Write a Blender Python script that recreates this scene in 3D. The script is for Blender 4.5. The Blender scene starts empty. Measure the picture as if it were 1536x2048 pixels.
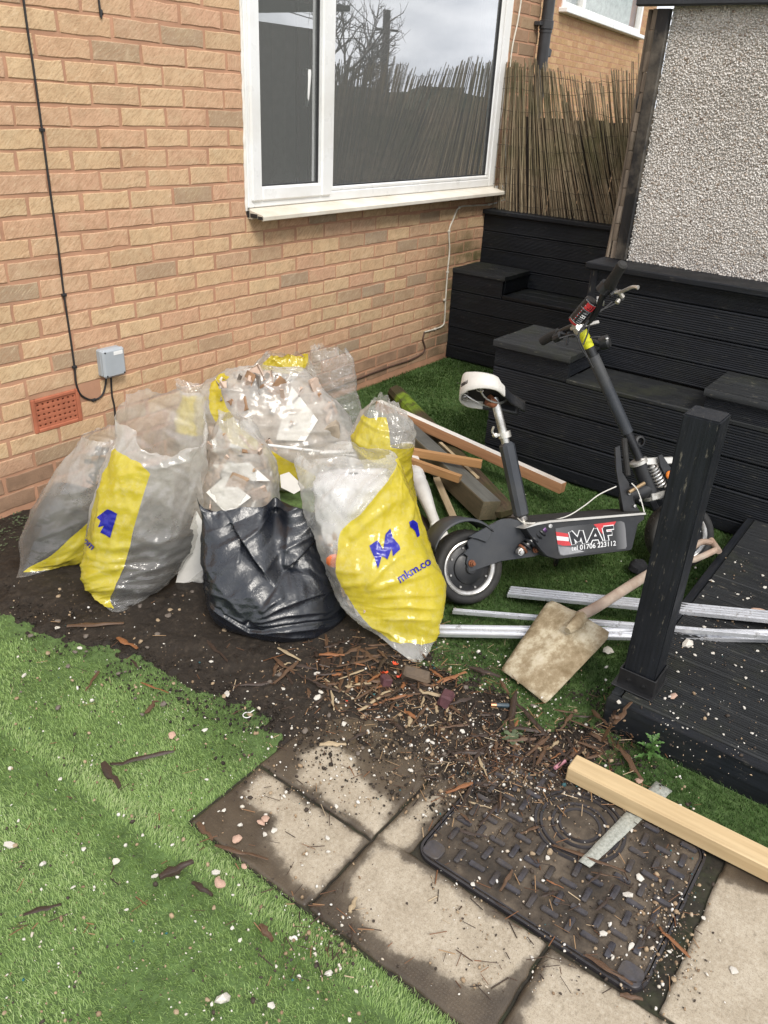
import bpy, bmesh, math, random
import numpy as np
from mathutils import Vector, Matrix, Quaternion

# ------------------------------------------------------------------ camera, sky, sun, exposure
scene = bpy.context.scene
COL = scene.collection
F_PX = 1595.0
YAW, PITCH, ROLL = 0.9528, -0.4782, 0.0560
CAM = np.array([-1.943, -2.915, 1.607])
FW = np.array([math.sin(YAW)*math.cos(PITCH), math.cos(YAW)*math.cos(PITCH), math.sin(PITCH)])
_r0 = np.array([math.cos(YAW), -math.sin(YAW), 0.0]); _u0 = np.cross(_r0, FW)
RT = math.cos(ROLL)*_r0 + math.sin(ROLL)*_u0
UP = -math.sin(ROLL)*_r0 + math.cos(ROLL)*_u0
cd = bpy.data.cameras.new('camera'); cam = bpy.data.objects.new('camera', cd); COL.objects.link(cam)
cd.sensor_fit = 'VERTICAL'; cd.sensor_height = 24.0; cd.lens = F_PX/2048*24.0
cd.clip_start = 0.02; cd.clip_end = 2000
cam.matrix_world = Matrix(((RT[0], UP[0], -FW[0], CAM[0]), (RT[1], UP[1], -FW[1], CAM[1]), (RT[2], UP[2], -FW[2], CAM[2]), (0, 0, 0, 1)))
scene.camera = cam

SUN_EL, SUN_AZ = math.radians(48), math.radians(238)     # azimuth of the sun, measured from +x
world = bpy.data.worlds.new('World'); scene.world = world; world.use_nodes = True
wn, wl = world.node_tree.nodes, world.node_tree.links
wn.clear()
w_out = wn.new('ShaderNodeOutputWorld'); w_bg = wn.new('ShaderNodeBackground'); w_sky = wn.new('ShaderNodeTexSky')
w_sky.sky_type = 'NISHITA'; w_sky.sun_disc = False; w_sky.sun_elevation = SUN_EL; w_sky.sun_rotation = math.pi/2 - SUN_AZ
w_sky.air_density = 1.0; w_sky.dust_density = 2.0
w_tc = wn.new('ShaderNodeTexCoord'); w_map = wn.new('ShaderNodeMapping'); w_map.inputs['Scale'].default_value = (1.6, 1.6, 4.2)
w_no = wn.new('ShaderNodeTexNoise'); w_no.inputs['Scale'].default_value = 1.7; w_no.inputs['Detail'].default_value = 7; w_no.inputs['Roughness'].default_value = 0.55
w_cov = wn.new('ShaderNodeValToRGB'); w_cov.color_ramp.elements[0].position = 0.30; w_cov.color_ramp.elements[1].position = 0.5
w_no2 = wn.new('ShaderNodeTexNoise'); w_no2.inputs['Scale'].default_value = 3.1; w_no2.inputs['Detail'].default_value = 5
w_cc = wn.new('ShaderNodeValToRGB')
w_cc.color_ramp.elements[0].position = 0.35; w_cc.color_ramp.elements[0].color = (6.4, 6.7, 7.3, 1)
w_cc.color_ramp.elements[1].position = 0.68; w_cc.color_ramp.elements[1].color = (12.5, 12.5, 12.6, 1)
w_mix = wn.new('ShaderNodeMix'); w_mix.data_type = 'RGBA'
wl.new(w_tc.outputs['Generated'], w_map.inputs['Vector']); wl.new(w_map.outputs[0], w_no.inputs['Vector']); wl.new(w_map.outputs[0], w_no2.inputs['Vector'])
wl.new(w_no.outputs['Fac'], w_cov.inputs['Fac']); wl.new(w_no2.outputs['Fac'], w_cc.inputs['Fac'])
wl.new(w_cov.outputs['Color'], w_mix.inputs['Factor']); wl.new(w_sky.outputs[0], w_mix.inputs['A']); wl.new(w_cc.outputs['Color'], w_mix.inputs['B'])
wl.new(w_mix.outputs['Result'], w_bg.inputs['Color']); w_bg.inputs['Strength'].default_value = 0.115
wl.new(w_bg.outputs[0], w_out.inputs['Surface'])

sd = bpy.data.lights.new('sun', 'SUN'); sd.energy = 1.8; sd.angle = math.radians(16); sd.color = (1.0, 0.95, 0.87)
sun = bpy.data.objects.new('sun', sd); COL.objects.link(sun)
_sdir = Vector((math.cos(SUN_EL)*math.cos(SUN_AZ), math.cos(SUN_EL)*math.sin(SUN_AZ), math.sin(SUN_EL)))
sun.rotation_euler = _sdir.to_track_quat('Z', 'Y').to_euler(); sun.location = _sdir*20

vs = scene.view_settings
vs.view_transform = 'Standard'; vs.look = 'None'; vs.exposure = 0.55; vs.gamma = 1.0; vs.use_curve_mapping = False
scene.render.engine = 'CYCLES'
scene.cycles.use_denoising = True
scene.cycles.max_bounces = 10; scene.cycles.transparent_max_bounces = 24
scene.cycles.diffuse_bounces = 4; scene.cycles.glossy_bounces = 4; scene.cycles.transmission_bounces = 6
scene.cycles.sample_clamp_indirect = 6.0

# ------------------------------------------------------------------ geometry helpers
rng = np.random.default_rng(7)
random.seed(7)

def _ray(u, v): return FW*F_PX + RT*(u-768.0) - UP*(v-1024.0)
def G(u, v, z=0.0):
    d = _ray(u, v); return CAM + d*((z-CAM[2])/d[2])
def PX(u, v, x):
    d = _ray(u, v); return CAM + d*((x-CAM[0])/d[0])
def PY(u, v, y):
    d = _ray(u, v); return CAM + d*((y-CAM[1])/d[1])
def PP(u, v, p, nrm):
    d = _ray(u, v); p = np.asarray(p, float); nrm = np.asarray(nrm, float)
    return CAM + d*(((p-CAM) @ nrm)/(d @ nrm))
def proj(p):
    q = np.asarray(p, float)-CAM; z = q @ FW
    return np.stack([768+F_PX*(q @ RT)/z, 1024-F_PX*(q @ UP)/z, z], -1)
V3 = lambda *a: np.array(a, float)
def unit(a):
    a = np.asarray(a, float); return a/np.linalg.norm(a)

def _hash(ix, iy, iz, seed):
    h = (ix.astype(np.int64)*374761393 + iy.astype(np.int64)*668265263 + iz.astype(np.int64)*2147483647 + seed*974634777) & 0xFFFFFFFF
    h = ((h ^ (h >> 13))*1274126177) & 0xFFFFFFFF
    h = ((h ^ (h >> 16))*2246822519) & 0xFFFFFFFF
    return ((h ^ (h >> 15)) & 0xFFFFFF)/float(0xFFFFFF)
def noise3(p, scale=1.0, seed=0):
    p = np.asarray(p, float)*scale
    i = np.floor(p).astype(np.int64); f = p-i; f = f*f*(3-2*f)
    r = 0
    for dx in (0, 1):
        for dy in (0, 1):
            for dz in (0, 1):
                w = (f[..., 0] if dx else 1-f[..., 0])*(f[..., 1] if dy else 1-f[..., 1])*(f[..., 2] if dz else 1-f[..., 2])
                r = r + w*_hash(i[..., 0]+dx, i[..., 1]+dy, i[..., 2]+dz, seed)
    return r*2-1
def fbm(p, scale=1.0, oct=4, seed=0, gain=0.5):
    r, a, t = 0, 1.0, 0
    for k in range(oct):
        r = r + a*noise3(p, scale*2**k, seed+k*17); t += a; a *= gain
    return r/t
def xy3(x, y): return np.stack([x, y, np.zeros_like(x)], -1)

class MB:
    """collects faces in world space, builds ONE mesh object"""
    def __init__(s): s.v = []; s.f = []; s.m = []; s.n = 0; s.attr = {}
    def add(s, verts, faces, mi=0):
        verts = np.asarray(verts, float).reshape(-1, 3)
        s.v.append(verts); b = s.n
        s.f += [tuple(i+b for i in f) for f in faces]; s.m += [mi]*len(faces); s.n += len(verts)
        return s
    def cbox(s, c, size, R=None, ch=0.004, mi=0, jit=0.0):
        hx, hy, hz = [a/2 for a in size]; ch = min(ch, hx*.9, hy*.9, hz*.9); vs = []; idx = {}
        for sx in (-1, 1):
            for sy in (-1, 1):
                for sz in (-1, 1):
                    for a in range(3):
                        p = [sx*(hx-ch), sy*(hy-ch), sz*(hz-ch)]
                        p[a] = (sx*hx, sy*hy, sz*hz)[a]
                        idx[(sx, sy, sz, a)] = len(vs); vs.append(p)
        vs = np.array(vs, float)
        if jit: vs = vs + rng.normal(0, jit, vs.shape)
        fs = []
        S = (-1, 1)
        for a in range(3):
            b, c2 = (a+1) % 3, (a+2) % 3
            for sg in S:
                def k(sb, sc):
                    q = [0, 0, 0]; q[a] = sg; q[b] = sb; q[c2] = sc; return idx[(q[0], q[1], q[2], a)]
                q = [k(-1, -1), k(1, -1), k(1, 1), k(-1, 1)]
                fs.append(q if sg > 0 else q[::-1])
        for a in range(3):                               # edges parallel to axis a
            b, c2 = (a+1) % 3, (a+2) % 3
            for sb in S:
                for sc in S:
                    def k(sa, ax):
                        q = [0, 0, 0]; q[a] = sa; q[b] = sb; q[c2] = sc; return idx[(q[0], q[1], q[2], ax)]
                    q = [k(-1, b), k(1, b), k(1, c2), k(-1, c2)]
                    fs.append(q if sb*sc < 0 else q[::-1])
        for sx in S:
            for sy in S:
                for sz in S:
                    q = [idx[(sx, sy, sz, 0)], idx[(sx, sy, sz, 1)], idx[(sx, sy, sz, 2)]]
                    fs.append(q if sx*sy*sz > 0 else q[::-1])
        if R is not None: vs = vs @ np.asarray(R, float).T
        return s.add(vs+np.asarray(c, float), fs, mi)
    def box(s, lo, hi, ch=0.004, mi=0, jit=0.0):
        lo, hi = np.asarray(lo, float), np.asarray(hi, float)
        return s.cbox((lo+hi)/2, hi-lo, None, ch, mi, jit)
    def tube(s, pts, r, n=10, mi=0, cap=True, twist=None):
        pts = np.asarray(pts, float); m = len(pts); r = np.broadcast_to(np.asarray(r, float), (m,))
        t = np.gradient(pts, axis=0); t /= np.linalg.norm(t, axis=1)[:, None]+1e-12
        a = np.cross(t[0], [0, 0, 1.0]);
        if np.linalg.norm(a) < 1e-3: a = np.cross(t[0], [1.0, 0, 0])
        a = unit(a); vs = []
        for i in range(m):
            a = a - t[i]*(a @ t[i]); a = unit(a); b = np.cross(t[i], a)
            th = np.arange(n)/n*2*math.pi
            vs.append(pts[i]+r[i]*(np.cos(th)[:, None]*a+np.sin(th)[:, None]*b))
        fs = []
        for i in range(m-1):
            for j in range(n):
                k = (j+1) % n; fs.append((i*n+j, i*n+k, (i+1)*n+k, (i+1)*n+j))
        if cap: fs.append(tuple(range(n))[::-1]); fs.append(tuple((m-1)*n+j for j in range(n)))
        return s.add(np.concatenate(vs), fs, mi)
    def lathe(s, c, axis, prof, n=24, mi=0, closed=False, ref=None):
        """prof: (radius, along-axis) list"""
        axis = unit(axis); a = np.cross(axis, [0, 0, 1.0]) if abs(axis[2]) < .9 else np.cross(axis, [1.0, 0, 0])
        a = unit(a); b = np.cross(axis, a); th = np.arange(n)/n*2*math.pi
        dirs = np.cos(th)[:, None]*a+np.sin(th)[:, None]*b
        vs = [np.asarray(c, float)+axis*h+dirs*max(rr, 1e-5) for rr, h in prof]; m = len(prof); fs = []
        for i in range(m-1 + (1 if closed else 0)):
            i2 = (i+1) % m
            for j in range(n):
                k = (j+1) % n; fs.append((i*n+j, i*n+k, i2*n+k, i2*n+j))
        return s.add(np.concatenate(vs), fs, mi)
    def prism(s, poly, fr, t0, t1, mi=0, ch=0.0):
        """poly: 2D (a,b) points; fr: (origin, ea, eb, en)"""
        o, ea, eb, en = [np.asarray(q, float) for q in fr]; poly = np.asarray(poly, float); n = len(poly)
        area = 0.5*np.sum(poly[:, 0]*np.roll(poly[:, 1], -1)-np.roll(poly[:, 0], -1)*poly[:, 1])
        if area < 0: poly = poly[::-1]
        P = o+poly[:, :1]*ea+poly[:, 1:]*eb
        flip = np.cross(ea, eb) @ en < 0
        if ch > 0:
            pc = poly.mean(0); e = poly-pc; L = np.linalg.norm(e, axis=1)[:, None]; pi_ = poly-e/L*ch
            Q = o+pi_[:, :1]*ea+pi_[:, 1:]*eb
            rings = [Q+en*t0, P+en*(t0+ch), P+en*(t1-ch), Q+en*t1]
        else: rings = [P+en*t0, P+en*t1]
        fs = []
        for k in range(len(rings)-1):
            for j in range(n):
                q = (k*n+j, k*n+(j+1) % n, (k+1)*n+(j+1) % n, (k+1)*n+j); fs.append(q if not flip else q[::-1])
        top = tuple((len(rings)-1)*n+j for j in range(n)); bot = tuple(range(n))[::-1]
        fs += [top if not flip else top[::-1], bot if not flip else bot[::-1]]
        return s.add(np.concatenate(rings), fs, mi)
    def build(s, name, mats, parent=None, origin=None, smooth=True, angle=35, local=None):
        me = bpy.data.meshes.new(name); V = np.concatenate(s.v)
        if parent is not None:
            org = root_loc(parent)
        else:
            org = np.asarray(origin, float) if origin is not None else V3(*((V.min(0)+V.max(0))/2)[:2], V[:, 2].min())
        V = V-org
        me.from_pydata(V.tolist(), [], s.f)
        if not isinstance(mats, (list, tuple)): mats = [mats]
        for m in mats: me.materials.append(m)
        if any(s.m): me.polygons.foreach_set('material_index', s.m)
        if smooth:
            me.polygons.foreach_set('use_smooth', [True]*len(me.polygons)); me.set_sharp_from_angle(angle=math.radians(angle))
        me.update()
        o = bpy.data.objects.new(name, me); COL.objects.link(o)
        if parent is not None: o.parent = parent
        else: o.location = org
        return o

ROOTS = {}
def root_loc(o):
    p = np.zeros(3)
    while o is not None: p = p+np.array(o.location); o = o.parent
    return p
def tag(o, label=None, cat=None, group=None, kind=None):
    if label: o['label'] = label
    if cat: o['category'] = cat
    if group: o['group'] = group
    if kind: o['kind'] = kind
    return o
def empty(name, loc, label, cat, group=None):
    o = bpy.data.objects.new(name, None); o.empty_display_size = 0.05; o.location = loc; COL.objects.link(o)
    return tag(o, label, cat, group)
def mesh_obj(name, V, Fc, mats, parent=None, smooth=True, angle=None, origin=None):
    m = MB(); m.add(V, Fc); return m.build(name, mats, parent, origin, smooth, angle if angle else 180)
def fast_mesh(name, V, quads=None, tris=None, smooth=False):
    me = bpy.data.meshes.new(name); V = np.asarray(V, np.float32)
    ls, tot = [], []
    if quads is not None and len(quads): ls.append(np.asarray(quads, np.int32).ravel()); tot.append(np.full(len(quads), 4, np.int32))
    if tris is not None and len(tris): ls.append(np.asarray(tris, np.int32).ravel()); tot.append(np.full(len(tris), 3, np.int32))
    L = np.concatenate(ls); T = np.concatenate(tot)
    me.vertices.add(len(V)); me.vertices.foreach_set('co', V.ravel())
    me.loops.add(len(L)); me.loops.foreach_set('vertex_index', L)
    me.polygons.add(len(T)); st = np.concatenate([[0], np.cumsum(T)[:-1]]).astype(np.int32)
    me.polygons.foreach_set('loop_start', st); me.polygons.foreach_set('loop_total', T)
    if smooth: me.polygons.foreach_set('use_smooth', np.ones(len(T), bool))
    me.update(calc_edges=True); me.validate()
    return me
def link(name, me, mat=None, parent=None, loc=(0, 0, 0)):
    if mat is not None:
        for m in (mat if isinstance(mat, (list, tuple)) else [mat]): me.materials.append(m)
    o = bpy.data.objects.new(name, me); o.location = loc; COL.objects.link(o)
    if parent is not None: o.parent = parent
    return o
def rotz(a): c, s = math.cos(a), math.sin(a); return np.array([[c, -s, 0], [s, c, 0], [0, 0, 1.0]])
def frame_from(x, up=(0, 0, 1)):
    x = unit(x); y = np.cross(up, x); y = unit(y); z = np.cross(x, y); return np.stack([x, y, z], 1)
def spline(pts, n):
    pts = np.asarray(pts, float); m = len(pts); t = np.linspace(0, m-1, n); i = np.clip(t.astype(int), 0, m-2); f = (t-i)[:, None]
    p0 = pts[np.clip(i-1, 0, m-1)]; p1 = pts[i]; p2 = pts[i+1]; p3 = pts[np.clip(i+2, 0, m-1)]
    return 0.5*((2*p1)+(-p0+p2)*f+(2*p0-5*p1+4*p2-p3)*f**2+(-p0+3*p1-3*p2+p3)*f**3)

# ------------------------------------------------------------------ materials
class NT:
    def __init__(s, name):
        s.m = bpy.data.materials.new(name); s.m.use_nodes = True; s.t = s.m.node_tree; s.n = s.t.nodes; s.n.clear()
        s.out = s.n.new('ShaderNodeOutputMaterial')
    def __call__(s, typ, **kw):
        nd = s.n.new('ShaderNode'+typ)
        for k, v in kw.items():
            if k in nd.inputs.keys() if hasattr(nd.inputs, 'keys') else False: pass
            setattr(nd, k, v)
        return nd
    def L(s, a, b): s.t.links.new(a, b)
    def set(s, sock, v):
        if hasattr(v, 'is_output') or isinstance(v, bpy.types.NodeSocket): s.L(v, sock)
        else:
            if sock.type == 'RGBA' and len(v) == 3: v = (*v, 1)
            sock.default_value = v
    def coord(s, kind='Object', scale=(1, 1, 1), rot=(0, 0, 0), rnd=False):
        if kind == 'World': src = s('NewGeometry').outputs['Position']
        else: src = s('TexCoord').outputs[kind]
        if rnd:
            oi = s('ObjectInfo'); mm = s('VectorMath', operation='SCALE'); mm.inputs[0].default_value = (31.7, 17.3, 23.9); s.L(oi.outputs['Random'], mm.inputs['Scale'])
            ad = s('VectorMath', operation='ADD'); s.L(src, ad.inputs[0]); s.L(mm.outputs[0], ad.inputs[1]); src = ad.outputs[0]
        mp = s('Mapping'); mp.inputs['Scale'].default_value = scale; mp.inputs['Rotation'].default_value = rot; s.L(src, mp.inputs['Vector'])
        return mp.outputs[0]
    def noise(s, vec, scale=10, detail=4, rough=.55, dist=0):
        nd = s('TexNoise'); s.L(vec, nd.inputs['Vector']); nd.inputs['Scale'].default_value = scale; nd.inputs['Detail'].default_value = detail
        nd.inputs['Roughness'].default_value = rough; nd.inputs['Distortion'].default_value = dist; return nd.outputs['Fac']
    def voro(s, vec, scale=10, feature='F1', out='Distance'):
        nd = s('TexVoronoi', feature=feature); s.L(vec, nd.inputs['Vector']); nd.inputs['Scale'].default_value = scale; return nd.outputs[out]
    def ramp(s, fac, stops):
        nd = s('ValToRGB'); cr = nd.color_ramp
        while len(cr.elements) < len(stops): cr.elements.new(0.5)
        for e, (p, c) in zip(cr.elements, stops):
            e.position = p; e.color = (c, c, c, 1) if isinstance(c, (int, float)) else (*c, 1)
        s.L(fac, nd.inputs['Fac']); return nd.outputs['Color']
    def mix(s, fac, a, b, mode='MIX'):
        nd = s('Mix', data_type='RGBA', blend_type=mode); s.set(nd.inputs['Factor'], fac); s.set(nd.inputs['A'], a); s.set(nd.inputs['B'], b); return nd.outputs['Result']
    def math(s, op, a, b=0.0, clamp=False):
        nd = s('Math', operation=op, use_clamp=clamp); s.set(nd.inputs[0], a); s.set(nd.inputs[1], b); return nd.outputs[0]
    def bump(s, h, strength=.3, dist=.01, nrm=None):
        nd = s('Bump'); nd.inputs['Strength'].default_value = strength; nd.inputs['Distance'].default_value = dist; s.L(h, nd.inputs['Height'])
        if nrm is not None: s.L(nrm, nd.inputs['Normal'])
        return nd.outputs[0]
    def pbr(s, col, rough=.6, metal=0.0, nrm=None, spec=None, **kw):
        b = s('BsdfPrincipled'); s.set(b.inputs['Base Color'], col); s.set(b.inputs['Roughness'], rough); s.set(b.inputs['Metallic'], metal)
        if nrm is not None: s.L(nrm, b.inputs['Normal'])
        if spec is not None: b.inputs['Specular IOR Level'].default_value = spec
        for k, v in kw.items(): s.set(b.inputs[k.replace('_', ' ')], v)
        s.L(b.outputs[0], s.out.inputs['Surface']); return s.m

def simple(name, col, rough=.6, metal=0.0, var=.25, scale=18, bump=.15, bscale=60, spec=None, dirt=None, dirt_amt=.5, coord='Object', rnd=False, bdist=.003):
    t = NT(name); c = t.coord(coord, rnd=rnd)
    n1 = t.noise(c, scale, 5)
    dark = tuple(x*(1-var) for x in col); lite = tuple(min(1, x*(1+var)) for x in col)
    cc = t.ramp(n1, [(.3, dark), (.7, lite)])
    if dirt:
        n2 = t.noise(c, scale*.35, 6, .65)
        cc = t.mix(t.ramp(n2, [(.5-.12*dirt_amt, 0.0), (.72, dirt_amt)]), cc, dirt)
    nb = t.bump(t.noise(c, bscale, 4), bump, bdist) if bump else None
    rr = t.ramp(t.noise(c, scale*1.7, 4), [(.3, max(0, rough-.1)), (.7, min(1, rough+.1))])
    return t.pbr(cc, rr, metal, nb, spec)

def wood(name, c1, c2, axis=0, scale=1.0, rough=.65, knots=False, bump=.25, rnd=True, dirt=None, dirt_amt=.6, dirt_scale=6):
    t = NT(name); sc = [26*scale]*3; sc[axis] = 1.6*scale
    c = t.coord('Object', tuple(sc), rnd=rnd); g = t.noise(c, 2.2, 6, .62, .6)
    sc2 = [90*scale]*3; sc2[axis] = 4*scale; c2_ = t.coord('Object', tuple(sc2), rnd=rnd); f = t.noise(c2_, 1.5, 3)
    cc = t.ramp(g, [(.28, c2), (.72, c1)])
    cc = t.mix(.35, cc, t.ramp(f, [(.3, tuple(x*.6 for x in c2)), (.7, c1)]))
    if dirt:
        c3 = t.coord('Object', (1, 1, 1), rnd=rnd); cc = t.mix(t.ramp(t.noise(c3, dirt_scale, 6, .7), [(.45, 0.0), (.7, dirt_amt)]), cc, dirt)
    return t.pbr(cc, rough, 0, t.bump(t.mix(.5, g, f), bump, .004))

# ================================================================== HOUSE
def brick_material(name, tones, world_tone=None, drag=True):
    t = NT(name); oi = t('ObjectInfo')
    at = t('Attribute', attribute_name='tone'); rnd = t.math('FRACT', t.math('ADD', oi.outputs['Random'], at.outputs['Fac']))
    base = t.ramp(rnd, tones)
    c = t.coord('Object', rnd=True)
    n = t.noise(c, 16, 5, .6); base = t.mix(t.ramp(n, [(.42, 0.0), (.8, .45)]), base, (.30, .20, .115))
    n2 = t.noise(c, 9, 4, .6); base = t.mix(t.ramp(n2, [(.5, 0.0), (.8, .5)]), base, (.56, .43, .27))
    cr_ = t.coord('Object', (1, 1, 1), (0, math.radians(40), 0), rnd=True); mp_ = t('Mapping'); mp_.inputs['Scale'].default_value = (30, 30, 150); t.L(cr_, mp_.inputs['Vector']); cd_ = mp_.outputs[0]; dr = t.noise(cd_, 1.1, 4, .65)
    base = t.mix(t.ramp(dr, [(.36, .5), (.5, 0.0)]), base, (.35, .195, .105)); base = t.mix(t.ramp(dr, [(.56, 0.0), (.7, .5)]), base, (.72, .56, .38))
    sp = t.voro(c, 190); base = t.mix(t.ramp(sp, [(.10, .6), (.22, 0.0)]), base, (.16, .09, .05))
    if world_tone: base = world_tone(t, base)
    h = t.mix(.6, dr, t.noise(c, 150, 4, .7))
    return t.pbr(base, .88, 0, t.bump(h, .8, .005), .25)

def house_stain_tone(t, base):
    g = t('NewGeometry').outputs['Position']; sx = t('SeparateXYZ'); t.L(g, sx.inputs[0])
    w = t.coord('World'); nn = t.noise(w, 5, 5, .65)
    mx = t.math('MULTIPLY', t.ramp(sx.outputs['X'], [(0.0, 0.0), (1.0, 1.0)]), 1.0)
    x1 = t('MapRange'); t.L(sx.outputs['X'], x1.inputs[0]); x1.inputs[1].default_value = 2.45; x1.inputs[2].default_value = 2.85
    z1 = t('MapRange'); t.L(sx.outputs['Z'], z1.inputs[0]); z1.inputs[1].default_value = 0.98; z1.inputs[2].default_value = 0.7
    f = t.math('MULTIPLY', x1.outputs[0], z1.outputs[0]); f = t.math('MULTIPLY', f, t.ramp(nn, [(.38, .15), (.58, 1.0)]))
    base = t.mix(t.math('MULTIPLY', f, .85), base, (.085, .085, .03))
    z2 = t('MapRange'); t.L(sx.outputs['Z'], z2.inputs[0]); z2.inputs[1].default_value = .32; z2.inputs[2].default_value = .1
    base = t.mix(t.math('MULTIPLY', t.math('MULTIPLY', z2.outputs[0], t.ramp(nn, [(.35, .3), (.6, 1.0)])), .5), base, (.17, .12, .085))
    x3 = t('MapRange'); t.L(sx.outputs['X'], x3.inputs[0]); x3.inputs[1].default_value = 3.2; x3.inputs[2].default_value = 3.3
    base = t.mix(t.math('MULTIPLY', x3.outputs[0], .6), base, (.16, .10, .06))  # brick pier right of the window toned darker
    return base
BUFF = [(0.0, (.64, .45, .265)), (.18, (.60, .39, .235)), (.34, (.60, .36, .235)), (.48, (.65, .465, .275)), (.62, (.59, .355, .23)), (.74, (.56, .395, .235)), (.84, (.60, .375, .245)), (.92, (.46, .315, .20)), (1.0, (.38, .285, .20))]
M_brick = brick_material('buff_brick', BUFF, house_stain_tone)
M_brick_n = brick_material('amber_brick', [(0.0, (.50, .31, .15)), (.3, (.43, .25, .12)), (.55, (.56, .36, .19)), (.8, (.42, .22, .11)), (1.0, (.49, .31, .17))])
M_mortar = simple('pink_mortar', (.45, .25, .16), .95, var=.18, scale=7, bump=.5, bscale=240, spec=.15)
M_plinth = simple('plinth_brick', (.30, .19, .125), .9, var=.3, scale=9, bump=.5, bscale=140, spec=.2, rnd=True)
M_terra = simple('terracotta', (.40, .135, .075), .85, var=.15, scale=14, bump=.3, bscale=120, spec=.25)
M_black_in = simple('dark_cavity', (.012, .010, .009), .95, bump=0)
M_upvc = simple('white_upvc', (.80, .80, .79), .32, var=.03, scale=5, bump=.03, dirt=(.52, .47, .38), dirt_amt=.45)
M_upvc_old = simple('weathered_upvc', (.72, .68, .60), .45, var=.05, scale=7, bump=.05, dirt=(.40, .33, .22), dirt_amt=.6)
M_rubber = simple('black_rubber', (.016, .016, .017), .6, bump=.1)
M_foam = simple('white_sealant', (.76, .74, .69), .8, var=.08, bump=.4, bscale=60)

def brick_meshes(L=.215, H=.0635, D=.05, n=6, name='brick', jag=.0016):
    out = []
    for q in range(n):
        hx, hz = L/2, H/2; bp = []
        for k in range(4): bp.append((-hx+L*k/4, -hz))
        bp += [(hx, -hz), (hx, 0)]
        for k in range(4): bp.append((hx-L*k/4, hz))
        bp += [(-hx, hz), (-hx, 0)]
        bp = np.array(bp)+rng.normal(0, jag, (len(bp), 2)); m = len(bp)
        ins = bp*np.array([1-.005/L, 1-.005/H])
        yf = rng.normal(0, .0003, m)
        V = np.concatenate([np.stack([ins[:, 0], -D/2+yf, ins[:, 1]], 1), np.stack([bp[:, 0], np.full(m, -D/2+.0022), bp[:, 1]], 1), np.stack([bp[:, 0], np.full(m, D/2), bp[:, 1]], 1)])
        me = bpy.data.meshes.new(name)
        fs = [tuple(range(m))]
        for r in range(2):
            for j in range(m): k = (j+1) % m; fs.append((r*m+j, (r+1)*m+j, (r+1)*m+k, r*m+k))
        me.from_pydata(V.tolist(), [], fs); me.polygons.foreach_set('use_smooth', [True]*len(fs)); me.set_sharp_from_angle(angle=math.radians(18)); me.update(); out.append(me)
    return out

house = empty('brick_house', (0, 0, 0), 'buff brick house wall with a white double glazed window', 'house')
BM = brick_meshes()
for m in BM: m.materials.append(M_brick)
PM = brick_meshes(name='plinth_brick')
for m in PM: m.materials.append(M_plinth)
WX0, WX1, WZ0, WZ1 = .893, 3.225, 1.098, 2.56
cand = []
HX0, HX1 = -1.9, 3.62
for r in range(-46, 24):
    zc = 1.825-(r+.5)*.075
    h0 = int(HX0/.1125)-2
    for h in range(h0, 40):
        if (h-r) % 2: continue
        x0, x1 = h*.1125+.0065, (h+2)*.1125-.0065
        drift = .010*math.sin(r*1.7)+.004*math.sin(r*.9+h*.25); x0 += drift; x1 += drift
        if r >= 22: x0 -= .04; x1 -= .04
        x0, x1 = max(x0, HX0), min(x1, HX1)
        if x1-x0 < .03: continue
        if zc+.03 > WZ0-.03 and zc-.03 < WZ1:
            if x1 > WX0 and x0 < WX1:
                if x0 < WX0-.035: x1 = WX0-.004
                elif x1 > WX1+.035: x0 = WX1+.004
                else:
                    if zc < WZ0-.02: pass
                    else: continue
        if zc < .56 and -.34 < (x0+x1)/2 < -.09 and .31 < zc < .47: continue
        if .31 < zc < .47 and x1 > -.33 and x0 < -.105:
            if x0 < -.36: x1 = -.333
            elif x1 > -.08: x0 = -.1
        u, v, z = proj(V3((x0+x1)/2, 0, zc))
        vis = z > .2 and -60 < u < 1600 and -60 < v < 1100
        cand.append((vis, z, x0, x1, zc, r))
cand.sort(key=lambda c: (not c[0], c[1]))
rest_V, rest_F, rest_t = [], [], []; nb = 0; npart = 0
for vis, z, x0, x1, zc, r in cand:
    me = (PM if r >= 22 else BM)[rng.integers(6)]
    yo = .025+rng.normal(0, .0005)-.0022; sc = (x1-x0)/.215
    if vis and npart < 300 :
        o = bpy.data.objects.new('brick', me); COL.objects.link(o); o.parent = house
        o.location = ((x0+x1)/2, yo, zc+rng.normal(0, .0016)); o.scale = (sc*rng.uniform(.982, 1.012), 1, rng.uniform(.97, 1.03)); o.rotation_euler = (rng.normal(0, .004), rng.normal(0, .004), rng.normal(0, .0025)); npart += 1
    else:
        V = np.empty(len(me.vertices)*3, np.float32); me.vertices.foreach_get('co', V); V = V.reshape(-1, 3)*np.array([sc, 1, 1])+np.array([(x0+x1)/2, yo, zc])
        rest_F += [tuple(i+nb for i in p.vertices) for p in me.polygons]; rest_V.append(V); nb += len(V); rest_t += [rng.random()]*len(V)
me = bpy.data.meshes.new('brickwork'); me.from_pydata(np.concatenate(rest_V).tolist(), [], rest_F)
at_ = me.attributes.new('tone', 'FLOAT', 'POINT'); at_.data.foreach_set('value', np.array(rest_t, np.float32))
tag(link('brickwork', me, M_brick, house), kind='stuff')
mb = MB()
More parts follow.
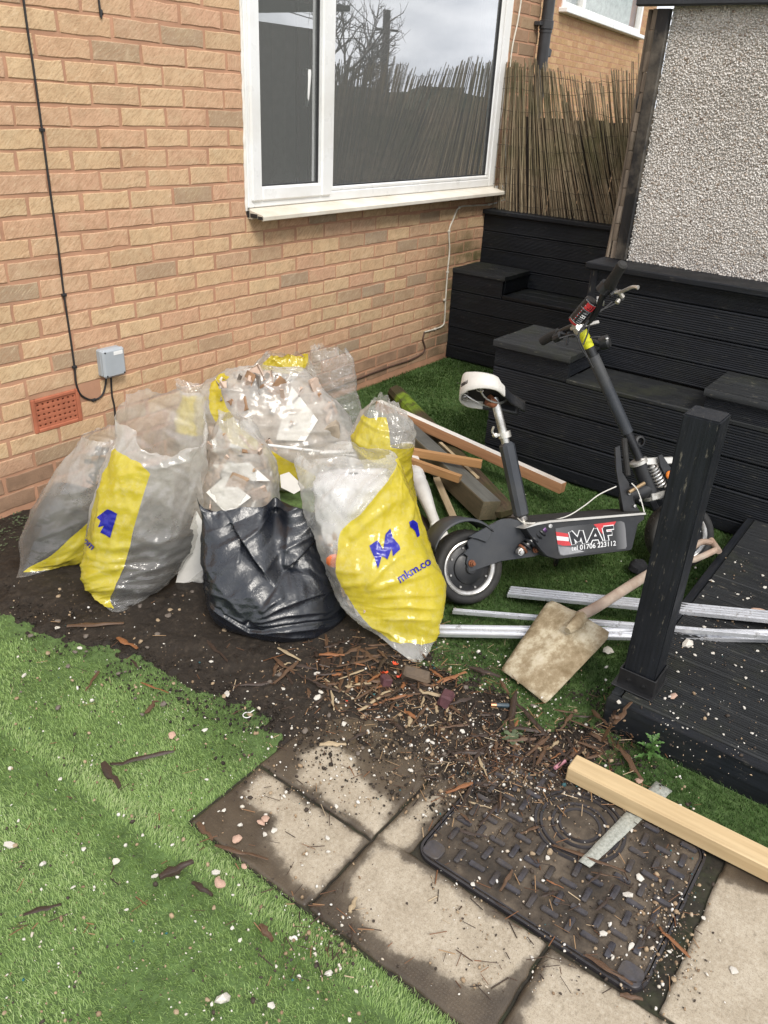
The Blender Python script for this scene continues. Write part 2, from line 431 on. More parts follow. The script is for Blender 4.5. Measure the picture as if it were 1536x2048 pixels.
for lo, hi in (((HX0, .0010, -.3), (-.329, .12, 5.3)), ((-.107, .0010, -.3), (WX0, .12, 5.3)), ((-.329, .0010, -.3), (-.107, .12, .316)), ((-.329, .0010, .462), (-.107, .12, 5.3)), ((-.329, .0300, .316), (-.107, .12, .462)), ((WX1, .0010, -.3), (HX1, .12, 5.3)), ((WX0, .0010, -.3), (WX1, .12, WZ0-.02)), ((WX0, .0010, WZ1), (WX1, .12, 5.3))):
    mb.box(lo, hi, .0005)
mb.build('mortar_wall', M_mortar, house)
# room behind the window
M_room = simple('room_plaster', (.42, .43, .39), .9, bump=0, var=.08)
mb = MB(); rx0, rx1, ry0, ry1, rz0, rz1 = .2, 3.55, .125, 3.4, .2, 2.75
rv = [(rx0, ry0, rz0), (rx1, ry0, rz0), (rx1, ry1, rz0), (rx0, ry1, rz0), (rx0, ry0, rz1), (rx1, ry0, rz1), (rx1, ry1, rz1), (rx0, ry1, rz1)]
mb.add(rv, [(0, 1, 2, 3), (7, 6, 5, 4), (3, 2, 6, 7), (0, 3, 7, 4), (2, 1, 5, 6)]); mb.build('room_shell', M_room, house, smooth=False)
pl, pr = PY(918, 250, .9), PY(975, 250, .9)
mb = MB().box((pl[0], .88, .25), (pr[0]+.5, .93, 2.6), .005); mb.build('curtain', simple('pale_curtain', (.42, .43, .40), .9, bump=0), house)

# window
win = bpy.data.objects.new('window', None); COL.objects.link(win); win.parent = house
def part(mb, name, mat, parent, **k): return mb.build(name, mat, parent, **k)
yf = -.014
mb = MB()
mb.box((.895, yf, 1.112), (.935, .06, WZ1), .004)
mb.box((3.145, yf, 1.112), (3.222, .06, WZ1), .004)
mb.box((.935, yf+.001, 1.112), (3.145, .06, 1.158), .004)
mb.box((.935, yf+.001, WZ1-.05), (3.145, .06, WZ1), .004)
mb.box((1.478, yf+.002, 1.158), (1.515, .06, WZ1-.05), .004)
part(mb, 'frame', M_upvc, win)
mb = MB()                                             # glazing bead of the fixed pane
for lo, hi in (((1.515, yf+.006, 1.158), (3.145, .03, 1.181)), ((1.515, yf+.006, WZ1-.075), (3.145, .03, WZ1-.05)), ((3.105, yf+.007, 1.181), (3.145, .03, WZ1-.075))):
    mb.box(lo, hi, .006)
part(mb, 'glazing_bead', M_upvc, win)
sx0, sx1, sz0, sz1 = .913, 1.486, 1.139, WZ1-.03
mb = MB()
ys = yf-.013
mb.box((sx0, ys, sz0), (sx0+.068, .03, sz1), .008); mb.box((sx1-.078, ys, sz0), (sx1, .03, sz1), .008)
mb.box((sx0+.068, ys+.001, sz0), (sx1-.078, .03, sz0+.064), .008); mb.box((sx0+.068, ys+.001, sz1-.064), (sx1-.078, .03, sz1), .008)
part(mb, 'opening_sash', M_upvc, win)
mb = MB()
for x0, x1, z0, z1 in ((sx0+.068, sx1-.078, sz0+.064, sz1-.064), (1.515, 3.105, 1.181, WZ1-.075)):
    for lo, hi in (((x0-.002, .0, z0-.002), (x0+.006, .018, z1)), ((x1-.006, .0, z0), (x1+.002, .018, z1)), ((x0, .001, z0-.002), (x1, .018, z0+.006))): mb.box(lo, hi, .001)
mb.box((3.02, .06, 1.17), (3.1, .085, WZ1-.08), .002); mb.box((1.33, .06, 1.2), (1.405, .085, WZ1-.1), .002)
part(mb, 'gasket', M_rubber, win)
t = NT('window_glass'); fr = t('Fresnel'); fr.inputs[0].default_value = 1.62; tr = t('BsdfTransparent'); tr.inputs[0].default_value = (.80, .86, .83, 1)
gl = t('BsdfGlossy'); gl.inputs['Roughness'].default_value = .004; gl.inputs[0].default_value = (.97, .98, 1, 1); wv = t.coord('Object', (1, 1, 1)); t.L(t.bump(t.noise(wv, .9, 1), .02, .02), gl.inputs['Normal'])
ms = t('MixShader'); t.L(t.math('ADD', t.math('MULTIPLY', fr.outputs[0], 4.4), .04), ms.inputs[0]); ds = t('BsdfDiffuse'); ds.inputs[0].default_value = (.62, .64, .62, 1); md = t('MixShader'); md.inputs[0].default_value = .24; t.L(tr.outputs[0], md.inputs[1]); t.L(ds.outputs[0], md.inputs[2]); t.L(md.outputs[0], ms.inputs[1]); t.L(gl.outputs[0], ms.inputs[2]); t.L(ms.outputs[0], t.out.inputs[0]); M_glass = t.m
for x0, x1, z0, z1 in ((sx0+.06, sx1-.07, sz0+.056, sz1-.056), (1.508, 3.112, 1.172, WZ1-.07)):
    MB().add([(x0, .012, z0), (x1, .012, z0), (x1, .012, z1), (x0, .012, z1)], [(0, 1, 2, 3)]).build('pane', M_glass, win, smooth=False)
mb = MB()
mb.tube([(1.352, .045, 1.70), (1.352, .025, 1.70)], .016, 10); mb.tube(spline([(1.352, .02, 1.71), (1.35, .018, 1.66), (1.345, .02, 1.6), (1.342, .026, 1.552)], 8), [.013, .014, .012, .011, .011, .011, .011, .009], 8)
part(mb, 'handle', M_upvc, win)
mb = MB(); fr_ = ((.902, 0, 0), (0, 1, 0), (0, 0, 1), (1, 0, 0))
mb.prism([(-.105, 1.066), (-.098, 1.062), (-.088, 1.068), (-.03, 1.073), (-.03, 1.064), (.03, 1.064), (.03, 1.110), (-.014, 1.110), (-.020, 1.102), (-.098, 1.088), (-.105, 1.082)], fr_, 0, 2.44)
part(mb, 'sill', M_upvc_old, win)
mb = MB()
for lo, hi in (((.898, -.1, 1.068), (.9035, -.07, 1.082)), ((.8975, -.065, 1.072), (.9035, -.02, 1.09)), ((.8975, -.012, 1.07), (.9035, .0, 1.1))): mb.box(lo, hi, .001)
part(mb, 'sill_end_slot', M_rubber, win)
zz = np.linspace(1.10, WZ1, 90); mb = MB()
mb.tube(np.stack([.890+.0035*fbm(np.stack([zz, zz*0, zz*0], -1), 22, 4, 3), np.full(90, -.004), zz], 1), np.clip(.0075+.004*fbm(np.stack([zz, zz*0+3, zz*0], -1), 30, 4, 8), .004, .013), 7); part(mb, 'sealant_bead', M_foam, win)
mb = MB(); mb.tube(np.stack([3.229+rng.normal(0, .001, 60), np.full(60, -.004), np.linspace(1.10, WZ1, 60)], 1), .006+.002*rng.random(60), 6); part(mb, 'sealant_bead', M_foam, win)

def air_brick(x0, x1, z0, z1, nx, nz, yp):
    ab = bpy.data.objects.new('air_brick', None); COL.objects.link(ab); ab.parent = house
    mb = MB(); b = .018
    for lo, hi in (((x0, yp, z0), (x0+b, .03, z1)), ((x1-b, yp, z0), (x1, .03, z1)), ((x0+b, yp+.0006, z0), (x1-b, .03, z0+b)), ((x0+b, yp+.0006, z1-b), (x1-b, .03, z1))): mb.box(lo, hi, .004)
    mb.build('surround', M_terra, ab)
    mb = MB(); ix0, ix1, iz0, iz1 = x0+b, x1-b, z0+b, z1-b; hs = .0085
    for k in range(nz+1):
        a = iz0+(iz1-iz0)*(k)/nz
        lo = a-((iz1-iz0)/nz-hs)/2 if k else iz0; hi = a+((iz1-iz0)/nz-hs)/2 if k < nz else iz1
        mb.box((ix0, yp+.006, max(lo, iz0)), (ix1, .026, min(hi, iz1)), .001)
    for k in range(nx+1):
        a = ix0+(ix1-ix0)*k/nx; lo = a-((ix1-ix0)/nx-hs)/2; hi = a+((ix1-ix0)/nx-hs)/2
        mb.box((max(lo, ix0), yp+.0068, iz0), (min(hi, ix1), .0255, iz1), .001)
    mb.build('grille', M_terra, ab)
    MB().box((ix0, .024, iz0), (ix1, .029, iz1), .001).build('dark_back', M_black_in, ab)
air_brick(-.329, -.107, .316, .462, 8, 5, -.005)
air_brick(2.655, 2.79, .182, .246, 6, 2, -.002)

# downpipe, cables, box on the wall
M_pipe = simple('dark_pipe', (.035, .034, .036), .45, var=.2, bump=.05)
dp = empty('downpipe', (3.62, -.055, .5), 'dark grey plastic downpipe on the brick pier beside the window', 'pipe')
MB().tube([(3.62, -.055, .5), (3.62, -.055, 2.9)], .039, 18).build('pipe', M_pipe, dp)
q = PY(1086, 47, -.055); MB().lathe((3.62, -.055, q[2]-.03), (0, 0, 1), [(.039, 0), (.047, .003), (.047, .05), (.039, .053)], 18).build('collar', M_pipe, dp)
mb = MB(); mb.box((3.54, -.05, q[2]-.012), (3.6, -.005, q[2]+.012), .003); mb.lathe((3.62, -.055, q[2]-.05), (0, 0, 1), [(.039, 0), (.043, .001), (.043, .018), (.039, .019)], 18); mb.build('bracket', M_pipe, dp)
mb = MB(); q = PY(1094, 104, -.06); mb.prism([(-.03, .03), (.03, .012), (.02, -.03), (-.03, -.015)], (q, (1, 0, 0), (0, 0, 1), (0, 1, 0)), -.02, .02); mb.build('side_clip', M_pipe, dp)

M_cable = simple('black_cable', (.018, .017, .018), .55, bump=0)
M_cable_w = simple('white_cable', (.70, .66, .57), .5, bump=0, dirt=(.4, .36, .28), dirt_amt=.6)
M_cable_b = simple('brown_cable', (.10, .055, .04), .6, bump=0)
def wall_pts(px, y=-.006): return [PY(u, v, y) for u, v in px]
cb = MB(); pts = [V3(-.121, -.006, 2.6)]+wall_pts([(47, 0), (66, 130), (84, 260), (100, 380), (117, 500), (128, 590), (140, 670), (149, 734), (152, 765), (160, 787), (173, 797), (188, 800), (203, 792), (210, 775), (213, 752)])
cb.tube(spline(pts, 90), .0042, 8)
o = cb.build('black_cable', M_cable, origin=V3(-.1, -.006, .4)); tag(o, 'long thin black cable hanging down the brick wall into the grey box', 'cable')
clips = MB()
for u, v in ((84, 260), (128, 590), (149, 734), (188, 800)):
    p = PY(u, v, -.006); clips.cbox(p, (.02, .012, .012), None, .002)
clips.build('cable_clip', M_cable, o)
o = MB().tube(spline(wall_pts([(222, 750), (224, 790), (229, 815), (232, 860), (236, 920)]), 20), .0042, 8).build('black_cable', M_cable); tag(o, 'short black cable dropping below the grey box behind the rubble bags', 'cable')
o = MB().tube(spline([V3(.17, -.006, 2.6)]+wall_pts([(197, -5), (203, 20)])+[PY(207, 40, .02)], 20), .004, 8).build('black_cable', M_cable); tag(o, 'short black cable end going into the wall near the top left', 'cable')
jb = empty('junction_box', (.047, 0, .49), 'grey plastic junction box screwed to the brick wall', 'junction box')
M_grey = simple('grey_plastic', (.36, .39, .42), .45, var=.05, bump=.03)
MB().box((-.005, -.03, .49), (.1, .004, .607), .006).build('base', M_grey, jb)
MB().box((-.008, -.052, .487), (.103, -.031, .61), .009).build('lid', M_grey, jb)
MB().box((.045, -.0535, .582), (.09, -.0505, .598), .0004).build('paper_label', M_upvc, jb)
for x, z in ((.004, .498), (.091, .498), (.004, .599)): MB().lathe((x, -.051, z), (0, -1, 0), [(.0001, .002), (.004, .002), (.004, 0)], 10).build('screw', M_rubber, jb)
wc = MB().tube(spline([PY(1045, -20, -.006), PY(1036, 40, -.006), PY(1022, 112, -.006), V3(3.3, -.006, 1.5), V3(3.4, -.01, 1.06)]+wall_pts([(1000, 402), (978, 409), (950, 411), (919, 415), (906, 440), (898, 463), (899, 500), (895, 544), (891, 600), (889, 641), (884, 652), (870, 658), (849, 664)], -.008), 120), .0052, 8).build('white_cable', M_cable_w)
tag(wc, 'dirty white cable running below the window sill and down beside the black seat', 'cable')
cl = MB()
for u, v in ((978, 409), (919, 415), (898, 463), (895, 544), (889, 600), (870, 658)): cl.cbox(PY(u, v, -.008), (.018, .014, .014), None, .002)
cl.build('cable_clip', M_cable_w, wc)
bc = MB().tube(spline(wall_pts([(849, 664), (846, 680), (850, 695), (845, 706), (820, 720), (774, 735), (705, 762), (640, 790)], -.008), 50), .0055, 8).build('brown_cable', M_cable_b)
tag(bc, 'brown cable running along the foot of the brick wall', 'cable')

# ================================================================== NEIGHBOUR'S HOUSE
wdir = V3(.992, .126, 0); wdir /= np.linalg.norm(wdir); wn_ = V3(-wdir[1], wdir[0], 0); ND = 3.9
NO = CAM*V3(1, 1, 0)+wn_*ND
nb_house = empty('neighbour_house', tuple(NO+wdir*13), 'amber brick neighbouring house with a white curtained window beyond the reed screen', 'house')
NR = np.stack([wdir, wn_, V3(0, 0, 1)], 1)
def NP(u, v, off=0.0): return PP(u, v, NO+wn_*off, wn_)
def nuv(p): return np.array([(p-NO) @ wdir, p[2]])
sl, sr = nuv(NP(1119, 27)), nuv(NP(1283, 69))
wt0, wt1, wz0 = nuv(NP(1122, 20))[0], nuv(NP(1278, 60))[0], (nuv(NP(1125, 27))[1]+nuv(NP(1280, 64))[1])/2
NM = brick_meshes(name='brick', n=4)
for m in NM: m.materials.append(M_brick_n)
nang = math.atan2(wdir[1], wdir[0]); rest_V, rest_F, rest_t, nb = [], [], [], 0; cnt = 0
T0, T1 = 9.6, 16.0; cands = []
for r in range(0, 70):
    zc = .0375+r*.075
    for h in range(int(T0/.1125), int(T1/.1125)):
        if (h+r) % 2: continue
        a0 = h*.1125+.005+.01*math.sin(r*2.1); a1 = a0+.215
        if a1 > wt0 and a0 < wt1 and wz0-.03 < zc < wz0+1.4: continue
        p = NO+wdir*(a0+a1)/2+V3(0, 0, zc); u, v, z = proj(p)
        cands.append((not (1068 < u < 1300 and -5 < v < 250), z, p))
cands.sort(key=lambda c: c[:2])
for hid, z, p in cands:
    me = NM[rng.integers(4)]
    if not hid and cnt < 300:
        o = bpy.data.objects.new('brick', me); COL.objects.link(o); o.parent = nb_house; o.location = tuple(p+wn_*.025-np.array(nb_house.location)); o.rotation_euler = (0, 0, nang); cnt += 1
    else:
        V = np.empty(len(me.vertices)*3, np.float32); me.vertices.foreach_get('co', V); V = V.reshape(-1, 3) @ NR.T+p+wn_*.025-np.array(nb_house.location)
        rest_F += [tuple(i+nb for i in q.vertices) for q in me.polygons]; rest_V.append(V); nb += len(V); rest_t += [rng.random()]*len(V)
me = bpy.data.meshes.new('brickwork'); me.from_pydata(np.concatenate(rest_V).tolist(), [], rest_F)
at_ = me.attributes.new('tone', 'FLOAT', 'POINT'); at_.data.foreach_set('value', np.array(rest_t, np.float32)); tag(link('brickwork', me, M_brick_n, nb_house), kind='stuff')
mb = MB(); hh = V3(0, 0, 1)
def nbox(mb, a0, a1, z0, z1, d0, d1, ch=.004):
    c = NO+wdir*(a0+a1)/2+wn_*(d0+d1)/2+hh*(z0+z1)/2; mb.cbox(c, (a1-a0, d1-d0, z1-z0), NR, ch)
for a0, a1, z0, z1 in ((T0, wt0, -.3, 5.4), (wt1, T1, -.3, 5.4), (wt0, wt1, -.3, wz0), (wt0, wt1, wz0+1.3, 5.4)): nbox(mb, a0, a1, z0, z1, .002, .25, .001)
mb.build('mortar_wall', M_mortar, nb_house)
nw = bpy.data.objects.new('window', None); COL.objects.link(nw); nw.parent = nb_house
am = nuv(NP(1163, 30))[0]; mb = MB()
for a0, a1, z0, z1 in ((wt0, wt0+.08, wz0, wz0+1.3), (wt1-.09, wt1, wz0, wz0+1.3), (wt0+.08, wt1-.09, wz0+.001, wz0+.075), (wt0+.08, wt1-.09, wz0+1.22, wz0+1.3), (am-.06, am+.06, wz0+.075, wz0+1.22)): nbox(mb, a0, a1, z0, z1, -.02, .06)
mb.build('frame', M_upvc, nw)
mb = MB(); nbox(mb, wt0-.08, wt1+.1, wz0-.055, wz0, -.11, .03, .008); mb.build('sill', M_upvc, nw)
mb = MB(); na = np.linspace(wt0+.05, wt1-.05, 140); cv = []
for z in (wz0, wz0+1.3):
    for i, a in enumerate(na): cv.append(NO+wdir*a+wn_*(.17+.03*math.sin(i*1.1)*(1+.4*math.sin(i*.37)))+hh*z)
mb.add(cv, [(i, i+1, 141+i, 140+i) for i in range(139)]); mb.build('curtain', simple('net_curtain', (.42, .47, .45), .9, bump=0), nw)
mb = MB(); c4 = [NO+wdir*a+wn_*.03+hh*z for a, z in ((wt0, wz0), (wt1, wz0), (wt1, wz0+1.3), (wt0, wz0+1.3))]; mb.add(c4, [(0, 1, 2, 3)])
t = NT('far_glass'); tr = t('BsdfTransparent'); gl = t('BsdfGlossy'); gl.inputs['Roughness'].default_value = .01; ms = t('MixShader'); ms.inputs[0].default_value = .22; t.L(tr.outputs[0], ms.inputs[1]); t.L(gl.outputs[0], ms.inputs[2]); t.L(ms.outputs[0], t.out.inputs[0])
mb.build('pane', t.m, nw, smooth=False)

# ================================================================== SEEN ONLY AS REFLECTIONS IN THE WINDOW: POLE, BARE TREE, FAR HEDGE
def MIR(u, v, dist):
    d = _ray(u, v); d = d/math.hypot(d[0], d[1]); p = CAM+d*dist; return V3(p[0], -p[1], p[2])
M_polew = simple('tarred_pole', (.055, .045, .04), .9, var=.2, bump=.2)
pt = MIR(775, 20, 30); pole = empty('telegraph_pole', (pt[0], pt[1], 0), 'wooden telegraph pole reflected in the window glass', 'telegraph pole')
MB().tube([(pt[0], pt[1], 0), (pt[0], pt[1], pt[2])], [.15, .12], 12).build('shaft', M_polew, pole)
mb = MB(); mb.tube([(pt[0]-.35, pt[1]-.2, pt[2]-.55), (pt[0]+.35, pt[1]+.2, pt[2]-.55)], .04, 6); mb.build('cross_piece', M_polew, pole)
for k, (u, v) in enumerate(((640, 0), (660, 30), (640, 60), (700, -10))):
    q = MIR(u, v, 22+2*k); a = V3(pt[0], pt[1], pt[2]-.5); m_ = (a+q)/2-V3(0, 0, .25); MB().tube(spline([a, m_, q+(q-a)*1.2], 14), .012, 5).build('overhead_wire', M_polew, pole)
M_bark = simple('bare_bark', (.13, .11, .10), .9, var=.3, bump=.3)
tb = MIR(640, 205, 13); tree = empty('bare_tree', (tb[0], tb[1], 0), 'leafless budding tree reflected in the window glass', 'tree')
tr_, cr_ = MB(), MB(); r_t = np.random.default_rng(12)
def limb(p, d, L, r, depth):
    n_ = 5; pts = [p]; dd = unit(d)
    for i in range(n_): dd = unit(dd+r_t.normal(0, .13, 3)+V3(0, 0, .07)); pts.append(pts[-1]+dd*L/n_)
    (tr_ if depth < 2 else cr_).tube(pts, np.linspace(r, r*.55, n_+1), 7 if depth < 2 else 4, cap=False)
    if depth >= 5: return
    for i in range(4 if depth < 4 else 3):
        k = r_t.integers(2, n_+1); a = r_t.normal(0, .62, 3); limb(pts[k], dd+a, L*r_t.uniform(.5, .78), r*.55, depth+1)
limb(V3(tb[0], tb[1], 0), V3(.05, 0, 1), 1.5, .075, 0)
tr_.build('trunk', M_bark, tree); cr_.build('crown', M_bark, tree)
M_hedge = simple('far_foliage', (.052, .062, .032), .95, var=.5, scale=2.5, bump=.6, bscale=8, coord='World')
an = np.linspace(math.radians(-170), math.radians(8), 260); V = []
for i, a in enumerate(an):
    R_ = 70+6*math.sin(i*.7); x, y = CAM[0]+R_*math.cos(a), CAM[1]+R_*math.sin(a); h_ = 2.0+.5*fbm(np.array([[x, y, 0]]), .12, 4, 3)[0]+1.1*max(0, noise3(np.array([[x, y, 0]]), .07, 5)[0])
    for j in range(5): V.append((x+.8*math.sin(i*1.7+j), y+.8*math.cos(i*2.3+j), -.5+(h_+.5)*j/4))
Fc = [(i*5+j, (i+1)*5+j, (i+1)*5+j+1, i*5+j+1) for i in range(259) for j in range(4)]
o = MB().add(V, Fc).build('far_hedge', M_hedge, angle=80); tag(o, 'line of far hedges and trees beyond the gardens', kind='structure')

# ================================================================== BLACK TIMBER SEATING, DECK, POST
def black_timber(name, axis, grime=.35, alg=.3, flecks=True, base=(.0078, .0090, .0118)):
    t = NT(name); sc = [60.0]*3; sc[axis] = 2.2; c = t.coord('Object', tuple(sc), rnd=True); g = t.noise(c, 1.3, 5, .65)
    cc = t.ramp(g, [(.3, tuple(x*.6 for x in base)), (.72, tuple(x*1.9 for x in base))])
    w = t.coord('World'); n = t.noise(w, 4.5, 6, .68)
    cc = t.mix(t.ramp(n, [(.5, 0.0), (.75, alg)]), cc, (.030, .033, .020))
    sc2 = [14.0]*3; sc2[axis] = 3.0; c2 = t.coord('World', tuple(sc2)); f = t.noise(c2, 6, 7, .72)
    cc = t.mix(t.ramp(f, [(.60, 0.0), (.72, grime)]), cc, (.17, .155, .12))
    r = t.ramp(t.noise(w, 9, 5), [(.3, .42), (.7, .68)])
    return t.pbr(cc, r, 0, t.bump(t.mix(.4, g, t.noise(w, 60, 3)), .35, .003), .28)
M_bk_y = black_timber('black_painted_timber_y', 1)
M_bk_x = black_timber('black_painted_timber_x', 0)
M_bk_z = black_timber('black_painted_post', 2, .9, .1)
M_bk_worn = black_timber('worn_black_timber', 1, .8, .9, base=(.0165, .0178, .0190))
M_bk_deck = black_timber('worn_black_deck', 1, .75, .95, base=(.0165, .0175, .0185))

def reeded(mb, p0, along, L, across, W, out, T, ng=14, gd=.0022, flat=.012):
    """a decking board: profile with grooves on its outer face. p0 corner at back; along/across/out unit vectors"""
    xs, ys = [0.0], [0.0]; pr = [(0, 0), (0, T-.003), (.003, T)]
    a0, a1 = flat, W-flat; w = (a1-a0)/ng
    for k in range(ng):
        s0 = a0+w*k; pr += [(s0+.12*w, T), (s0+.3*w, T-gd), (s0+.7*w, T-gd), (s0+.88*w, T)]
    pr += [(W-.003, T), (W, T-.003), (W, 0)]
    pr = np.array(pr)
    mb.prism(pr, (p0, across, out, along), 0, L)
X_, Y_, Z_ = V3(1, 0, 0), V3(0, 1, 0), V3(0, 0, 1)

def front_board(parent, xf, ya, yb, z0, z1, T=.028, mat=None, grooved=True, nm='board'):
    mb = MB(); ya, yb = min(ya, yb), max(ya, yb); xo = rng.normal(0, .0012)
    if grooved: reeded(mb, V3(xf+T+xo, ya, z0), Y_, yb-ya, Z_, z1-z0, -X_, T, ng=11, gd=.0016, flat=.008)
    else: mb.box((xf+xo, ya, z0), (xf+T+xo, yb, z1), .004)
    return mb.build(nm, mat or M_bk_y, parent, angle=50)
def side_board(parent, yf_, xa, xb, z0, z1, T=.028, nm='board'):
    mb = MB(); reeded(mb, V3(xa, yf_-T, z0), X_, xb-xa, Z_, z1-z0, Y_, T, ng=11, gd=.0016, flat=.008); return mb.build(nm, M_bk_x, parent, angle=50)
def top_boards(parent, x0, x1, ya, yb, z, n, along='y', T=.028, mat=None, grooves=9, nm='board'):
    for k in range(n):
        mb = MB()
        if along == 'y':
            w = (x1-x0)/n; reeded(mb, V3(x0+w*k+.002, min(ya, yb), z-T), Y_, abs(yb-ya), X_, w-.004, Z_, T+rng.normal(0, .001), ng=grooves, gd=.003)
            mb.build(nm, mat or M_bk_worn, parent, angle=50)
        else:
            w = abs(yb-ya)/n; y0 = min(ya, yb)+w*k; reeded(mb, V3(x0, y0+.002, z-T), X_, x1-x0, Y_, w-.004, Z_, T+rng.normal(0, .001), ng=grooves, gd=.003)
            mb.build(nm, mat or M_bk_x, parent, angle=50)

# --- rear seat against the house wall
rs = empty('garden_seat', (2.8, -.5, 0), 'tall black timber corner seat against the brick wall below the reed screen', 'garden seat')
XB = 2.80
zs = [.0, .09, .218, .345, .468]
for a, b in zip(zs[:-1], zs[1:]): front_board(rs, XB, -.004, -1.75, a+.002, b-.002)
front_board(rs, XB, -.395, -1.75, .470, .497, grooved=False, nm='rail')
front_board(rs, XB, -.004, -.39, .470, .586)
top_boards(rs, XB-.008, 3.15, -.004, -.405, .616, 2)
side_board(rs, -.368+.0, XB+.03, 3.148, .5, .586)
for k in range(3):
    mb = MB(); w = .35/3; mb.box((XB+.03+w*k, -1.75, .468), (XB+.03+w*k+w-.004, -.4, .494), .003); mb.build('board', M_bk_worn, rs)
for a, b in ((.496, .6), (.604, .712), (.716, .826), (.830, .938)): front_board(rs, 3.15, -.004, -1.75, a, b)
MB().box((3.115, -1.75, .940), (3.29, -.004, .968), .004).build('cap_board', M_bk_y, rs)
MB().box((2.83, -1.75, .0), (3.14, -.01, .46), .004).build('carcass', M_black_in, rs)

# --- front seat and raised bed in front of the shed
fs_ = empty('garden_seat', (1.44, -2.0, 0), 'black stepped timber seat with boxed arm below the pebbledash shed', 'garden seat')
XF = 1.44; YL, YR = -1.118, -3.6
for a, b in ((.0, .064), (.066, .196), (.199, .331), (.334, .476)): front_board(fs_, XF, YL, YR, a+.0015, b-.0015)
MB().box((XF-.004, YR, .477), (XF+.12, -1.5, .498), .004).build('rail', M_bk_worn, fs_)
MB().box((XF+.123, YR, .474), (1.758, -1.5, .494), .004).build('board', M_bk_worn, fs_)
# boxed arms
def arm(y0, y1):
    front_board(fs_, XF, y0, y1, .479, .577)
    top_boards(fs_, XF-.02, 1.842, y0+.008, y1-.008, .606, 3, mat=M_bk_worn, grooves=8)
    mb = MB(); reeded(mb, V3(XF+.03, y1+.03, .5), X_, .285, Z_, .077, -Y_, .028, ng=8, gd=.0016, flat=.006); mb.build('board', M_bk_x, fs_, angle=50)
    side_board(fs_, y0-.002, XF+.03, 1.84, .479, .577)
arm(-1.118, -1.505); arm(-2.125, -2.62)
side_board(fs_, YL-.002, XF+.03, 2.7, .0, .15); side_board(fs_, YL-.002, XF+.03, 2.7, .154, .31); side_board(fs_, YL-.002, XF+.03, 2.7, .314, .476)
for a, b in ((.5, .604), (.608, .727), (.731, .858), (.862, .944)): front_board(fs_, 1.76, -1.412, YR, a, b)
MB().box((1.722, YR, .946), (1.99, -1.385, .976), .005).build('cap_board', M_bk_y, fs_)
MB().box((1.755, -1.44, .5), (1.80, -1.403, .944), .003).build('corner_batten', M_bk_z, fs_)
MB().box((1.47, YR, .0), (1.735, -1.15, .45), .003).build('carcass', M_black_in, fs_)
MB().box((1.79, YR, .0), (2.0, -1.45, .93), .003).build('carcass', M_black_in, fs_)

# --- low deck with a post
deck = empty('deck', (.6, -3.0, 0), 'low black grooved timber deck with white paint flakes on it', 'deck')
DZ = .103; DX0, DX1, DY0, DY1 = -.07, 1.43, -2.41, -4.2
n = 10; w = (DX1-DX0-.03)/n
for k in range(n):
    mb = MB(); reeded(mb, V3(DX0+.032+w*k, DY1, DZ-.028), Y_, abs(DY1-DY0)-.034, X_, w-.004, Z_, .028+rng.normal(0, .0012), ng=13, gd=.0042, flat=.006); mb.build('board', M_bk_deck, deck, angle=50)
MB().box((DX0, DY1, -.02), (DX0+.03, DY0, DZ-.001), .005, jit=.0008).build('fascia_board', M_bk_y, deck)
MB().box((DX0+.031, DY0-.03, -.02), (DX1, DY0, DZ+.001), .005, jit=.0008).build('fascia_board', M_bk_x, deck)
MB().box((DX0+.04, DY1, -.02), (DX1, DY0-.04, DZ-.034), .004).build('joist_frame', M_black_in, deck)

post = empty('timber_post', (.06, -2.463, DZ), 'square black timber post in a metal shoe at the deck corner', 'post')
mb = MB(); h = .945-DZ; pc = V3(.062, -2.462, 0)
tl = V3(.067, -2.459, 0)
ex = []
for kz in range(9):
    z = DZ+.004+h*kz/8; c = pc+(tl-pc)*kz/8; s = .0465
    ex.append([(c[0]-s, c[1]-s, z), (c[0]+s, c[1]-s, z), (c[0]+s, c[1]+s, z), (c[0]-s, c[1]+s, z)])
b_ = bmesh.new(); rows = [[b_.verts.new(p) for p in r] for r in ex]
for a, b in zip(rows[:-1], rows[1:]):
    for j in range(4): b_.faces.new((a[j], a[(j+1) % 4], b[(j+1) % 4], b[j]))
b_.faces.new(rows[-1]); b_.faces.new(rows[0][::-1]); bmesh.ops.recalc_face_normals(b_, faces=b_.faces[:])
bmesh.ops.bevel(b_, geom=[e for e in b_.edges if e.calc_face_angle(0) > .5], offset=.004, segments=2, affect='EDGES')
bmesh.ops.translate(b_, verts=b_.verts, vec=-Vector(post.location))
for f in b_.faces:
    if max(abs(f.normal.x), abs(f.normal.y)) < .985 and abs(f.normal.z) < .9 or (abs(f.normal.z) < .985 and abs(f.normal.z) > .3): f.material_index = 1
    f.smooth = False
t = NT('chipped_edge'); c = t.coord('World'); n = t.noise(c, 38, 6, .7); M_chipped = t.pbr(t.ramp(n, [(.50, (.010, .0105, .012)), (.56, (.26, .20, .12)), (.75, (.34, .27, .17))]), .7, 0, t.bump(n, .5, .003), .3)
pm = bpy.data.meshes.new('shaft'); b_.to_mesh(pm); b_.free(); link('shaft', pm, [M_bk_z, M_chipped], post)
M_shoe = simple('black_steel', (.012, .012, .013), .4, .0, bump=.1, spec=.6)
mb = MB(); s = .054; t_ = .005
mb.box((.06-s, -2.462-s, DZ), (.06-s+t_, -2.462+s, DZ+.06), .001); mb.box((.06+s-t_, -2.462-s, DZ), (.06+s, -2.462+s, DZ+.06), .001)
mb.box((.06-s+t_, -2.462-s, DZ), (.06+s-t_, -2.462-s+t_, DZ+.0595), .001); mb.box((.06-s+t_, -2.462+s-t_, DZ), (.06+s-t_, -2.462+s, DZ+.0595), .001)
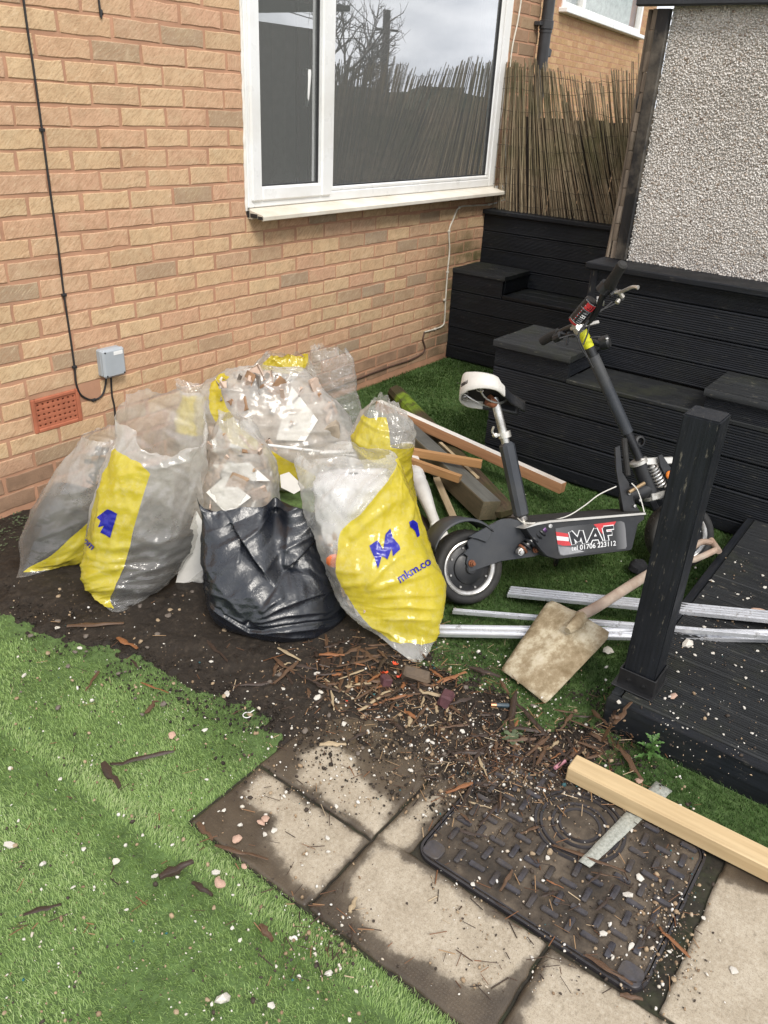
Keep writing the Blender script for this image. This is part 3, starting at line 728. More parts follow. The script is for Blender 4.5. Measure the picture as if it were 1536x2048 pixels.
mb.box((.06-s-.015, -2.462-s-.006, DZ+.0003), (.06+s+.012, -2.462+s+.012, DZ+.005), .001)
mb.build('shoe', M_shoe, post)
for y in (-2.44, -2.484): MB().lathe((.06-s, y, DZ+.03), (-1, 0, 0), [(.0001, .004), (.006, .003), (.006, 0)], 8).build('bolt', M_shoe, post)

# ================================================================== REED SCREEN, FENCE BEHIND
t = NT('reed'); oi = t('ObjectInfo'); at = t('Attribute', attribute_name='tone'); rnd = t.math('FRACT', t.math('ADD', oi.outputs['Random'], at.outputs['Fac']))
base = t.ramp(rnd, [(0.0, (.27, .205, .13)), (.3, (.36, .29, .19)), (.6, (.18, .12, .072)), (.8, (.30, .235, .15)), (1.0, (.12, .082, .05))])
c = t.coord('World', (60, 60, 6)); n = t.noise(c, 1.5, 5, .65); base = t.mix(t.ramp(n, [(.4, 0.0), (.7, .65)]), base, (.06, .05, .03))
w = t.coord('World'); n2 = t.noise(w, 3.2, 4, .6); base = t.mix(t.ramp(n2, [(.45, 0.0), (.68, .55)]), base, (.075, .085, .03))
M_reed = t.pbr(base, .8, 0, t.bump(n, .4, .002), .2)
M_wire = simple('rusty_wire', (.035, .024, .018), .7, bump=0)
screen = empty('reed_screen', (3.2, -.7, .968), 'weathered reed screen with a ragged top standing on the black seat back', 'reed screen')
ty = np.array([-1.6, -1.45, -.95, -.84, -.72, -.665, -.58, -.47, -.405, -.327, -.22, -.132, 0.02]); tz = np.array([1.8, 1.80, 1.815, 1.83, 1.80, 1.765, 1.752, 1.768, 1.805, 1.825, 1.85, 1.855, 1.85])
ly = np.array([-1.6, -.9, -.8, -.62, -.45, -.3, -.12, 0]); ls = np.array([.2, .24, .36, .5, .5, .34, .16, .03])
nr = 0; extra = MB(); tones = []
for layer in range(2):
    N = 205 if layer == 0 else 150
    for k in range(N):
        y_top = -.012-(1.5)*(k+rng.uniform(-.35, .35))/N
        if layer: y_top -= .003
        zt = np.interp(y_top, ty[::1], tz)+rng.normal(0, .022)-(rng.random() < .12)*rng.uniform(.03, .25)-(layer*.05*rng.random())
        if layer and y_top < -.34: zt = min(zt, 1.62+rng.normal(0, .1))
        sl_ = np.interp(y_top, ly, ls)*.68+rng.normal(0, .018)
        x = 3.205+layer*.012+rng.normal(0, .003); r_ = rng.uniform(.0025, .0044)
        pts = []
        for f in np.linspace(0, 1, 5):
            z = .969+(zt-.969)*f; yy = y_top-sl_*(1-f)**1.1*(zt-.969)/.85+rng.normal(0, .0012)
            pts.append((x+rng.normal(0, .0012)+.012*f*math.sin(k*.35), min(yy, -.012), z))
        if pts[0][1] < -1.62: continue
        if layer == 0 and nr < 290:
            MB().tube(pts, [r_*1.1, r_, r_, r_*.95, r_*.75], 6).build('reed', M_reed, screen, angle=80); nr += 1
        else:
            n0 = extra.n; extra.tube(pts, r_, 5); tones += [rng.random()]*(extra.n-n0)
o = extra.build('back_reeds', M_reed, screen, angle=80); tag(o, kind='stuff'); a_ = o.data.attributes.new('tone', 'FLOAT', 'POINT'); a_.data.foreach_set('value', np.array(tones, np.float32))
for z in (1.02, 1.13, 1.24, 1.36, 1.47, 1.58, 1.69, 1.765):
    yy = np.linspace(-.01, -1.45, 50); MB().tube(np.stack([np.full(50, 3.198)+rng.normal(0, .0012, 50), yy, z+.012*np.sin(yy*9+z*20)+rng.normal(0, .003, 50)], 1), .0011, 4).build('binding_wire', M_wire, screen)
M_fence = wood('dark_fence_timber', (.060, .042, .030), (.028, .02, .015), 2, 1)
fence = empty('board_fence', (3.33, -2.5, 0), 'dark brown boarded fence behind the reed screen', 'fence')
for k in range(50):
    y0 = -.06-.105*k; MB().box((3.32+.006*(k % 2), y0-.1, 0), (3.338+.006*(k % 2), y0, 1.545+rng.normal(0, .004)), .003).build('board', M_fence, fence)
MB().box((3.345, -5.3, 1.3), (3.385, -.06, 1.38), .003).build('rail', M_fence, fence)

# ================================================================== SHED
shed = empty('shed', (2.5, -3.0, 0), 'concrete shed with a white pebbledash wall and black corner trim', 'shed')
M_render = simple('render_coat', (.52, .49, .45), .95, var=.2, bump=.6, bscale=150, spec=.1)
M_sidebd = wood('shed_side_boards', (.050, .037, .030), (.022, .016, .013), 2, 1)
SY0, SY1, SX0, SX1, SZ1 = -1.50, -5.2, 1.935, 3.15, 2.0
mb = MB().box((SX0, SY1, .0), (SX1, SY0-.004, SZ1+.02), .002); mb.build('panel_wall', M_render, shed)
for k in range(9):
    x0 = 1.99+.13*k; MB().box((x0, SY0-.002, .0), (x0+.126, SY0+.016+.003*(k % 2), SZ1+.02), .003).build('side_board', M_sidebd, shed)
# pebbles
ico = bmesh.new(); bmesh.ops.create_icosphere(ico, subdivisions=1, radius=1); iv = np.array([v.co[:] for v in ico.verts]); itf = np.array([[v.index for v in f.verts] for f in ico.faces]); ico.free()
def scatter_rocks(P, S, nrm_rand=1.0, rand=.25):
    """P centres (n,3), S half sizes (n,3): angular pebbles as one vertex/triangle soup"""
    n = len(P); q = rng.normal(size=(n, 4)); q /= np.linalg.norm(q, axis=1)[:, None]; w, x, y, z = q.T
    R = np.stack([1-2*(y*y+z*z), 2*(x*y-z*w), 2*(x*z+y*w), 2*(x*y+z*w), 1-2*(x*x+z*z), 2*(y*z-x*w), 2*(x*z-y*w), 2*(y*z+x*w), 1-2*(x*x+y*y)], 1).reshape(n, 3, 3)
    V = iv[None]*(1+rng.uniform(-rand, rand, (n, len(iv), 1)))*S[:, None, :]
    V = np.einsum('nij,nkj->nki', R, V)+P[:, None, :]
    T = itf[None]+(np.arange(n)*len(iv))[:, None, None]
    return V.reshape(-1, 3), T.reshape(-1, 3)
t = NT('dash_stones'); at = t('Attribute', attribute_name='tone'); c = t.coord('World')
base = t.ramp(at.outputs['Fac'], [(0.0, (.50, .46, .42)), (.25, (.64, .605, .565)), (.6, (.78, .75, .715)), (.85, (.62, .58, .54)), (.97, (.46, .38, .31)), (1.0, (.14, .10, .08))])
base = t.mix(t.ramp(t.noise(c, 2.6, 5, .6), [(.45, 0.0), (.7, .35)]), base, (.26, .22, .17))
M_dash = t.pbr(base, .6, 0, t.bump(t.noise(c, 300, 3), .3, .001), .4)
gy, gz = np.meshgrid(np.arange(-3.05, SY0-.006, .0076), np.arange(.95, SZ1+.01, .0076)); k = gy.size
P = np.stack([np.full(k, SX0-.001)-rng.uniform(0, .004, k), gy.ravel()+rng.uniform(-.004, .004, k), gz.ravel()+rng.uniform(-.004, .004, k)], 1)
S = np.stack([rng.uniform(.0030, .0078, k), rng.uniform(.0030, .0070, k), rng.uniform(.0020, .0040, k)], 1)
V, T = scatter_rocks(P, S); V -= np.array(shed.location)
me = fast_mesh('pebbledash', V, tris=T); a_ = me.attributes.new('tone', 'FLOAT', 'POINT'); a_.data.foreach_set('value', np.repeat(rng.random(k).astype(np.float32), len(iv)))
tag(link('pebbledash', me, M_dash, shed), kind='stuff')
M_weath = wood('weathered_batten', (.27, .215, .16), (.12, .09, .065), 2, 1, dirt=(.06, .05, .04))
M_flake = wood('flaking_black_trim', (.013, .013, .015), (.008, .008, .009), 2, 1, rough=.6, dirt=(.22, .19, .15), dirt_amt=.8, dirt_scale=3.5)
MB().box((1.905, -1.502, .978), (1.935, -1.448, 2.0), .004, jit=.002).build('corner_board', M_flake, shed)
mb = MB(); zz = np.linspace(.978, 2.0, 14)
for k in range(13):
    o = .004*math.sin(k*1.3); mb.box((1.915, -1.446+o*.4, zz[k]), (1.94, -1.424+o, zz[k+1]-.001), .002, jit=.001)
mb.build('batten', M_weath, shed)
MB().tube(spline([(1.93, -1.405, .978), (1.94, -1.412, 1.3), (1.95, -1.408, 1.6), (1.955, -1.40, 2.0)], 16), [.011]*16, 7).build('batten', M_weath, shed)
MB().box((1.87, SY1, 2.006), (1.91, -1.36, 2.14), .005).build('fascia_board', simple('grey_black_fascia', (.022, .025, .03), .5, bump=.1), shed)
MB().box((1.88, SY1, 2.145), (3.3, -1.33, 2.18), .005).build('roof', simple('felt_roof', (.05, .05, .05), .9), shed)
lp = PX(1269, 205, 1.96)
o = empty('wall_light', (1.96, -1.40, lp[2]), 'round black outdoor wall light fixed beside the shed corner trim', 'wall light')
MB().lathe((1.98, -1.44, lp[2]), (0, 1, 0), [(.0001, .03), (.04, .03), (.046, .026), (.047, .008), (.044, 0), (.0001, 0)], 26).build('body', simple('light_casing', (.03, .035, .042), .4, bump=0), o)
MB().lathe((1.98, -1.409, lp[2]), (0, 1, 0), [(.0001, .003), (.036, .002), (.038, 0)], 26).build('diffuser', simple('smoked_lens', (.10, .11, .12), .3, bump=0), o)

# ================================================================== GROUND
def poly_sd(x, y, poly):
    """signed distance to a polygon (negative inside)"""
    p = np.stack([x, y], -1); poly = np.asarray(poly, float); d = np.full(x.shape, 1e9); ins = np.zeros(x.shape, bool); n = len(poly)
    for i in range(n):
        a, b = poly[i], poly[(i+1) % n]; e = b-a; w = p-a; t_ = np.clip((w @ e)/(e @ e), 0, 1); d = np.minimum(d, np.linalg.norm(w-t_[..., None]*e, axis=-1))
        c = ((a[1] > y) != (b[1] > y)) & (x < (b[0]-a[0])*(y-a[1])/(b[1]-a[1]+1e-12)+a[0]); ins ^= c
    return np.where(ins, -d, d)
SOIL_PX = [(-60, 1012), (40, 1000), (250, 950), (480, 880), (640, 930), (760, 1150), (868, 1300), (905, 1360), (985, 1400), (1020, 1445), (1100, 1480), (1175, 1450), (1205, 1420), (1210, 1460), (1245, 1500), (1190, 1540), (1120, 1545), (960, 1600), (860, 1560), (760, 1490), (560, 1480), (528, 1440), (430, 1395), (320, 1345), (190, 1290), (90, 1240), (-40, 1190), (-160, 1120)]
SOIL = np.array([G(u, v)[:2] for u, v in SOIL_PX])
def soil_amt(x, y):
    """>0 where bare soil shows"""
    p = xy3(x, y)
    return -poly_sd(x, y, SOIL)+.085*fbm(p, 6, 4, 3)+.06*fbm(p, 24, 3, 5)
PATX0, PATX1, PATY1 = -1.062, .02, -1.752
def patio_sd(x, y):
    left = PATX0+.0*x
    return np.maximum(np.maximum(left-x, x-(-.30)), y-PATY1)        # negative inside

t = NT('garden_soil'); c = t.coord('World'); n1 = t.noise(c, 7, 7, .65); n2 = t.noise(c, 60, 6, .7)
cc = t.ramp(n1, [(.3, (.014, .0105, .008)), (.6, (.026, .0195, .014)), (.8, (.042, .032, .023))]); cc = t.mix(t.ramp(n2, [(.5, 0.0), (.72, .5)]), cc, (.085, .064, .045))
M_soil = t.pbr(cc, t.ramp(n1, [(.35, .5), (.65, .9)]), 0, t.bump(t.mix(.5, n2, t.noise(c, 220, 4, .7)), .8, .008), .35)
M_ground = simple('outer_ground', (.05, .06, .025), .95, var=.4, scale=.6, bump=.3, coord='World')
gs = 220.0
o = MB().add([(-gs, -gs, -.06), (gs, -gs, -.06), (gs, gs, -.06), (-gs, gs, -.06)], [(0, 1, 2, 3)]).build('ground', M_ground, origin=(0, 0, -.06), smooth=False); tag(o, 'outer ground of the gardens', kind='structure')

# turf backing sheet
M_turfback = simple('turf_backing', (.085, .14, .042), .95, var=.35, scale=40, bump=.5, bscale=200, coord='World')
gx, gy = np.meshgrid(np.linspace(-4.2, 2.9, 120), np.linspace(-5.2, .0, 90)); gz = -.014+.003*fbm(xy3(gx, gy), 3, 2, 9)
nx_, ny_ = gx.shape[1], gx.shape[0]; idx = np.arange(nx_*ny_).reshape(ny_, nx_)
quads = np.stack([idx[:-1, :-1], idx[:-1, 1:], idx[1:, 1:], idx[1:, :-1]], -1).reshape(-1, 4)
o = link('lawn', fast_mesh('lawn', np.stack([gx, gy, gz], -1).reshape(-1, 3), quads=quads, smooth=True), M_turfback); tag(o, 'artificial turf laid over the yard', kind='structure')

# soil sheet: rises through the turf where bare
x0, x1, y0, y1 = -1.75, .35, -2.75, .0; nx_, ny_ = 330, 420
gx, gy = np.meshgrid(np.linspace(x0, x1, nx_), np.linspace(y0, y1, ny_)); sa = soil_amt(gx, gy); p3 = xy3(gx, gy)
inpat = patio_sd(gx, gy)
gz = np.where(sa > 0, -.006+np.minimum(sa, .12)*.10, -.014-.25*np.minimum(-sa, .2)); gz += .0055*fbm(p3, 14, 3, 21)+.0035*fbm(p3, 55, 3, 22)
gz = np.where((sa > -.02) & (inpat < 0), np.minimum(gz, .006+.012*np.clip(sa*6, 0, 1)*fbm(p3, 18, 3, 4))-.003, gz)
gz = np.minimum(gz, .012)
idx = np.arange(nx_*ny_).reshape(ny_, nx_); quads = np.stack([idx[:-1, :-1], idx[:-1, 1:], idx[1:, 1:], idx[1:, :-1]], -1).reshape(-1, 4)
o = link('soil', fast_mesh('soil', np.stack([gx, gy, gz], -1).reshape(-1, 3), quads=quads, smooth=True), M_soil); tag(o, 'bare dark soil under the rubble bags', kind='structure')
def soil_z(x, y): return .004

# ------------------------------------------------------------------ paving
t = NT('paving_slab'); c = t.coord('World'); n = t.noise(c, 11, 6, .6); fine = t.noise(c, 420, 3, .7)
dry = t.ramp(n, [(.3, (.345, .29, .215)), (.55, (.42, .36, .275)), (.8, (.49, .43, .34))]); dry = t.mix(t.ramp(fine, [(.35, .35), (.6, 0.0)]), dry, (.16, .13, .09))
wet = t.ramp(n, [(.3, (.062, .047, .032)), (.7, (.118, .090, .061))]); wet = t.mix(t.ramp(fine, [(.4, .3), (.6, 0.0)]), wet, (.035, .026, .018))
at = t('Attribute', attribute_name='damp'); edge = t.math('ADD', at.outputs['Fac'], t.math('MULTIPLY', t.math('SUBTRACT', t.noise(c, 9, 7, .68), .5), .10))
f = t.ramp(edge, [(.486, 0.0), (.496, .3), (.505, .88), (.525, 1.0)])
pit = t.voro(c, 260); dry = t.mix(t.ramp(pit, [(.12, .55), (.3, 0.0)]), dry, (.13, .105, .075)); gr = t.noise(c, 95, 5, .75); dry = t.mix(t.ramp(gr, [(.52, 0.0), (.66, .5)]), dry, (.50, .45, .37)); dry = t.mix(t.ramp(gr, [(.34, .5), (.46, 0.0)]), dry, (.17, .14, .10)); wet = t.mix(t.ramp(gr, [(.55, 0.0), (.7, .4)]), wet, (.17, .135, .095)); wet = t.mix(t.ramp(t.noise(c, 4, 5, .6), [(.42, 0.0), (.6, .75)]), wet, (.045, .034, .024))
col = t.mix(f, dry, wet)
col = t.mix(t.ramp(t.noise(c, 34, 5, .7), [(.62, 0.0), (.72, .35)]), col, (.09, .07, .045))
dm = t.coord('World', (1, 1, 1), (0, 0, math.radians(45))); ck = t('TexChecker'); t.L(dm, ck.inputs['Vector']); ck.inputs['Scale'].default_value = 190
h = t.mix(.45, t.mix(.5, fine, t.noise(c, 120, 4)), ck.outputs['Fac'])
M_slab = t.pbr(col, t.mix(f, (.85, .85, .85), (.38, .38, .38)), 0, t.bump(t.mix(.5, h, gr), .5, .0025), .4)
patio = empty('patio', (-.8, -2.2, 0), 'textured concrete paving slabs with wet dirty edges', 'paving'); tag(patio, kind='structure'); del patio['category']
# dry patch outlines (pixels) inside each slab: outside them the slab is wet
DRY = [[(605, 1505), (655, 1480), (690, 1497), (715, 1540), (770, 1600), (778, 1612), (755, 1665), (735, 1662), (640, 1585), (598, 1560)],
       [(515, 1548), (545, 1555), (565, 1578), (700, 1652), (735, 1672), (630, 1782), (590, 1760), (570, 1720), (538, 1690), (535, 1665), (548, 1640), (500, 1598), (498, 1575)],
       [(765, 1672), (800, 1655), (850, 1590), (885, 1582), (880, 1600), (820, 1690), (800, 1700), (768, 1685)],
       [(752, 1685), (790, 1700), (850, 1740), (960, 1810), (1072, 1880), (1075, 1905), (1010, 1985), (960, 1975), (850, 1930), (755, 1880), (720, 1830), (690, 1790), (700, 1750)],
       [(1100, 1915), (1180, 1960), (1290, 2010), (1330, 2060), (1300, 2200), (1030, 2160), (1040, 2020)],
       [(1425, 1750), (1540, 1800), (1700, 2000), (1600, 2300), (1330, 2080), (1320, 1985), (1390, 1890), (1400, 1800)]]
DRYG = [np.array([G(u, v)[:2] for u, v in q]) for q in DRY]
def slab(x0, x1, y0, y1, z=0.0):
    """one paving slab with a damp attribute on a fine top grid"""
    n_ = 56; sx = np.linspace(x0, x1, n_); sy = np.linspace(y0, y1, n_); gx, gy = np.meshgrid(sx, sy); e = np.minimum(np.minimum(gx-x0, x1-gx), np.minimum(gy-y0, y1-gy))
    gz = z-.0045*np.clip(1-e/.008, 0, 1)**2+.0006*fbm(xy3(gx, gy), 30, 2, 5); jx = .0022*noise3(xy3(gx, gy), 45, 8)*(e < 1e-6)
    V = np.stack([gx+jx, gy+jx, gz], -1).reshape(-1, 3); idx = np.arange(n_*n_).reshape(n_, n_); q = np.stack([idx[:-1, :-1], idx[:-1, 1:], idx[1:, 1:], idx[1:, :-1]], -1).reshape(-1, 4)
    rim = np.concatenate([idx[0, :-1], idx[:-1, -1], idx[-1, :0:-1], idx[:0:-1, 0]]); k = len(rim); low = V[rim]*[1, 1, 0]+[0, 0, -.04]
    q2 = np.stack([np.arange(k)+len(V), (np.arange(k)+1) % k+len(V), rim[(np.arange(k)+1) % k], rim], -1)
    d = np.min([poly_sd(gx, gy, g) for g in DRYG], axis=0).ravel()
    V2 = np.concatenate([V, low])-np.array(patio.location); me = fast_mesh('slab', V2, quads=np.concatenate([q, q2]))
    a_ = me.attributes.new('damp', 'FLOAT', 'POINT'); a_.data.foreach_set('value', np.concatenate([np.clip(.5+d, 0, 1), np.full(k, .9)]).astype(np.float32))
    return link('slab', me, M_slab, patio)
jx = -.8225; jy = -2.137; g_ = .004
slab(jx+g_, -.345, jy+g_, PATY1); slab(PATX0, jx-g_, jy+g_, PATY1-.004, -.002); slab(jx+g_, -.30, -2.232, jy-g_, -.001)
slab(PATX0+.004, -.797, -2.598, jy-g_, .001); slab(PATX0, -.80, -3.06, -2.606, -.001); slab(-.79, -.30, -3.30, -2.846, .001); slab(PATX0, -.80, -3.5, -3.068, .0); slab(-.79, -.3, -3.75, -3.308, 0)
M_joint = simple('joint_dirt', (.022, .018, .012), .9, var=.4, scale=60, bump=.6, coord='World', dirt=(.03, .04, .012), dirt_amt=.6)
o = MB().box((PATX0-.004, -3.76, -.05), (-.30, PATY1+.004, -.009), .001).build('joint_filling', M_joint, patio)

# ------------------------------------------------------------------ inspection cover
cov = empty('inspection_cover', (-.55, -2.52, 0), 'black plastic inspection cover with raised treads and a round cap', 'inspection cover')
t = NT('cover_plastic'); c = t.coord('World'); n = t.noise(c, 12, 6, .65)
M_cov = t.pbr(t.ramp(n, [(.3, (.020, .018, .020)), (.7, (.042, .038, .040))]), .42, 0, t.bump(t.noise(c, 200, 3), .2, .001), .45)
t = NT('cover_dirt'); c = t.coord('World'); n = t.noise(c, 9, 7, .65)
M_covd = t.pbr(t.ramp(n, [(.34, (.020, .017, .014)), (.5, (.062, .048, .035)), (.68, (.15, .118, .085))]), .6, 0, t.bump(t.noise(c, 140, 5, .7), .5, .003), .35)
M_tread = simple('tread_plastic', (.044, .042, .050), .45, var=.4, scale=50, bump=.2, bscale=150, spec=.45, rnd=True, dirt=(.07, .055, .04), dirt_amt=.8)
cx0, cx1, cy0, cy1 = -.790, -.318, -2.806, -2.238
def rrect(x0, x1, y0, y1, r, n=6):
    pts = []
    for (a, b, s) in ((x1-r, y1-r, 0), (x0+r, y1-r, 90), (x0+r, y0+r, 180), (x1-r, y0+r, 270)):
        for k in range(n+1): th = math.radians(s+90*k/n); pts.append((a+r*math.cos(th), b+r*math.sin(th)))
    return pts
def ring(mb, outer, inner, z0, z1):
    n_ = len(outer); V = [(x, y, z) for q, z in ((outer, z0), (outer, z1), (inner, z1), (inner, z0)) for x, y in q]; Fc = []
    for r_ in range(3):
        for j in range(n_): k = (j+1) % n_; Fc.append((r_*n_+j, r_*n_+k, (r_+1)*n_+k, (r_+1)*n_+j))
    mb.add(V, Fc)
mb = MB(); ring(mb, rrect(cx0, cx1, cy0, cy1, .045), rrect(cx0+.006, cx1-.006, cy0+.006, cy1-.006, .04), -.03, .002); mb.build('frame', M_cov, cov)
mb = MB(); mb.prism(rrect(cx0+.009, cx1-.009, cy0+.009, cy1-.009, .038), (V3(0, 0, 0), X_, Y_, Z_), -.03, .0005); mb.build('plate', M_covd, cov)
mb = MB(); ring(mb, rrect(cx0+.0095, cx1-.0095, cy0+.0095, cy1-.0095, .038), rrect(cx0+.0135, cx1-.0135, cy0+.0135, cy1-.0135, .034), -.01, .0035); mb.build('rim', M_cov, cov)
LC = V3(-.458, -2.520, 0); LR = .122
tm = {}
for d in (0, 1):
    m_ = MB(); m_.cbox((0, 0, 0), (.041, .0135, .009) if d == 0 else (.0135, .041, .009), None, .0025, 0, .0004); tmp = m_.build('tread', M_tread, None, origin=(0, 0, 0)); tm[d] = tmp.data; bpy.data.objects.remove(tmp)
for i in range(-1, 10):
    for j in range(-1, 13):
        x, y = -.7315+.0475*i, -2.2865-.0475*j
        ori = 0 if (i+j) % 2 else 1
        if ori == 0: pass
        ex, ey = (.021, .007) if ori == 0 else (.007, .021)
        if x-ex < cx0+.016 or x+ex > cx1-.016 or y-ey < cy0+.016 or y+ey > cy1-.016: continue
        if math.hypot(x-LC[0], y-LC[1]) < LR+.014: continue
        if math.hypot(x-(cx0+.035), y-(cy1-.04)) < .034 or math.hypot(x-(cx0+.03), y-(cy0+.035)) < .036: continue
        o = bpy.data.objects.new('tread', tm[ori]); COL.objects.link(o); o.parent = cov; o.location = (x+rng.normal(0, .0006)-cov.location[0], y+rng.normal(0, .0006)-cov.location[1], .0045+rng.normal(0, .0005)); o.rotation_euler[2] = rng.normal(0, .02)
for (a, b, r_) in ((cx0+.033, cy1-.038, .024), (cx0+.034, cy0+.036, .026)): MB().prism(rrect(a-r_, a+r_, b-r_, b+r_, r_*.6), (V3(0, 0, 0), X_, Y_, Z_), -.004, .009, ch=.002).build('corner_boss', M_tread, cov)
for r_ in (.113, .099, .070, .052):
    MB().lathe(LC, (0, 0, 1), [(r_-.006, 0), (r_-.005, .0045), (r_+.001, .005), (r_+.003, 0)], 56).build('cap_ring', M_cov, cov)
MB().lathe(LC, (0, 0, 1), [(.0001, .0035), (.03, .0035), (.05, .002), (.052, -.002)], 40).build('cap_centre', M_covd, cov)

# ------------------------------------------------------------------ grass blades (stuff)
def blades(n_target, xr, yr, keep, len_, wid, dens_name, z0=-.013):
    out = []
    x = rng.uniform(*xr, n_target); y = rng.uniform(*yr, n_target); k = keep(x, y); return x[k], y[k]
def in_frame(x, y, m=50):
    q = proj(np.stack([x, y, np.zeros_like(x)], -1)); return (q[:, 2] > .3) & (q[:, 0] > -m) & (q[:, 0] < 1536+m) & (q[:, 1] > -m) & (q[:, 1] < 2048+m*2)
def allowed(x, y):
    s = soil_amt(x, y); p = xy3(x, y)
    k = s < rng.normal(-.022, .045, len(x))+.05*fbm(p, 22, 3, 77)
    pin = (patio_sd(x, y) < rng.normal(.003, .004, len(x)))
    # turf laps over the far right of the paving, next to the deck
    lap = (x > -.300+.012*noise3(p, 25, 4)) & (x < DX0-.004)
    k &= ~(pin & ~lap)
    k &= ~((x > DX0-.003) & (x < DX1+.005) & (y < DY0+.003))
    k &= ~((x > XF-.002) & (y < YL+.004)) & ~(x > XB-.002) & (y < -.004)
    return k & in_frame(x, y)
xs_, ys_ = [], []
for n_try, near in ((1500000, 1), (420000, 0)):
    x = rng.uniform(-2.2, 2.85, n_try); y = rng.uniform(-4.6, 0, n_try)
    dist = np.hypot(np.hypot(x-CAM[0], y-CAM[1]), CAM[2])
    p = np.clip((2.3/dist)**2.2, .1, 1.0) if near else np.where(dist > 3, .8, 0)
    k = (rng.random(n_try) < p); x, y = x[k], y[k]; k = allowed(x, y); xs_.append(x[k]); ys_.append(y[k])
bx, by = np.concatenate(xs_), np.concatenate(ys_); nbld = len(bx)
p = xy3(bx, by); dist = np.hypot(np.hypot(bx-CAM[0], by-CAM[1]), CAM[2])
fold = (by-(-2.08))-(bx-(-1.25))*1.0                                    # the seam between two strips of turf
seam0 = G(360, 1690)[:2]; seam1 = G(860, 2048)[:2]; sdv = unit(seam1-seam0); snv = np.array([-sdv[1], sdv[0]])
sd_ = (np.stack([bx, by], -1)-seam0) @ snv
az = 2.6+1.5*fbm(p, 5, 3, 41)+rng.normal(0, .9, nbld); az = np.where(np.abs(sd_) < .035, math.atan2(sdv[1], sdv[0])+math.pi/2+rng.normal(0, .5, nbld), az)
ln = rng.uniform(.009, .0155, nbld)*(1+.2*fbm(p, 8, 2, 43)); ln *= np.where(bx < -.6, .9, 1.3)
sa = soil_amt(bx, by); ln *= np.clip(.35+(-sa)*9, .4, 1)
lean = rng.uniform(.45, 1.1, nbld)*ln; wd = rng.uniform(.0011, .0018, nbld)*np.clip(dist/2.4, .85, 1.9)
dx, dy = np.cos(az), np.sin(az); ux, uy = -dy, dx
z0_ = np.full(nbld, -.013)
b0 = np.stack([bx, by, z0_], -1); side = np.stack([ux, uy, np.zeros(nbld)], -1)*wd[:, None]/2
mid = b0+np.stack([dx*lean*.35, dy*lean*.35, ln*.62], -1); tip = b0+np.stack([dx*lean, dy*lean, np.sqrt(np.maximum(ln**2-lean**2*.55, 9e-6))], -1)
V = np.stack([b0-side, b0+side, mid-side*.85, mid+side*.85, tip], 1).reshape(-1, 3); i5 = np.arange(nbld)[:, None]*5
tris = np.concatenate([i5+np.array([0, 1, 3]), i5+np.array([0, 3, 2]), i5+np.array([2, 3, 4])])
t = NT('turf_blade'); at = t('Attribute', attribute_name='tone'); wear = t('Attribute', attribute_name='wear')  # 'wear' holds painted light: turf brighter left, shaded right
shaded = t.ramp(at.outputs['Fac'], [(0.0, (.024, .062, .012)), (.4, (.046, .108, .022)), (.75, (.075, .155, .038)), (1.0, (.15, .21, .075))])
lightened = t.ramp(at.outputs['Fac'], [(0.0, (.15, .24, .062)), (.4, (.29, .42, .135)), (.75, (.39, .53, .205)), (1.0, (.56, .64, .34))])
cc = t.mix(wear.outputs['Fac'], shaded, lightened)  # light painted into the blade colour: left turf brightened, right turf shaded
bs = t('BsdfPrincipled'); t.L(cc, bs.inputs['Base Color']); bs.inputs['Roughness'].default_value = .5; bs.inputs['Specular IOR Level'].default_value = .3
tl = t('BsdfTranslucent'); t.L(cc, tl.inputs[0]); ms = t('MixShader'); ms.inputs[0].default_value = .3; t.L(bs.outputs[0], ms.inputs[1]); t.L(tl.outputs[0], ms.inputs[2]); t.L(ms.outputs[0], t.out.inputs[0]); M_blade = t.m
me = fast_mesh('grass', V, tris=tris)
tone = np.clip(rng.beta(2, 2.4, nbld)+.30*fbm(p, 5, 4, 51)+.28*np.exp(-(sd_/.03)**2)*(bx < -.5)-.22*np.exp(-((sd_+.07)/.05)**2)*(bx < -.5), 0, 1); litv = np.clip((-.35-bx)/.5+.35*fbm(p, 2.2, 3, 61)+.1, .08, 1)*np.clip(.55+(-sa-.02)*3.5, .45, 1)
for nm, v in (('tone', tone), ('wear', litv)):  # 'wear' carries the painted light, high on the left
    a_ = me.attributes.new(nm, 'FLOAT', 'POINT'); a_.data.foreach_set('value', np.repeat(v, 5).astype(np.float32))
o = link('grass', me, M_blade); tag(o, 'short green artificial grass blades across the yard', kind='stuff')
print('blades', nbld)

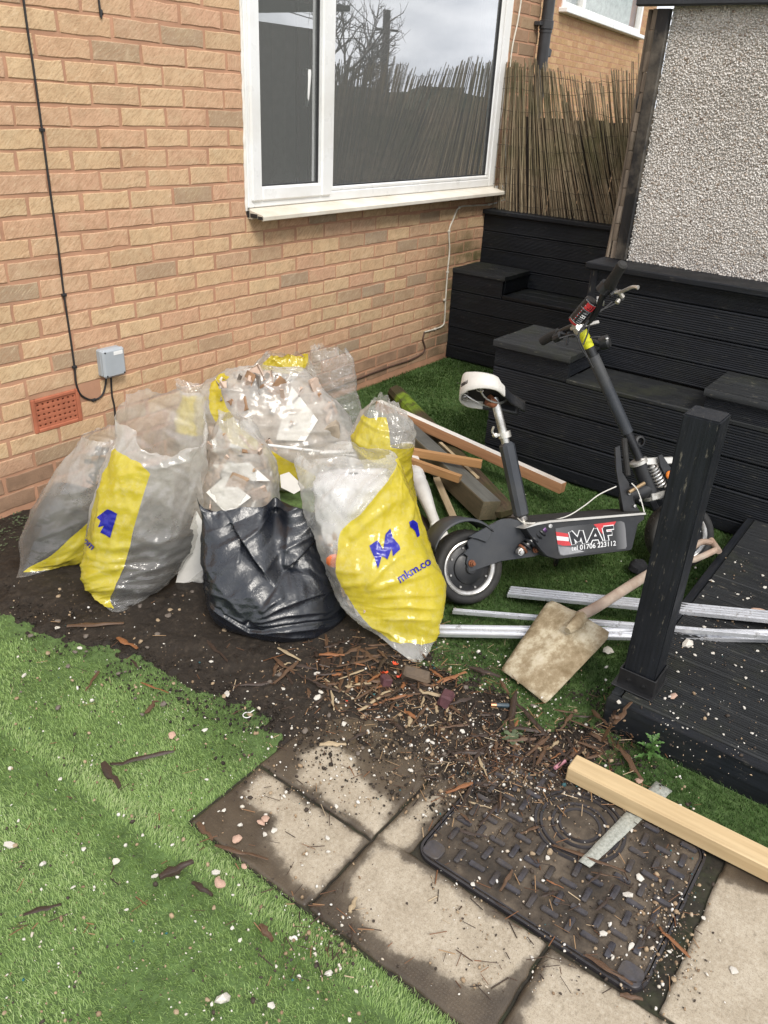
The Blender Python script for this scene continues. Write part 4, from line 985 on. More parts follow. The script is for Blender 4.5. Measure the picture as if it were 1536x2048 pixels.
# ================================================================== RUBBLE BAGS
from mathutils.bvhtree import BVHTree
from mathutils.geometry import tessellate_polygon
def film_material(name, opac=.27, tint=(.90, .89, .86), yellow=True):
    t = NT(name); c = t.coord('World'); n = t.noise(c, 16, 6, .65); fine = t.noise(c, 75, 4, .65)
    bp = t.bump(t.mix(.45, fine, t.noise(c, 34, 3, .6, 1.2)), .30, .006)
    lw = t('LayerWeight'); lw.inputs['Blend'].default_value = .35; t.L(bp, lw.inputs['Normal'])
    haze = t.ramp(n, [(.3, opac*.75), (.7, opac*1.3)])
    hz = t('Attribute', attribute_name='haze'); haze = t.math('MULTIPLY', haze, hz.outputs['Fac'])
    fac = t.math('ADD', haze, t.math('MULTIPLY', t.math('POWER', lw.outputs['Facing'], 2.4), .34), True)
    di = t('BsdfDiffuse'); di.inputs['Color'].default_value = (*tint, 1); t.L(bp, di.inputs['Normal']); tl = t('BsdfTranslucent'); tl.inputs['Color'].default_value = (*tint, 1)
    body = t('MixShader'); body.inputs[0].default_value = .45; t.L(di.outputs[0], body.inputs[1]); t.L(tl.outputs[0], body.inputs[2])
    tr = t('BsdfTransparent'); tr.inputs['Color'].default_value = (.95, .945, .93, 1)
    film = t('MixShader'); t.L(fac, film.inputs[0]); t.L(tr.outputs[0], film.inputs[1]); t.L(body.outputs[0], film.inputs[2])
    if yellow:
        at = t('Attribute', attribute_name='band'); band = t.math('GREATER_THAN', at.outputs['Fac'], 0.0)
        yd = t('BsdfDiffuse'); yc = t.mix(t.ramp(t.noise(c, 42, 6, .75, .5), [(.5, 0.0), (.72, .45)]), t.ramp(n, [(.3, (.66, .535, .035)), (.7, (.78, .66, .075))]), (.74, .69, .36)); t.L(yc, yd.inputs['Color']); t.L(bp, yd.inputs['Normal']); yt = t('BsdfTranslucent'); t.L(yc, yt.inputs['Color'])
        yb = t('MixShader'); yb.inputs[0].default_value = .30; t.L(yd.outputs[0], yb.inputs[1]); t.L(yt.outputs[0], yb.inputs[2])
        ytr = t('BsdfTransparent'); ytr.inputs['Color'].default_value = (.95, .85, .25, 1); ym = t('MixShader'); ym.inputs[0].default_value = .80; t.L(ytr.outputs[0], ym.inputs[1]); t.L(yb.outputs[0], ym.inputs[2])
        f2 = t('MixShader'); t.L(band, f2.inputs[0]); t.L(film.outputs[0], f2.inputs[1]); t.L(ym.outputs[0], f2.inputs[2]); film = f2
    gl = t('BsdfGlossy'); gl.inputs['Roughness'].default_value = .10; t.L(bp, gl.inputs['Normal']); fr = t('LayerWeight'); fr.inputs['Blend'].default_value = .5; t.L(bp, fr.inputs['Normal'])
    fin = t('MixShader'); t.L(t.math('ADD', t.math('MULTIPLY', t.math('POWER', fr.outputs['Facing'], 4.0), .6), .05), fin.inputs[0]); t.L(film.outputs[0], fin.inputs[1]); t.L(gl.outputs[0], fin.inputs[2]); t.L(fin.outputs[0], t.out.inputs[0]); return t.m
M_film = film_material('polythene_film'); M_film3 = film_material('milky_polythene', .36); M_film2 = film_material('thin_polythene', .22)
t = NT('black_polythene'); c = t.coord('World'); n = t.noise(c, 14, 5, .6); bp = t.bump(t.mix(.5, t.noise(c, 85, 4, .65, 1.0), t.noise(c, 24, 4, .6, 1.5)), .38, .006)
M_binbag = t.pbr((.0075, .0095, .0145), t.ramp(n, [(.3, .22), (.7, .36)]), 0, bp, .85)
M_blue = simple('printed_blue', (.012, .012, .26), .3, bump=0, var=.15)

def sim_cloth(T, exu, exv, k_att, iters, seed, ext_noise=.5, init=.004, kb=.12, pin=None, front_in=None):
    """position based relaxation of an oversized film held near its target shape: buckles into real wrinkles"""
    nv, nu, _ = T.shape; P = T.copy()
    nr = np.cross(np.roll(T, -1, 1)-np.roll(T, 1, 1), np.gradient(T, axis=0)); nr /= np.linalg.norm(nr, axis=-1, keepdims=True)+1e-9
    P += nr*(init*(fbm(T, 16, 3, seed)+.6*noise3(T*V3(1, 1, 2.2), 38, seed+5)))[..., None]
    mod = 1+ext_noise*fbm(T, 6, 2, seed+11)
    lu = np.linalg.norm(np.roll(T, -1, 1)-T, axis=-1)*(1+exu*mod); lv = np.linalg.norm(T[1:]-T[:-1], axis=-1)*(1+exv*mod[1:])
    d1 = np.linalg.norm(np.roll(T, -1, 1)[1:]-T[:-1], axis=-1)*(1+.5*(exu+exv)*mod[1:]); d2 = np.linalg.norm(T[1:]-np.roll(T, -1, 1)[:-1], axis=-1)*(1+.5*(exu+exv)*mod[1:])
    BS = 6; bu = np.linalg.norm(np.roll(T, -BS, 1)-T, axis=-1)*(1+exu*.5); bv = np.linalg.norm(T[BS:]-T[:-BS], axis=-1)*(1+exv*.5)
    def proj_pairs(A, B, L, k):
        d = B-A; l = np.linalg.norm(d, axis=-1)+1e-9; c = (k*.5*(l-L)/l)[..., None]*d; return c
    for it in range(iters):
        acc = np.zeros_like(P); w = .42
        c = proj_pairs(P, np.roll(P, -1, 1), lu, w); acc += c; acc -= np.roll(c, 1, 1)
        c = proj_pairs(P[:-1], P[1:], lv, w); acc[:-1] += c; acc[1:] -= c
        c = proj_pairs(P[:-1], np.roll(P, -1, 1)[1:], d1, w*.6); acc[:-1] += c; a2 = np.zeros_like(P); a2[1:] = c; acc -= np.roll(a2, 1, 1)
        Q = np.roll(P, -1, 1); c = proj_pairs(Q[:-1], P[1:], d2, w*.6); a2 = np.zeros_like(P); a2[:-1] = c; acc += np.roll(a2, 1, 1); acc[1:] -= c
        c = proj_pairs(P, np.roll(P, -BS, 1), bu, w*kb); acc += c; acc -= np.roll(c, BS, 1)
        c = proj_pairs(P[:-BS], P[BS:], bv, w*kb); acc[:-BS] += c; acc[BS:] -= c
        P += acc
        P += (T-P)*(k_att if np.isscalar(k_att) else k_att[..., None])
        P[..., 2] = np.maximum(P[..., 2], .006); P[..., 1] = np.minimum(P[..., 1], -.008)
    return P

def crease(T, seed, f, amp, n=5, dirs=(1, 1, 1), warp=.045):
    """sharp straight folds: sums of warped triangle waves, fading in and out"""
    r_ = np.random.default_rng(seed*13+5); W = T+warp*np.stack([noise3(T, 4.5, seed+k) for k in range(3)], -1); out = 0
    for k in range(n):
        d = unit(r_.normal(size=3)*np.array(dirs, float)); x = (W @ d)*f*r_.uniform(.7, 1.6)+r_.random(); tri = np.abs((x % 1)*2-1)
        tri = np.where(tri < .78, tri/.78*.55, .55+(tri-.78)/.22*.45)
        out = out+(tri-.42)*np.clip(noise3(T, 5.5, seed*3+k)*2.0+.25, 0, 1)
    return amp*out
def fold_disp(T, s, folds):
    """explicit folds on the camera side: ridge, ledge (sharp on one side) or dent along a line"""
    q = proj(T); P = q[..., :2]; out = np.zeros(T.shape[:2]); front = ((s > .0) & (s < 1.0))
    for kind, pts, A, w in folds:
        pts = np.asarray(pts, float); best = np.full(out.shape, 1e9); sg = np.zeros(out.shape); al = np.zeros(out.shape); n = len(pts)-1
        for i in range(n):
            a, e = pts[i], pts[i+1]-pts[i]; L = np.linalg.norm(e); ww = P-a; tt_ = np.clip((ww @ e)/(L*L), 0, 1); dv = ww-tt_[..., None]*e; d = np.linalg.norm(dv, axis=-1); cr = e[0]*ww[..., 1]-e[1]*ww[..., 0]
            k = d < best; best = np.where(k, d, best); sg = np.where(k, np.sign(cr), sg); al = np.where(k, (i+tt_)/n, al)
        win = np.clip(np.minimum(al, 1-al)*5+.15, 0, 1)
        if kind == 'ridge': out -= A*win*np.exp(-best/w)
        elif kind == 'dent': out += A*np.exp(-(best/w)**2)
        else: sd = best*sg; out += A*win*np.where(sd > 0, np.exp(-sd/w)*np.clip(sd/3.0, 0, 1), 0)
    return out*front
BAGS = {}
def bag_target(ref, rows, nu, nv, lump=.008, seed=1, pw=.9, tilt=0.0):
    g = np.asarray(ref, float); hd = unit(V3(g[0]-CAM[0], g[1]-CAM[1], 0)); Ls, Rs, bs = [], [], []
    for (uL, vL, uR, vR, off, b) in rows:
        pl = g+hd*off; Ls.append(PP(uL, vL, pl, hd)); Rs.append(PP(uR, vR, pl, hd)); bs.append(b)
    L = spline(np.array(Ls), nv); R = spline(np.array(Rs), nv); B = np.maximum(spline(np.array(bs)[:, None], nv)[:, 0], .004)
    th = np.pi+np.arange(nu)/nu*2*np.pi               # starts at the left silhouette, first half is the camera side
    cx = np.sign(np.cos(th))*np.abs(np.cos(th))**pw; sy = np.sign(np.sin(th))*np.abs(np.sin(th))**pw
    C = (L+R)/2; A = (R-L)/2
    T = C[:, None]+A[:, None]*cx[None, :, None]+hd[None, None]*(B[:, None]*sy[None])[..., None]
    T += V3(0, 0, 1)*(tilt*np.linspace(0, 1, nv)[:, None]**4*sy[None])[..., None]
    rad = T-C[:, None]; rad /= np.linalg.norm(rad, axis=-1, keepdims=True)+1e-9
    T += rad*(lump*fbm(T, 9, 3, seed))[..., None]*np.clip(np.minimum(np.linspace(0, 1, nv), 1)[:, None, None]*6, 0, 1)
    T[..., 2] = np.maximum(T[..., 2], .006); T[..., 1] = np.minimum(T[..., 1], -.012)
    return T, C, A, B, hd
def make_bag(name, label, ref, rows, band=None, ex=(.07, .07), k=.075, iters=70, nu=168, nv=100, seed=1, mat=None, lump=.008, rim=.018, open_top=True, modify=None, kmap=None, group='rubble bags heaped by the wall', cat='rubble bag', ext_noise=.6, tilt=0.0, crs=.62, mdef=.05, pw=.9, folds=(), hz=None):
    T, C, A, B, hd = bag_target(ref, rows, nu, nv, lump, seed, pw=pw, tilt=tilt)
    tt = np.linspace(0, 1, nv)[:, None]; s = (np.arange(nu)/nu*2)[None]            # s in 0..1 camera side left to right, 1..2 back
    ra = fbm(np.stack([np.cos(s*np.pi)*1.7+0*tt, np.sin(s*np.pi)*1.7+0*tt, tt*0+seed+0*s], -1), 1.6, 4, seed)
    T = T+V3(0, 0, 1)*(rim*ra*np.clip((tt-.7)/.3, 0, 1)**1.5)[..., None]
    dT = np.cross(np.roll(T, -1, 1)-np.roll(T, 1, 1), np.gradient(T, axis=0)); dT /= np.linalg.norm(dT, axis=-1, keepdims=True)+1e-9
    if ((T-C[:, None])*dT).sum() < 0: dT = -dT
    up_m, lo_m = np.clip((tt-.35)/.35, 0, 1)*np.clip(tt*5, 0, 1), np.clip((.62-tt)/.3, 0, 1)*np.clip(tt*5, .15, 1)
    disp = crs*(crease(T, seed, 6, .021, 6)*(.35+.65*up_m)+crease(T, seed+2, 15, .0085, 5, (.3, .3, 1.4))*lo_m+crease(T, seed+4, 12, .009, 4, (1, 1, .25))*up_m+crease(T, seed+6, 22, .0022, 4)*(.3+.7*up_m))
    T = T+dT*disp[..., None]
    mouth = np.clip((tt-.72)/.28, 0, 1)**1.6*mdef*fbm(np.stack([np.cos(s*np.pi)*1.5+0*tt, np.sin(s*np.pi)*1.5+0*tt, tt*2+seed*2.3+0*s], -1), 1.3, 3, seed+8); T = T+((T-C[:, None])/(np.linalg.norm(T-C[:, None], axis=-1, keepdims=True)+1e-9))*mouth[..., None]
    T[..., 2] = np.maximum(T[..., 2], .006); T[..., 1] = np.minimum(T[..., 1], -.012)
    if folds: T = T+hd*fold_disp(T, s+0*tt, folds)[..., None]
    if modify is not None: T = modify(T, s+0*tt, tt+0*s, hd)
    P = sim_cloth(T, ex[0], ex[1], k if kmap is None else kmap(s+0*tt, tt+0*s), iters, seed, ext_noise)
    V = P.reshape(-1, 3); idx = np.arange(nu*nv).reshape(nv, nu); nx = np.roll(idx, -1, 1)
    q = np.stack([idx[:-1], nx[:-1], nx[1:], idx[1:]], -1).reshape(-1, 4); org = V3(*np.asarray(ref)[:2], 0)
    bot = len(V); V = np.concatenate([V, P[0].mean(0)[None]]); tri = np.stack([nx[0], idx[0], np.full(nu, bot)], 1)
    me = fast_mesh(name, V-org, quads=q, tris=tri, smooth=True)
    if band is not None:
        bt = np.array([b[0] for b in band]); lo = np.interp(tt[:, 0], bt, [b[1] for b in band])[:, None]; hi = np.interp(tt[:, 0], bt, [b[2] for b in band])[:, None]
        bw = np.minimum(s-lo, hi-s); bw = np.where((tt < bt[0]) | (tt > bt[-1]), -1.0, bw); bw = np.minimum(bw, np.minimum((tt-bt[0])*2.2, (bt[-1]-tt)*2.2+0*s))
    else: bw = np.full((nv, nu), -1.0)
    a_ = me.attributes.new('band', 'FLOAT', 'POINT'); a_.data.foreach_set('value', np.append(bw.ravel(), -1).astype(np.float32))
    hv = np.ones(nu*nv) if hz is None else np.repeat(np.interp(tt[:, 0]+0.0, [hz[0], hz[1]], [.38, 1.25]), nu)+.25*fbm(P.reshape(-1, 3), 9, 3, seed)*1.0
    a_ = me.attributes.new('haze', 'FLOAT', 'POINT'); a_.data.foreach_set('value', np.append(np.clip(hv, .2, 1.5), 1).astype(np.float32))
    o = link(name, me, mat or M_film, loc=tuple(org)); tag(o, label, cat, group)
    BAGS[o.name] = (o, P, C, A, B, hd, BVHTree.FromPolygons(V.tolist(), q.tolist())); return o
def on_bag(o, polys, mat, nm, lift=.003, step=5.0):
    """a flat print given in photo pixels laid on the bag's film"""
    bvh = BAGS[o.name][6]; b_ = bmesh.new()
    for pl in polys:
        vs_ = [b_.verts.new((u, v, 0)) for u, v in pl]
        if len(pl) < 5: b_.faces.new(vs_); continue
        for tri in tessellate_polygon([[Vector((u, v, 0)) for u, v in pl]]):
            if len(set(tri)) == 3: b_.faces.new([vs_[i] for i in tri])
    bmesh.ops.triangulate(b_, faces=b_.faces[:])
    for _ in range(5):
        es = [e for e in b_.edges if e.calc_length() > step]
        if not es: break
        bmesh.ops.subdivide_edges(b_, edges=es, cuts=1); bmesh.ops.triangulate(b_, faces=[f for f in b_.faces if len(f.verts) > 3])
    org = np.array(o.location); bad = []
    for v in b_.verts:
        d = Vector(_ray(v.co.x, v.co.y)); hit, nr, i_, dist = bvh.ray_cast(Vector(CAM), d.normalized())
        if hit is None: bad.append(v); continue
        if nr.dot(d) > 0: nr = -nr
        v.co = hit+nr*lift-Vector(org)
    bmesh.ops.delete(b_, geom=bad, context='VERTS')
    if b_.verts:
        far_ = [f for f in b_.faces if max(e.calc_length() for e in f.edges) > .05]; bmesh.ops.delete(b_, geom=far_, context='FACES')
    me = bpy.data.meshes.new(nm); b_.to_mesh(me); b_.free(); me.polygons.foreach_set('use_smooth', [True]*len(me.polygons)); return link(nm, me, mat, o)
def on_bag_text(o, txt, p0, p1, hgt, mat, nm, bold=.02):
    cu = bpy.data.curves.new(nm, 'FONT'); cu.body = txt; cu.offset = bold; to = bpy.data.objects.new(nm, cu); COL.objects.link(to); bpy.context.view_layer.update()
    me = bpy.data.meshes.new_from_object(to.evaluated_get(bpy.context.evaluated_depsgraph_get())); bpy.data.objects.remove(to); v = np.array([q.co[:2] for q in me.vertices])
    v[:, 0] -= v[:, 0].min(); p0, p1 = np.array(p0, float), np.array(p1, float); e1 = p1-p0; e1u = unit(e1); e2 = np.array([e1u[1], -e1u[0]]); px = p0+np.outer(v[:, 0]/v[:, 0].max(), e1)+np.outer(v[:, 1]/.75*hgt, e2)
    return on_bag(o, [[tuple(px[i]) for i in p.vertices] for p in me.polygons], mat, nm, step=6)
def cB(X, Y): return (350+X*.390625, 640+Y*.390625)
def cC(X, Y): return (X*.325521, 640+Y*.325521)

# --- contents
def fill_mesh(o, name, label, mat, t_top, shrink=.93, lump=.02, fs=14, seed=3, nu=80, nv=44, t_bot=.06):
    ob, T, C, A, B, hd, _ = BAGS[o.name]; nvT, nuT = T.shape[:2]; ti = np.linspace(t_bot, t_top, nv); ii = np.clip((ti*(nvT-1)).astype(int), 0, nvT-1); jj = (np.arange(nu)*nuT/nu).astype(int)
    S = T[ii][:, jj]; c = C[ii][:, None]; P = c+(S-c)*shrink; rad = (S-c)/(np.linalg.norm(S-c, axis=-1, keepdims=True)+1e-9)
    P -= rad*(lump*np.maximum(0, .5+fbm(P, fs, 4, seed)))[..., None]; P[..., 2] = np.maximum(P[..., 2], .008)
    V = P.reshape(-1, 3); idx = np.arange(nu*nv).reshape(nv, nu); nx = np.roll(idx, -1, 1); q = np.stack([idx[:-1], nx[:-1], nx[1:], idx[1:]], -1).reshape(-1, 4).tolist()
    n0 = len(V); rings = []; V = [V]; base = P[-1]; cc = base.mean(0)
    prev = idx[-1]; k0 = n0
    for r_ in (.7, .4, .12):
        ring_ = cc+(base-cc)*r_+V3(0, 0, 1)*(.02*(1-r_)+.02*fbm(cc+(base-cc)*r_, fs, 3, seed+4))[:, None]; V.append(ring_); cur = np.arange(nu)+k0; k0 += nu
        q += np.stack([prev, np.roll(prev, -1), np.roll(cur, -1), cur], -1).tolist(); prev = cur
    me = fast_mesh(name, np.concatenate(V)-np.array(ob.location), quads=np.array(q), smooth=True); f = link(name, me, mat, loc=tuple(ob.location)); tag(f, label, kind='stuff'); return f
def rubble_in(o, name, label, n, t_rng, s_rng, mats, seed, size=(.012, .05), depth=(.80, .95), kinds=(.5, .3, .2)):
    """angular pieces pressed against the camera side of the film"""
    ob, T, C, A, B, hd, _ = BAGS[o.name]; r_ = np.random.default_rng(seed); mb = MB(); nvT, nuT = T.shape[:2]
    for i in range(n):
        tf, sf = r_.uniform(*t_rng), r_.uniform(*s_rng); a, b = int(tf*(nvT-1)), int(sf/2*nuT) % nuT; c = C[a]; p = c+(T[a, b]-c)*r_.uniform(*depth); nr = unit(T[a, b]-c+r_.normal(0, .25, 3)*np.linalg.norm(T[a, b]-c))
        k = r_.choice(3, p=kinds); s_ = r_.uniform(*size); x = unit(np.cross(nr, r_.normal(size=3))); R = np.stack([x, np.cross(nr, x), nr], 1); mi = int(r_.integers(len(mats)))
        if k == 0: mb.cbox(p, (s_*r_.uniform(.8, 1.6), s_*r_.uniform(.5, 1), s_*.35), R, s_*.08, mi, s_*.07)
        elif k == 1: mb.cbox(p, (s_*2.6, s_*.35, s_*.18), R, .001, mi, s_*.03)
        else: mb.cbox(p, (s_*1.5, s_*1.3, .004), R, .0012, mi, s_*.06)
    mb_o = mb.build(name, mats, angle=25); tag(mb_o, label, kind='stuff'); return mb_o
M_soilfill = simple('bagged_black_soil', (.030, .027, .025), .95, var=.5, scale=25, bump=.8, bscale=90, coord='World', dirt=(.10, .08, .06), dirt_amt=.5)
M_rubfill = simple('plaster_rubble', (.34, .28, .22), .95, var=.35, scale=18, bump=.8, bscale=60, coord='World', dirt=(.55, .50, .44), dirt_amt=.7)
M_pl1 = simple('plaster_white', (.72, .70, .66), .85, var=.06, bump=.25); M_pl2 = simple('plaster_pinkish', (.52, .40, .32), .9, var=.12, bump=.3); M_pl3 = simple('old_lath', (.33, .20, .115), .8, var=.3, bump=.3); M_pl4 = simple('board_brown', (.42, .29, .19), .8, var=.2, bump=.2); M_pl5 = simple('grey_mortar_lump', (.30, .27, .24), .95, var=.2, bump=.5); M_dk = simple('dark_scrap', (.045, .035, .03), .8, bump=.3)
M_paper = simple('white_crumpled_paper', (.58, .57, .57), .8, var=.04, scale=10, bump=.3, bscale=30)

# --- the bags, back to front
bg = make_bag('rubble_bag', 'rear clear bag with a folded yellow edge against the brick wall', G(545, 850), [(430, 838, 650, 815, 0, .11), (410, 795, 640, 790, 0, .11), (405, 768, 632, 752, 0, .10), (470, 742, 626, 725, .0, .07), (532, 708, 618, 708, .0, .035)], [(.22, .0, .6), (.55, .02, .5), (.75, .3, .9), (1.0, .28, .98)], ex=(.09, .08), seed=11, rim=.03)
rubble_in(bg, 'rubble_fill', 'brown scrap inside the rear clear bag', 30, (.1, .6), (.1, .9), [M_pl2, M_pl3, M_pl5], 5)
b5 = make_bag('rubble_bag', 'tall empty crumpled clear bag neck standing up at the back of the heap', G(675, 885), [(640, 885, 738, 885, -.01, .07), (628, 830, 728, 825, 0, .075), (612, 770, 712, 775, 0, .06), (616, 720, 708, 725, .0, .045), (626, 688, 690, 702, .01, .03)], None, ex=(.16, .10), k=.03, seed=23, rim=.05, mat=M_film2, ext_noise=.9)
b4 = make_bag('rubble_bag', 'big clear bag of plaster rubble with a diagonal yellow stripe at the heap centre', G(560, 945), [(440, 962, 730, 965, -.03, .17), (405, 900, 742, 915, -.01, .22), (388, 840, 722, 872, 0, .20), (398, 785, 690, 822, .01, .16), (428, 752, 648, 775, .02, .12), (470, 738, 606, 744, .02, .06), (500, 735, 570, 737, .02, .02)], [(.08, .46, .64), (.3, .33, .47), (.55, .16, .27), (.75, .0, .17)], ex=(.06, .06), seed=31, rim=.01, lump=.022, mat=M_film3)
fill_mesh(b4, 'plaster_fill', 'grey plaster rubble filling the central clear bag', M_rubfill, .72, .90, .03, 12, 31)
rubble_in(b4, 'rubble_fill', 'plaster pieces and laths inside the central clear bag', 90, (.12, .80), (.1, .95), [M_pl1, M_pl2, M_pl2, M_pl5, M_pl5, M_pl3], 7, size=(.014, .06), depth=(.80, .92), kinds=(.62, .18, .2))
b11 = make_bag('rubble_bag', 'small twisted clear and yellow bag end poking out left of the central bag', G(398, 945), [(365, 930, 445, 930, 0, .07), (352, 870, 440, 868, 0, .08), (352, 825, 428, 830, 0, .06), (362, 795, 425, 800, 0, .03), (350, 768, 432, 776, 0, .035)], [(.3, .0, 1.0), (.82, .05, .9)], ex=(.11, .08), seed=37, rim=.03)
b9 = make_bag('rubble_bag', 'clear topped yellow bag behind the big yellow one next to the timber', G(800, 1075), [(735, 1068, 838, 1058, -.02, .09), (730, 1010, 832, 1000, 0, .11), (718, 940, 822, 930, 0, .115), (704, 880, 828, 880, 0, .105), (712, 835, 822, 838, .01, .075), (738, 798, 792, 806, .01, .03)], [(.02, .2, 1.5), (.45, .3, 1.6), (.62, .05, .58), (.86, .15, .55)], ex=(.10, .08), seed=43, rim=.02)
fill_mesh(b9, 'scrap_fill', 'dark scrap inside the rear yellow bag', M_dk, .5, .88, .03, 12, 43)
b1 = make_bag('rubble_bag', 'leftmost clear bag of dark soil with its mouth open to the right', G(140, 1105), [(33, 1156, 54, 1152, -.135, .006), (36, 1132, 150, 1122, -.09, .035), (40, 1085, 205, 1090, -.02, .12), (62, 1025, 222, 1042, 0, .13), (100, 965, 232, 1000, .0, .125), (138, 915, 240, 950, .0, .115), (164, 882, 246, 895, .0, .10), (176, 868, 246, 866, .0, .09)], [(.1, .22, .84), (.3, .40, .95), (.55, .62, 1.15), (.78, .74, 1.05)], ex=(.06, .07), seed=53, rim=.012, hz=(.42, .66))
fill_mesh(b1, 'soil_fill', 'dark soil filling the leftmost bag', M_soilfill, .54, .965, .014, 14, 53)
rubble_in(b1, 'scrap_fill', 'dark slats poking up in the mouth of the leftmost bag', 26, (.6, .84), (.4, 1.0), [M_dk, M_dk, M_pl3], 9, size=(.015, .04), depth=(.2, .7), kinds=(.1, .8, .1))
b3 = make_bag('rubble_bag', 'clear bag of broken tiles and laths standing behind the black bag', G(470, 1120), [(345, 1160, 520, 1168, -.10, .06), (352, 1120, 572, 1124, -.05, .12), (378, 1050, 566, 1048, 0, .14), (402, 965, 556, 965, 0, .125), (416, 905, 545, 900, 0, .11), (428, 858, 522, 868, .0, .085), (444, 826, 488, 836, .0, .035)], None, ex=(.07, .07), seed=61, rim=.015, mat=M_film3)
fill_mesh(b3, 'rubble_fill', 'brown rubble filling the tile bag', M_rubfill, .62, .86, .03, 12, 61)
rubble_in(b3, 'lath_fill', 'laths and plaster pieces inside the tile bag', 80, (.1, .80), (.06, .95), [M_pl1, M_pl2, M_pl2, M_pl3, M_pl4, M_pl4], 13, size=(.014, .05), depth=(.76, .92), kinds=(.35, .45, .2))
def kd(*p): return [(150+x*.3938, 740+y*.3938) for x, y in p]
def ke(*p): return [(640+x*.3621, 880+y*.3621) for x, y in p]
b2 = make_bag('rubble_bag', 'upright open topped clear bag of dark soil with a yellow stripe and blue logo', G(300, 1158), [(224, 1221, 248, 1227, -.195, .006), (180, 1188, 300, 1190, -.125, .035), (163, 1148, 350, 1142, -.07, .10), (168, 1090, 388, 1085, -.01, .135), (184, 1020, 402, 1012, 0, .135), (204, 945, 412, 935, .01, .13), (224, 880, 416, 875, .02, .12), (240, 828, 418, 838, .03, .11)], [(.05, .0, .40), (.3, .0, .41), (.55, .0, .42), (.80, .07, .44), (.86, .10, .36)], ex=(.06, .075), seed=71, rim=.032, hz=(.40, .62), tilt=.075, folds=[('ridge', kd(a, b, c), A, w) for a, b, c, A, w in (((20, 930), (150, 965), (260, 958), .010, 9), ((30, 1050), (140, 1010), (240, 1000), .011, 8), ((250, 900), (420, 868), (610, 805), .013, 10), ((215, 1060), (380, 1010), (560, 945), .011, 8), ((60, 985), (300, 1000), (520, 990), .010, 7), ((110, 1120), (260, 1100), (420, 1100), .010, 8), ((290, 845), (420, 870), (480, 850), .008, 7), ((40, 880), (200, 905), (330, 870), .006, 9), ((250, 960), (400, 930), (600, 850), .008, 7), ((190, 1180), (260, 1140), (350, 1120), .008, 6), ((620, 560), (560, 700), (520, 830), .012, 14), ((230, 420), (200, 600), (110, 720), .010, 16), ((300, 480), (420, 500), (640, 440), .010, 8))])
fill_mesh(b2, 'soil_fill', 'dark soil filling the upright striped bag', M_soilfill, .52, .965, .014, 12, 71)
b8 = make_bag('rubble_bag', 'front bag with a broad yellow panel and blue logo leaning right of the black bag', G(765, 1215), [(822, 1322, 842, 1328, -.300, .006), (752, 1268, 872, 1278, -.215, .03), (694, 1218, 890, 1220, -.145, .08), (662, 1165, 888, 1168, -.085, .125), (638, 1095, 864, 1105, -.035, .15), (612, 1030, 836, 1032, .03, .14), (600, 968, 815, 965, .05, .12), (590, 925, 800, 925, .06, .09), (585, 903, 796, 903, .07, .06)], [(.12, .33, .95), (.3, .30, 1.15), (.48, .28, 1.2), (.64, .42, 1.2), (.8, .70, 1.2), (.9, .88, 1.15)], ex=(.075, .075), seed=83, rim=.012, folds=[('ridge', ke(a, b, c), A, w) for a, b, c, A, w in (((245, 820), (340, 710), (540, 540), .013, 8), ((250, 835), (480, 760), (690, 700), .010, 8), ((260, 860), (480, 850), (700, 850), .010, 8), ((290, 920), (480, 915), (690, 930), .010, 8), ((330, 985), (480, 985), (620, 990), .009, 8), ((160, 560), (230, 470), (420, 330), .011, 12), ((180, 440), (300, 300), (420, 160), .018, 10), ((30, 700), (130, 720), (240, 730), .010, 9), ((60, 800), (150, 800), (240, 790), .010, 9), ((90, 880), (180, 960), (260, 1010), .012, 9), ((440, 640), (520, 600), (600, 620), .008, 8), ((200, 1000), (380, 1060), (520, 1180), .010, 9), ((560, 1090), (560, 1150), (530, 1230), .010, 7), ((430, 100), (250, 240), (150, 390), .016, 9), ((10, 120), (200, 140), (380, 110), .010, 8))]+[('ledge', ke((425, 110), (255, 230), (160, 380)), .02, 30)])
fill_mesh(b8, 'paper_fill', 'white crumpled paper filling the front yellow bag', M_paper, .78, .86, .05, 11, 83, t_bot=.25)
rubble_in(b8, 'scrap_fill', 'plaster scraps low in the front yellow bag', 46, (.3, .6), (.05, .42), [M_pl2, M_pl1, M_pl4], 17, size=(.015, .042), depth=(.72, .84))

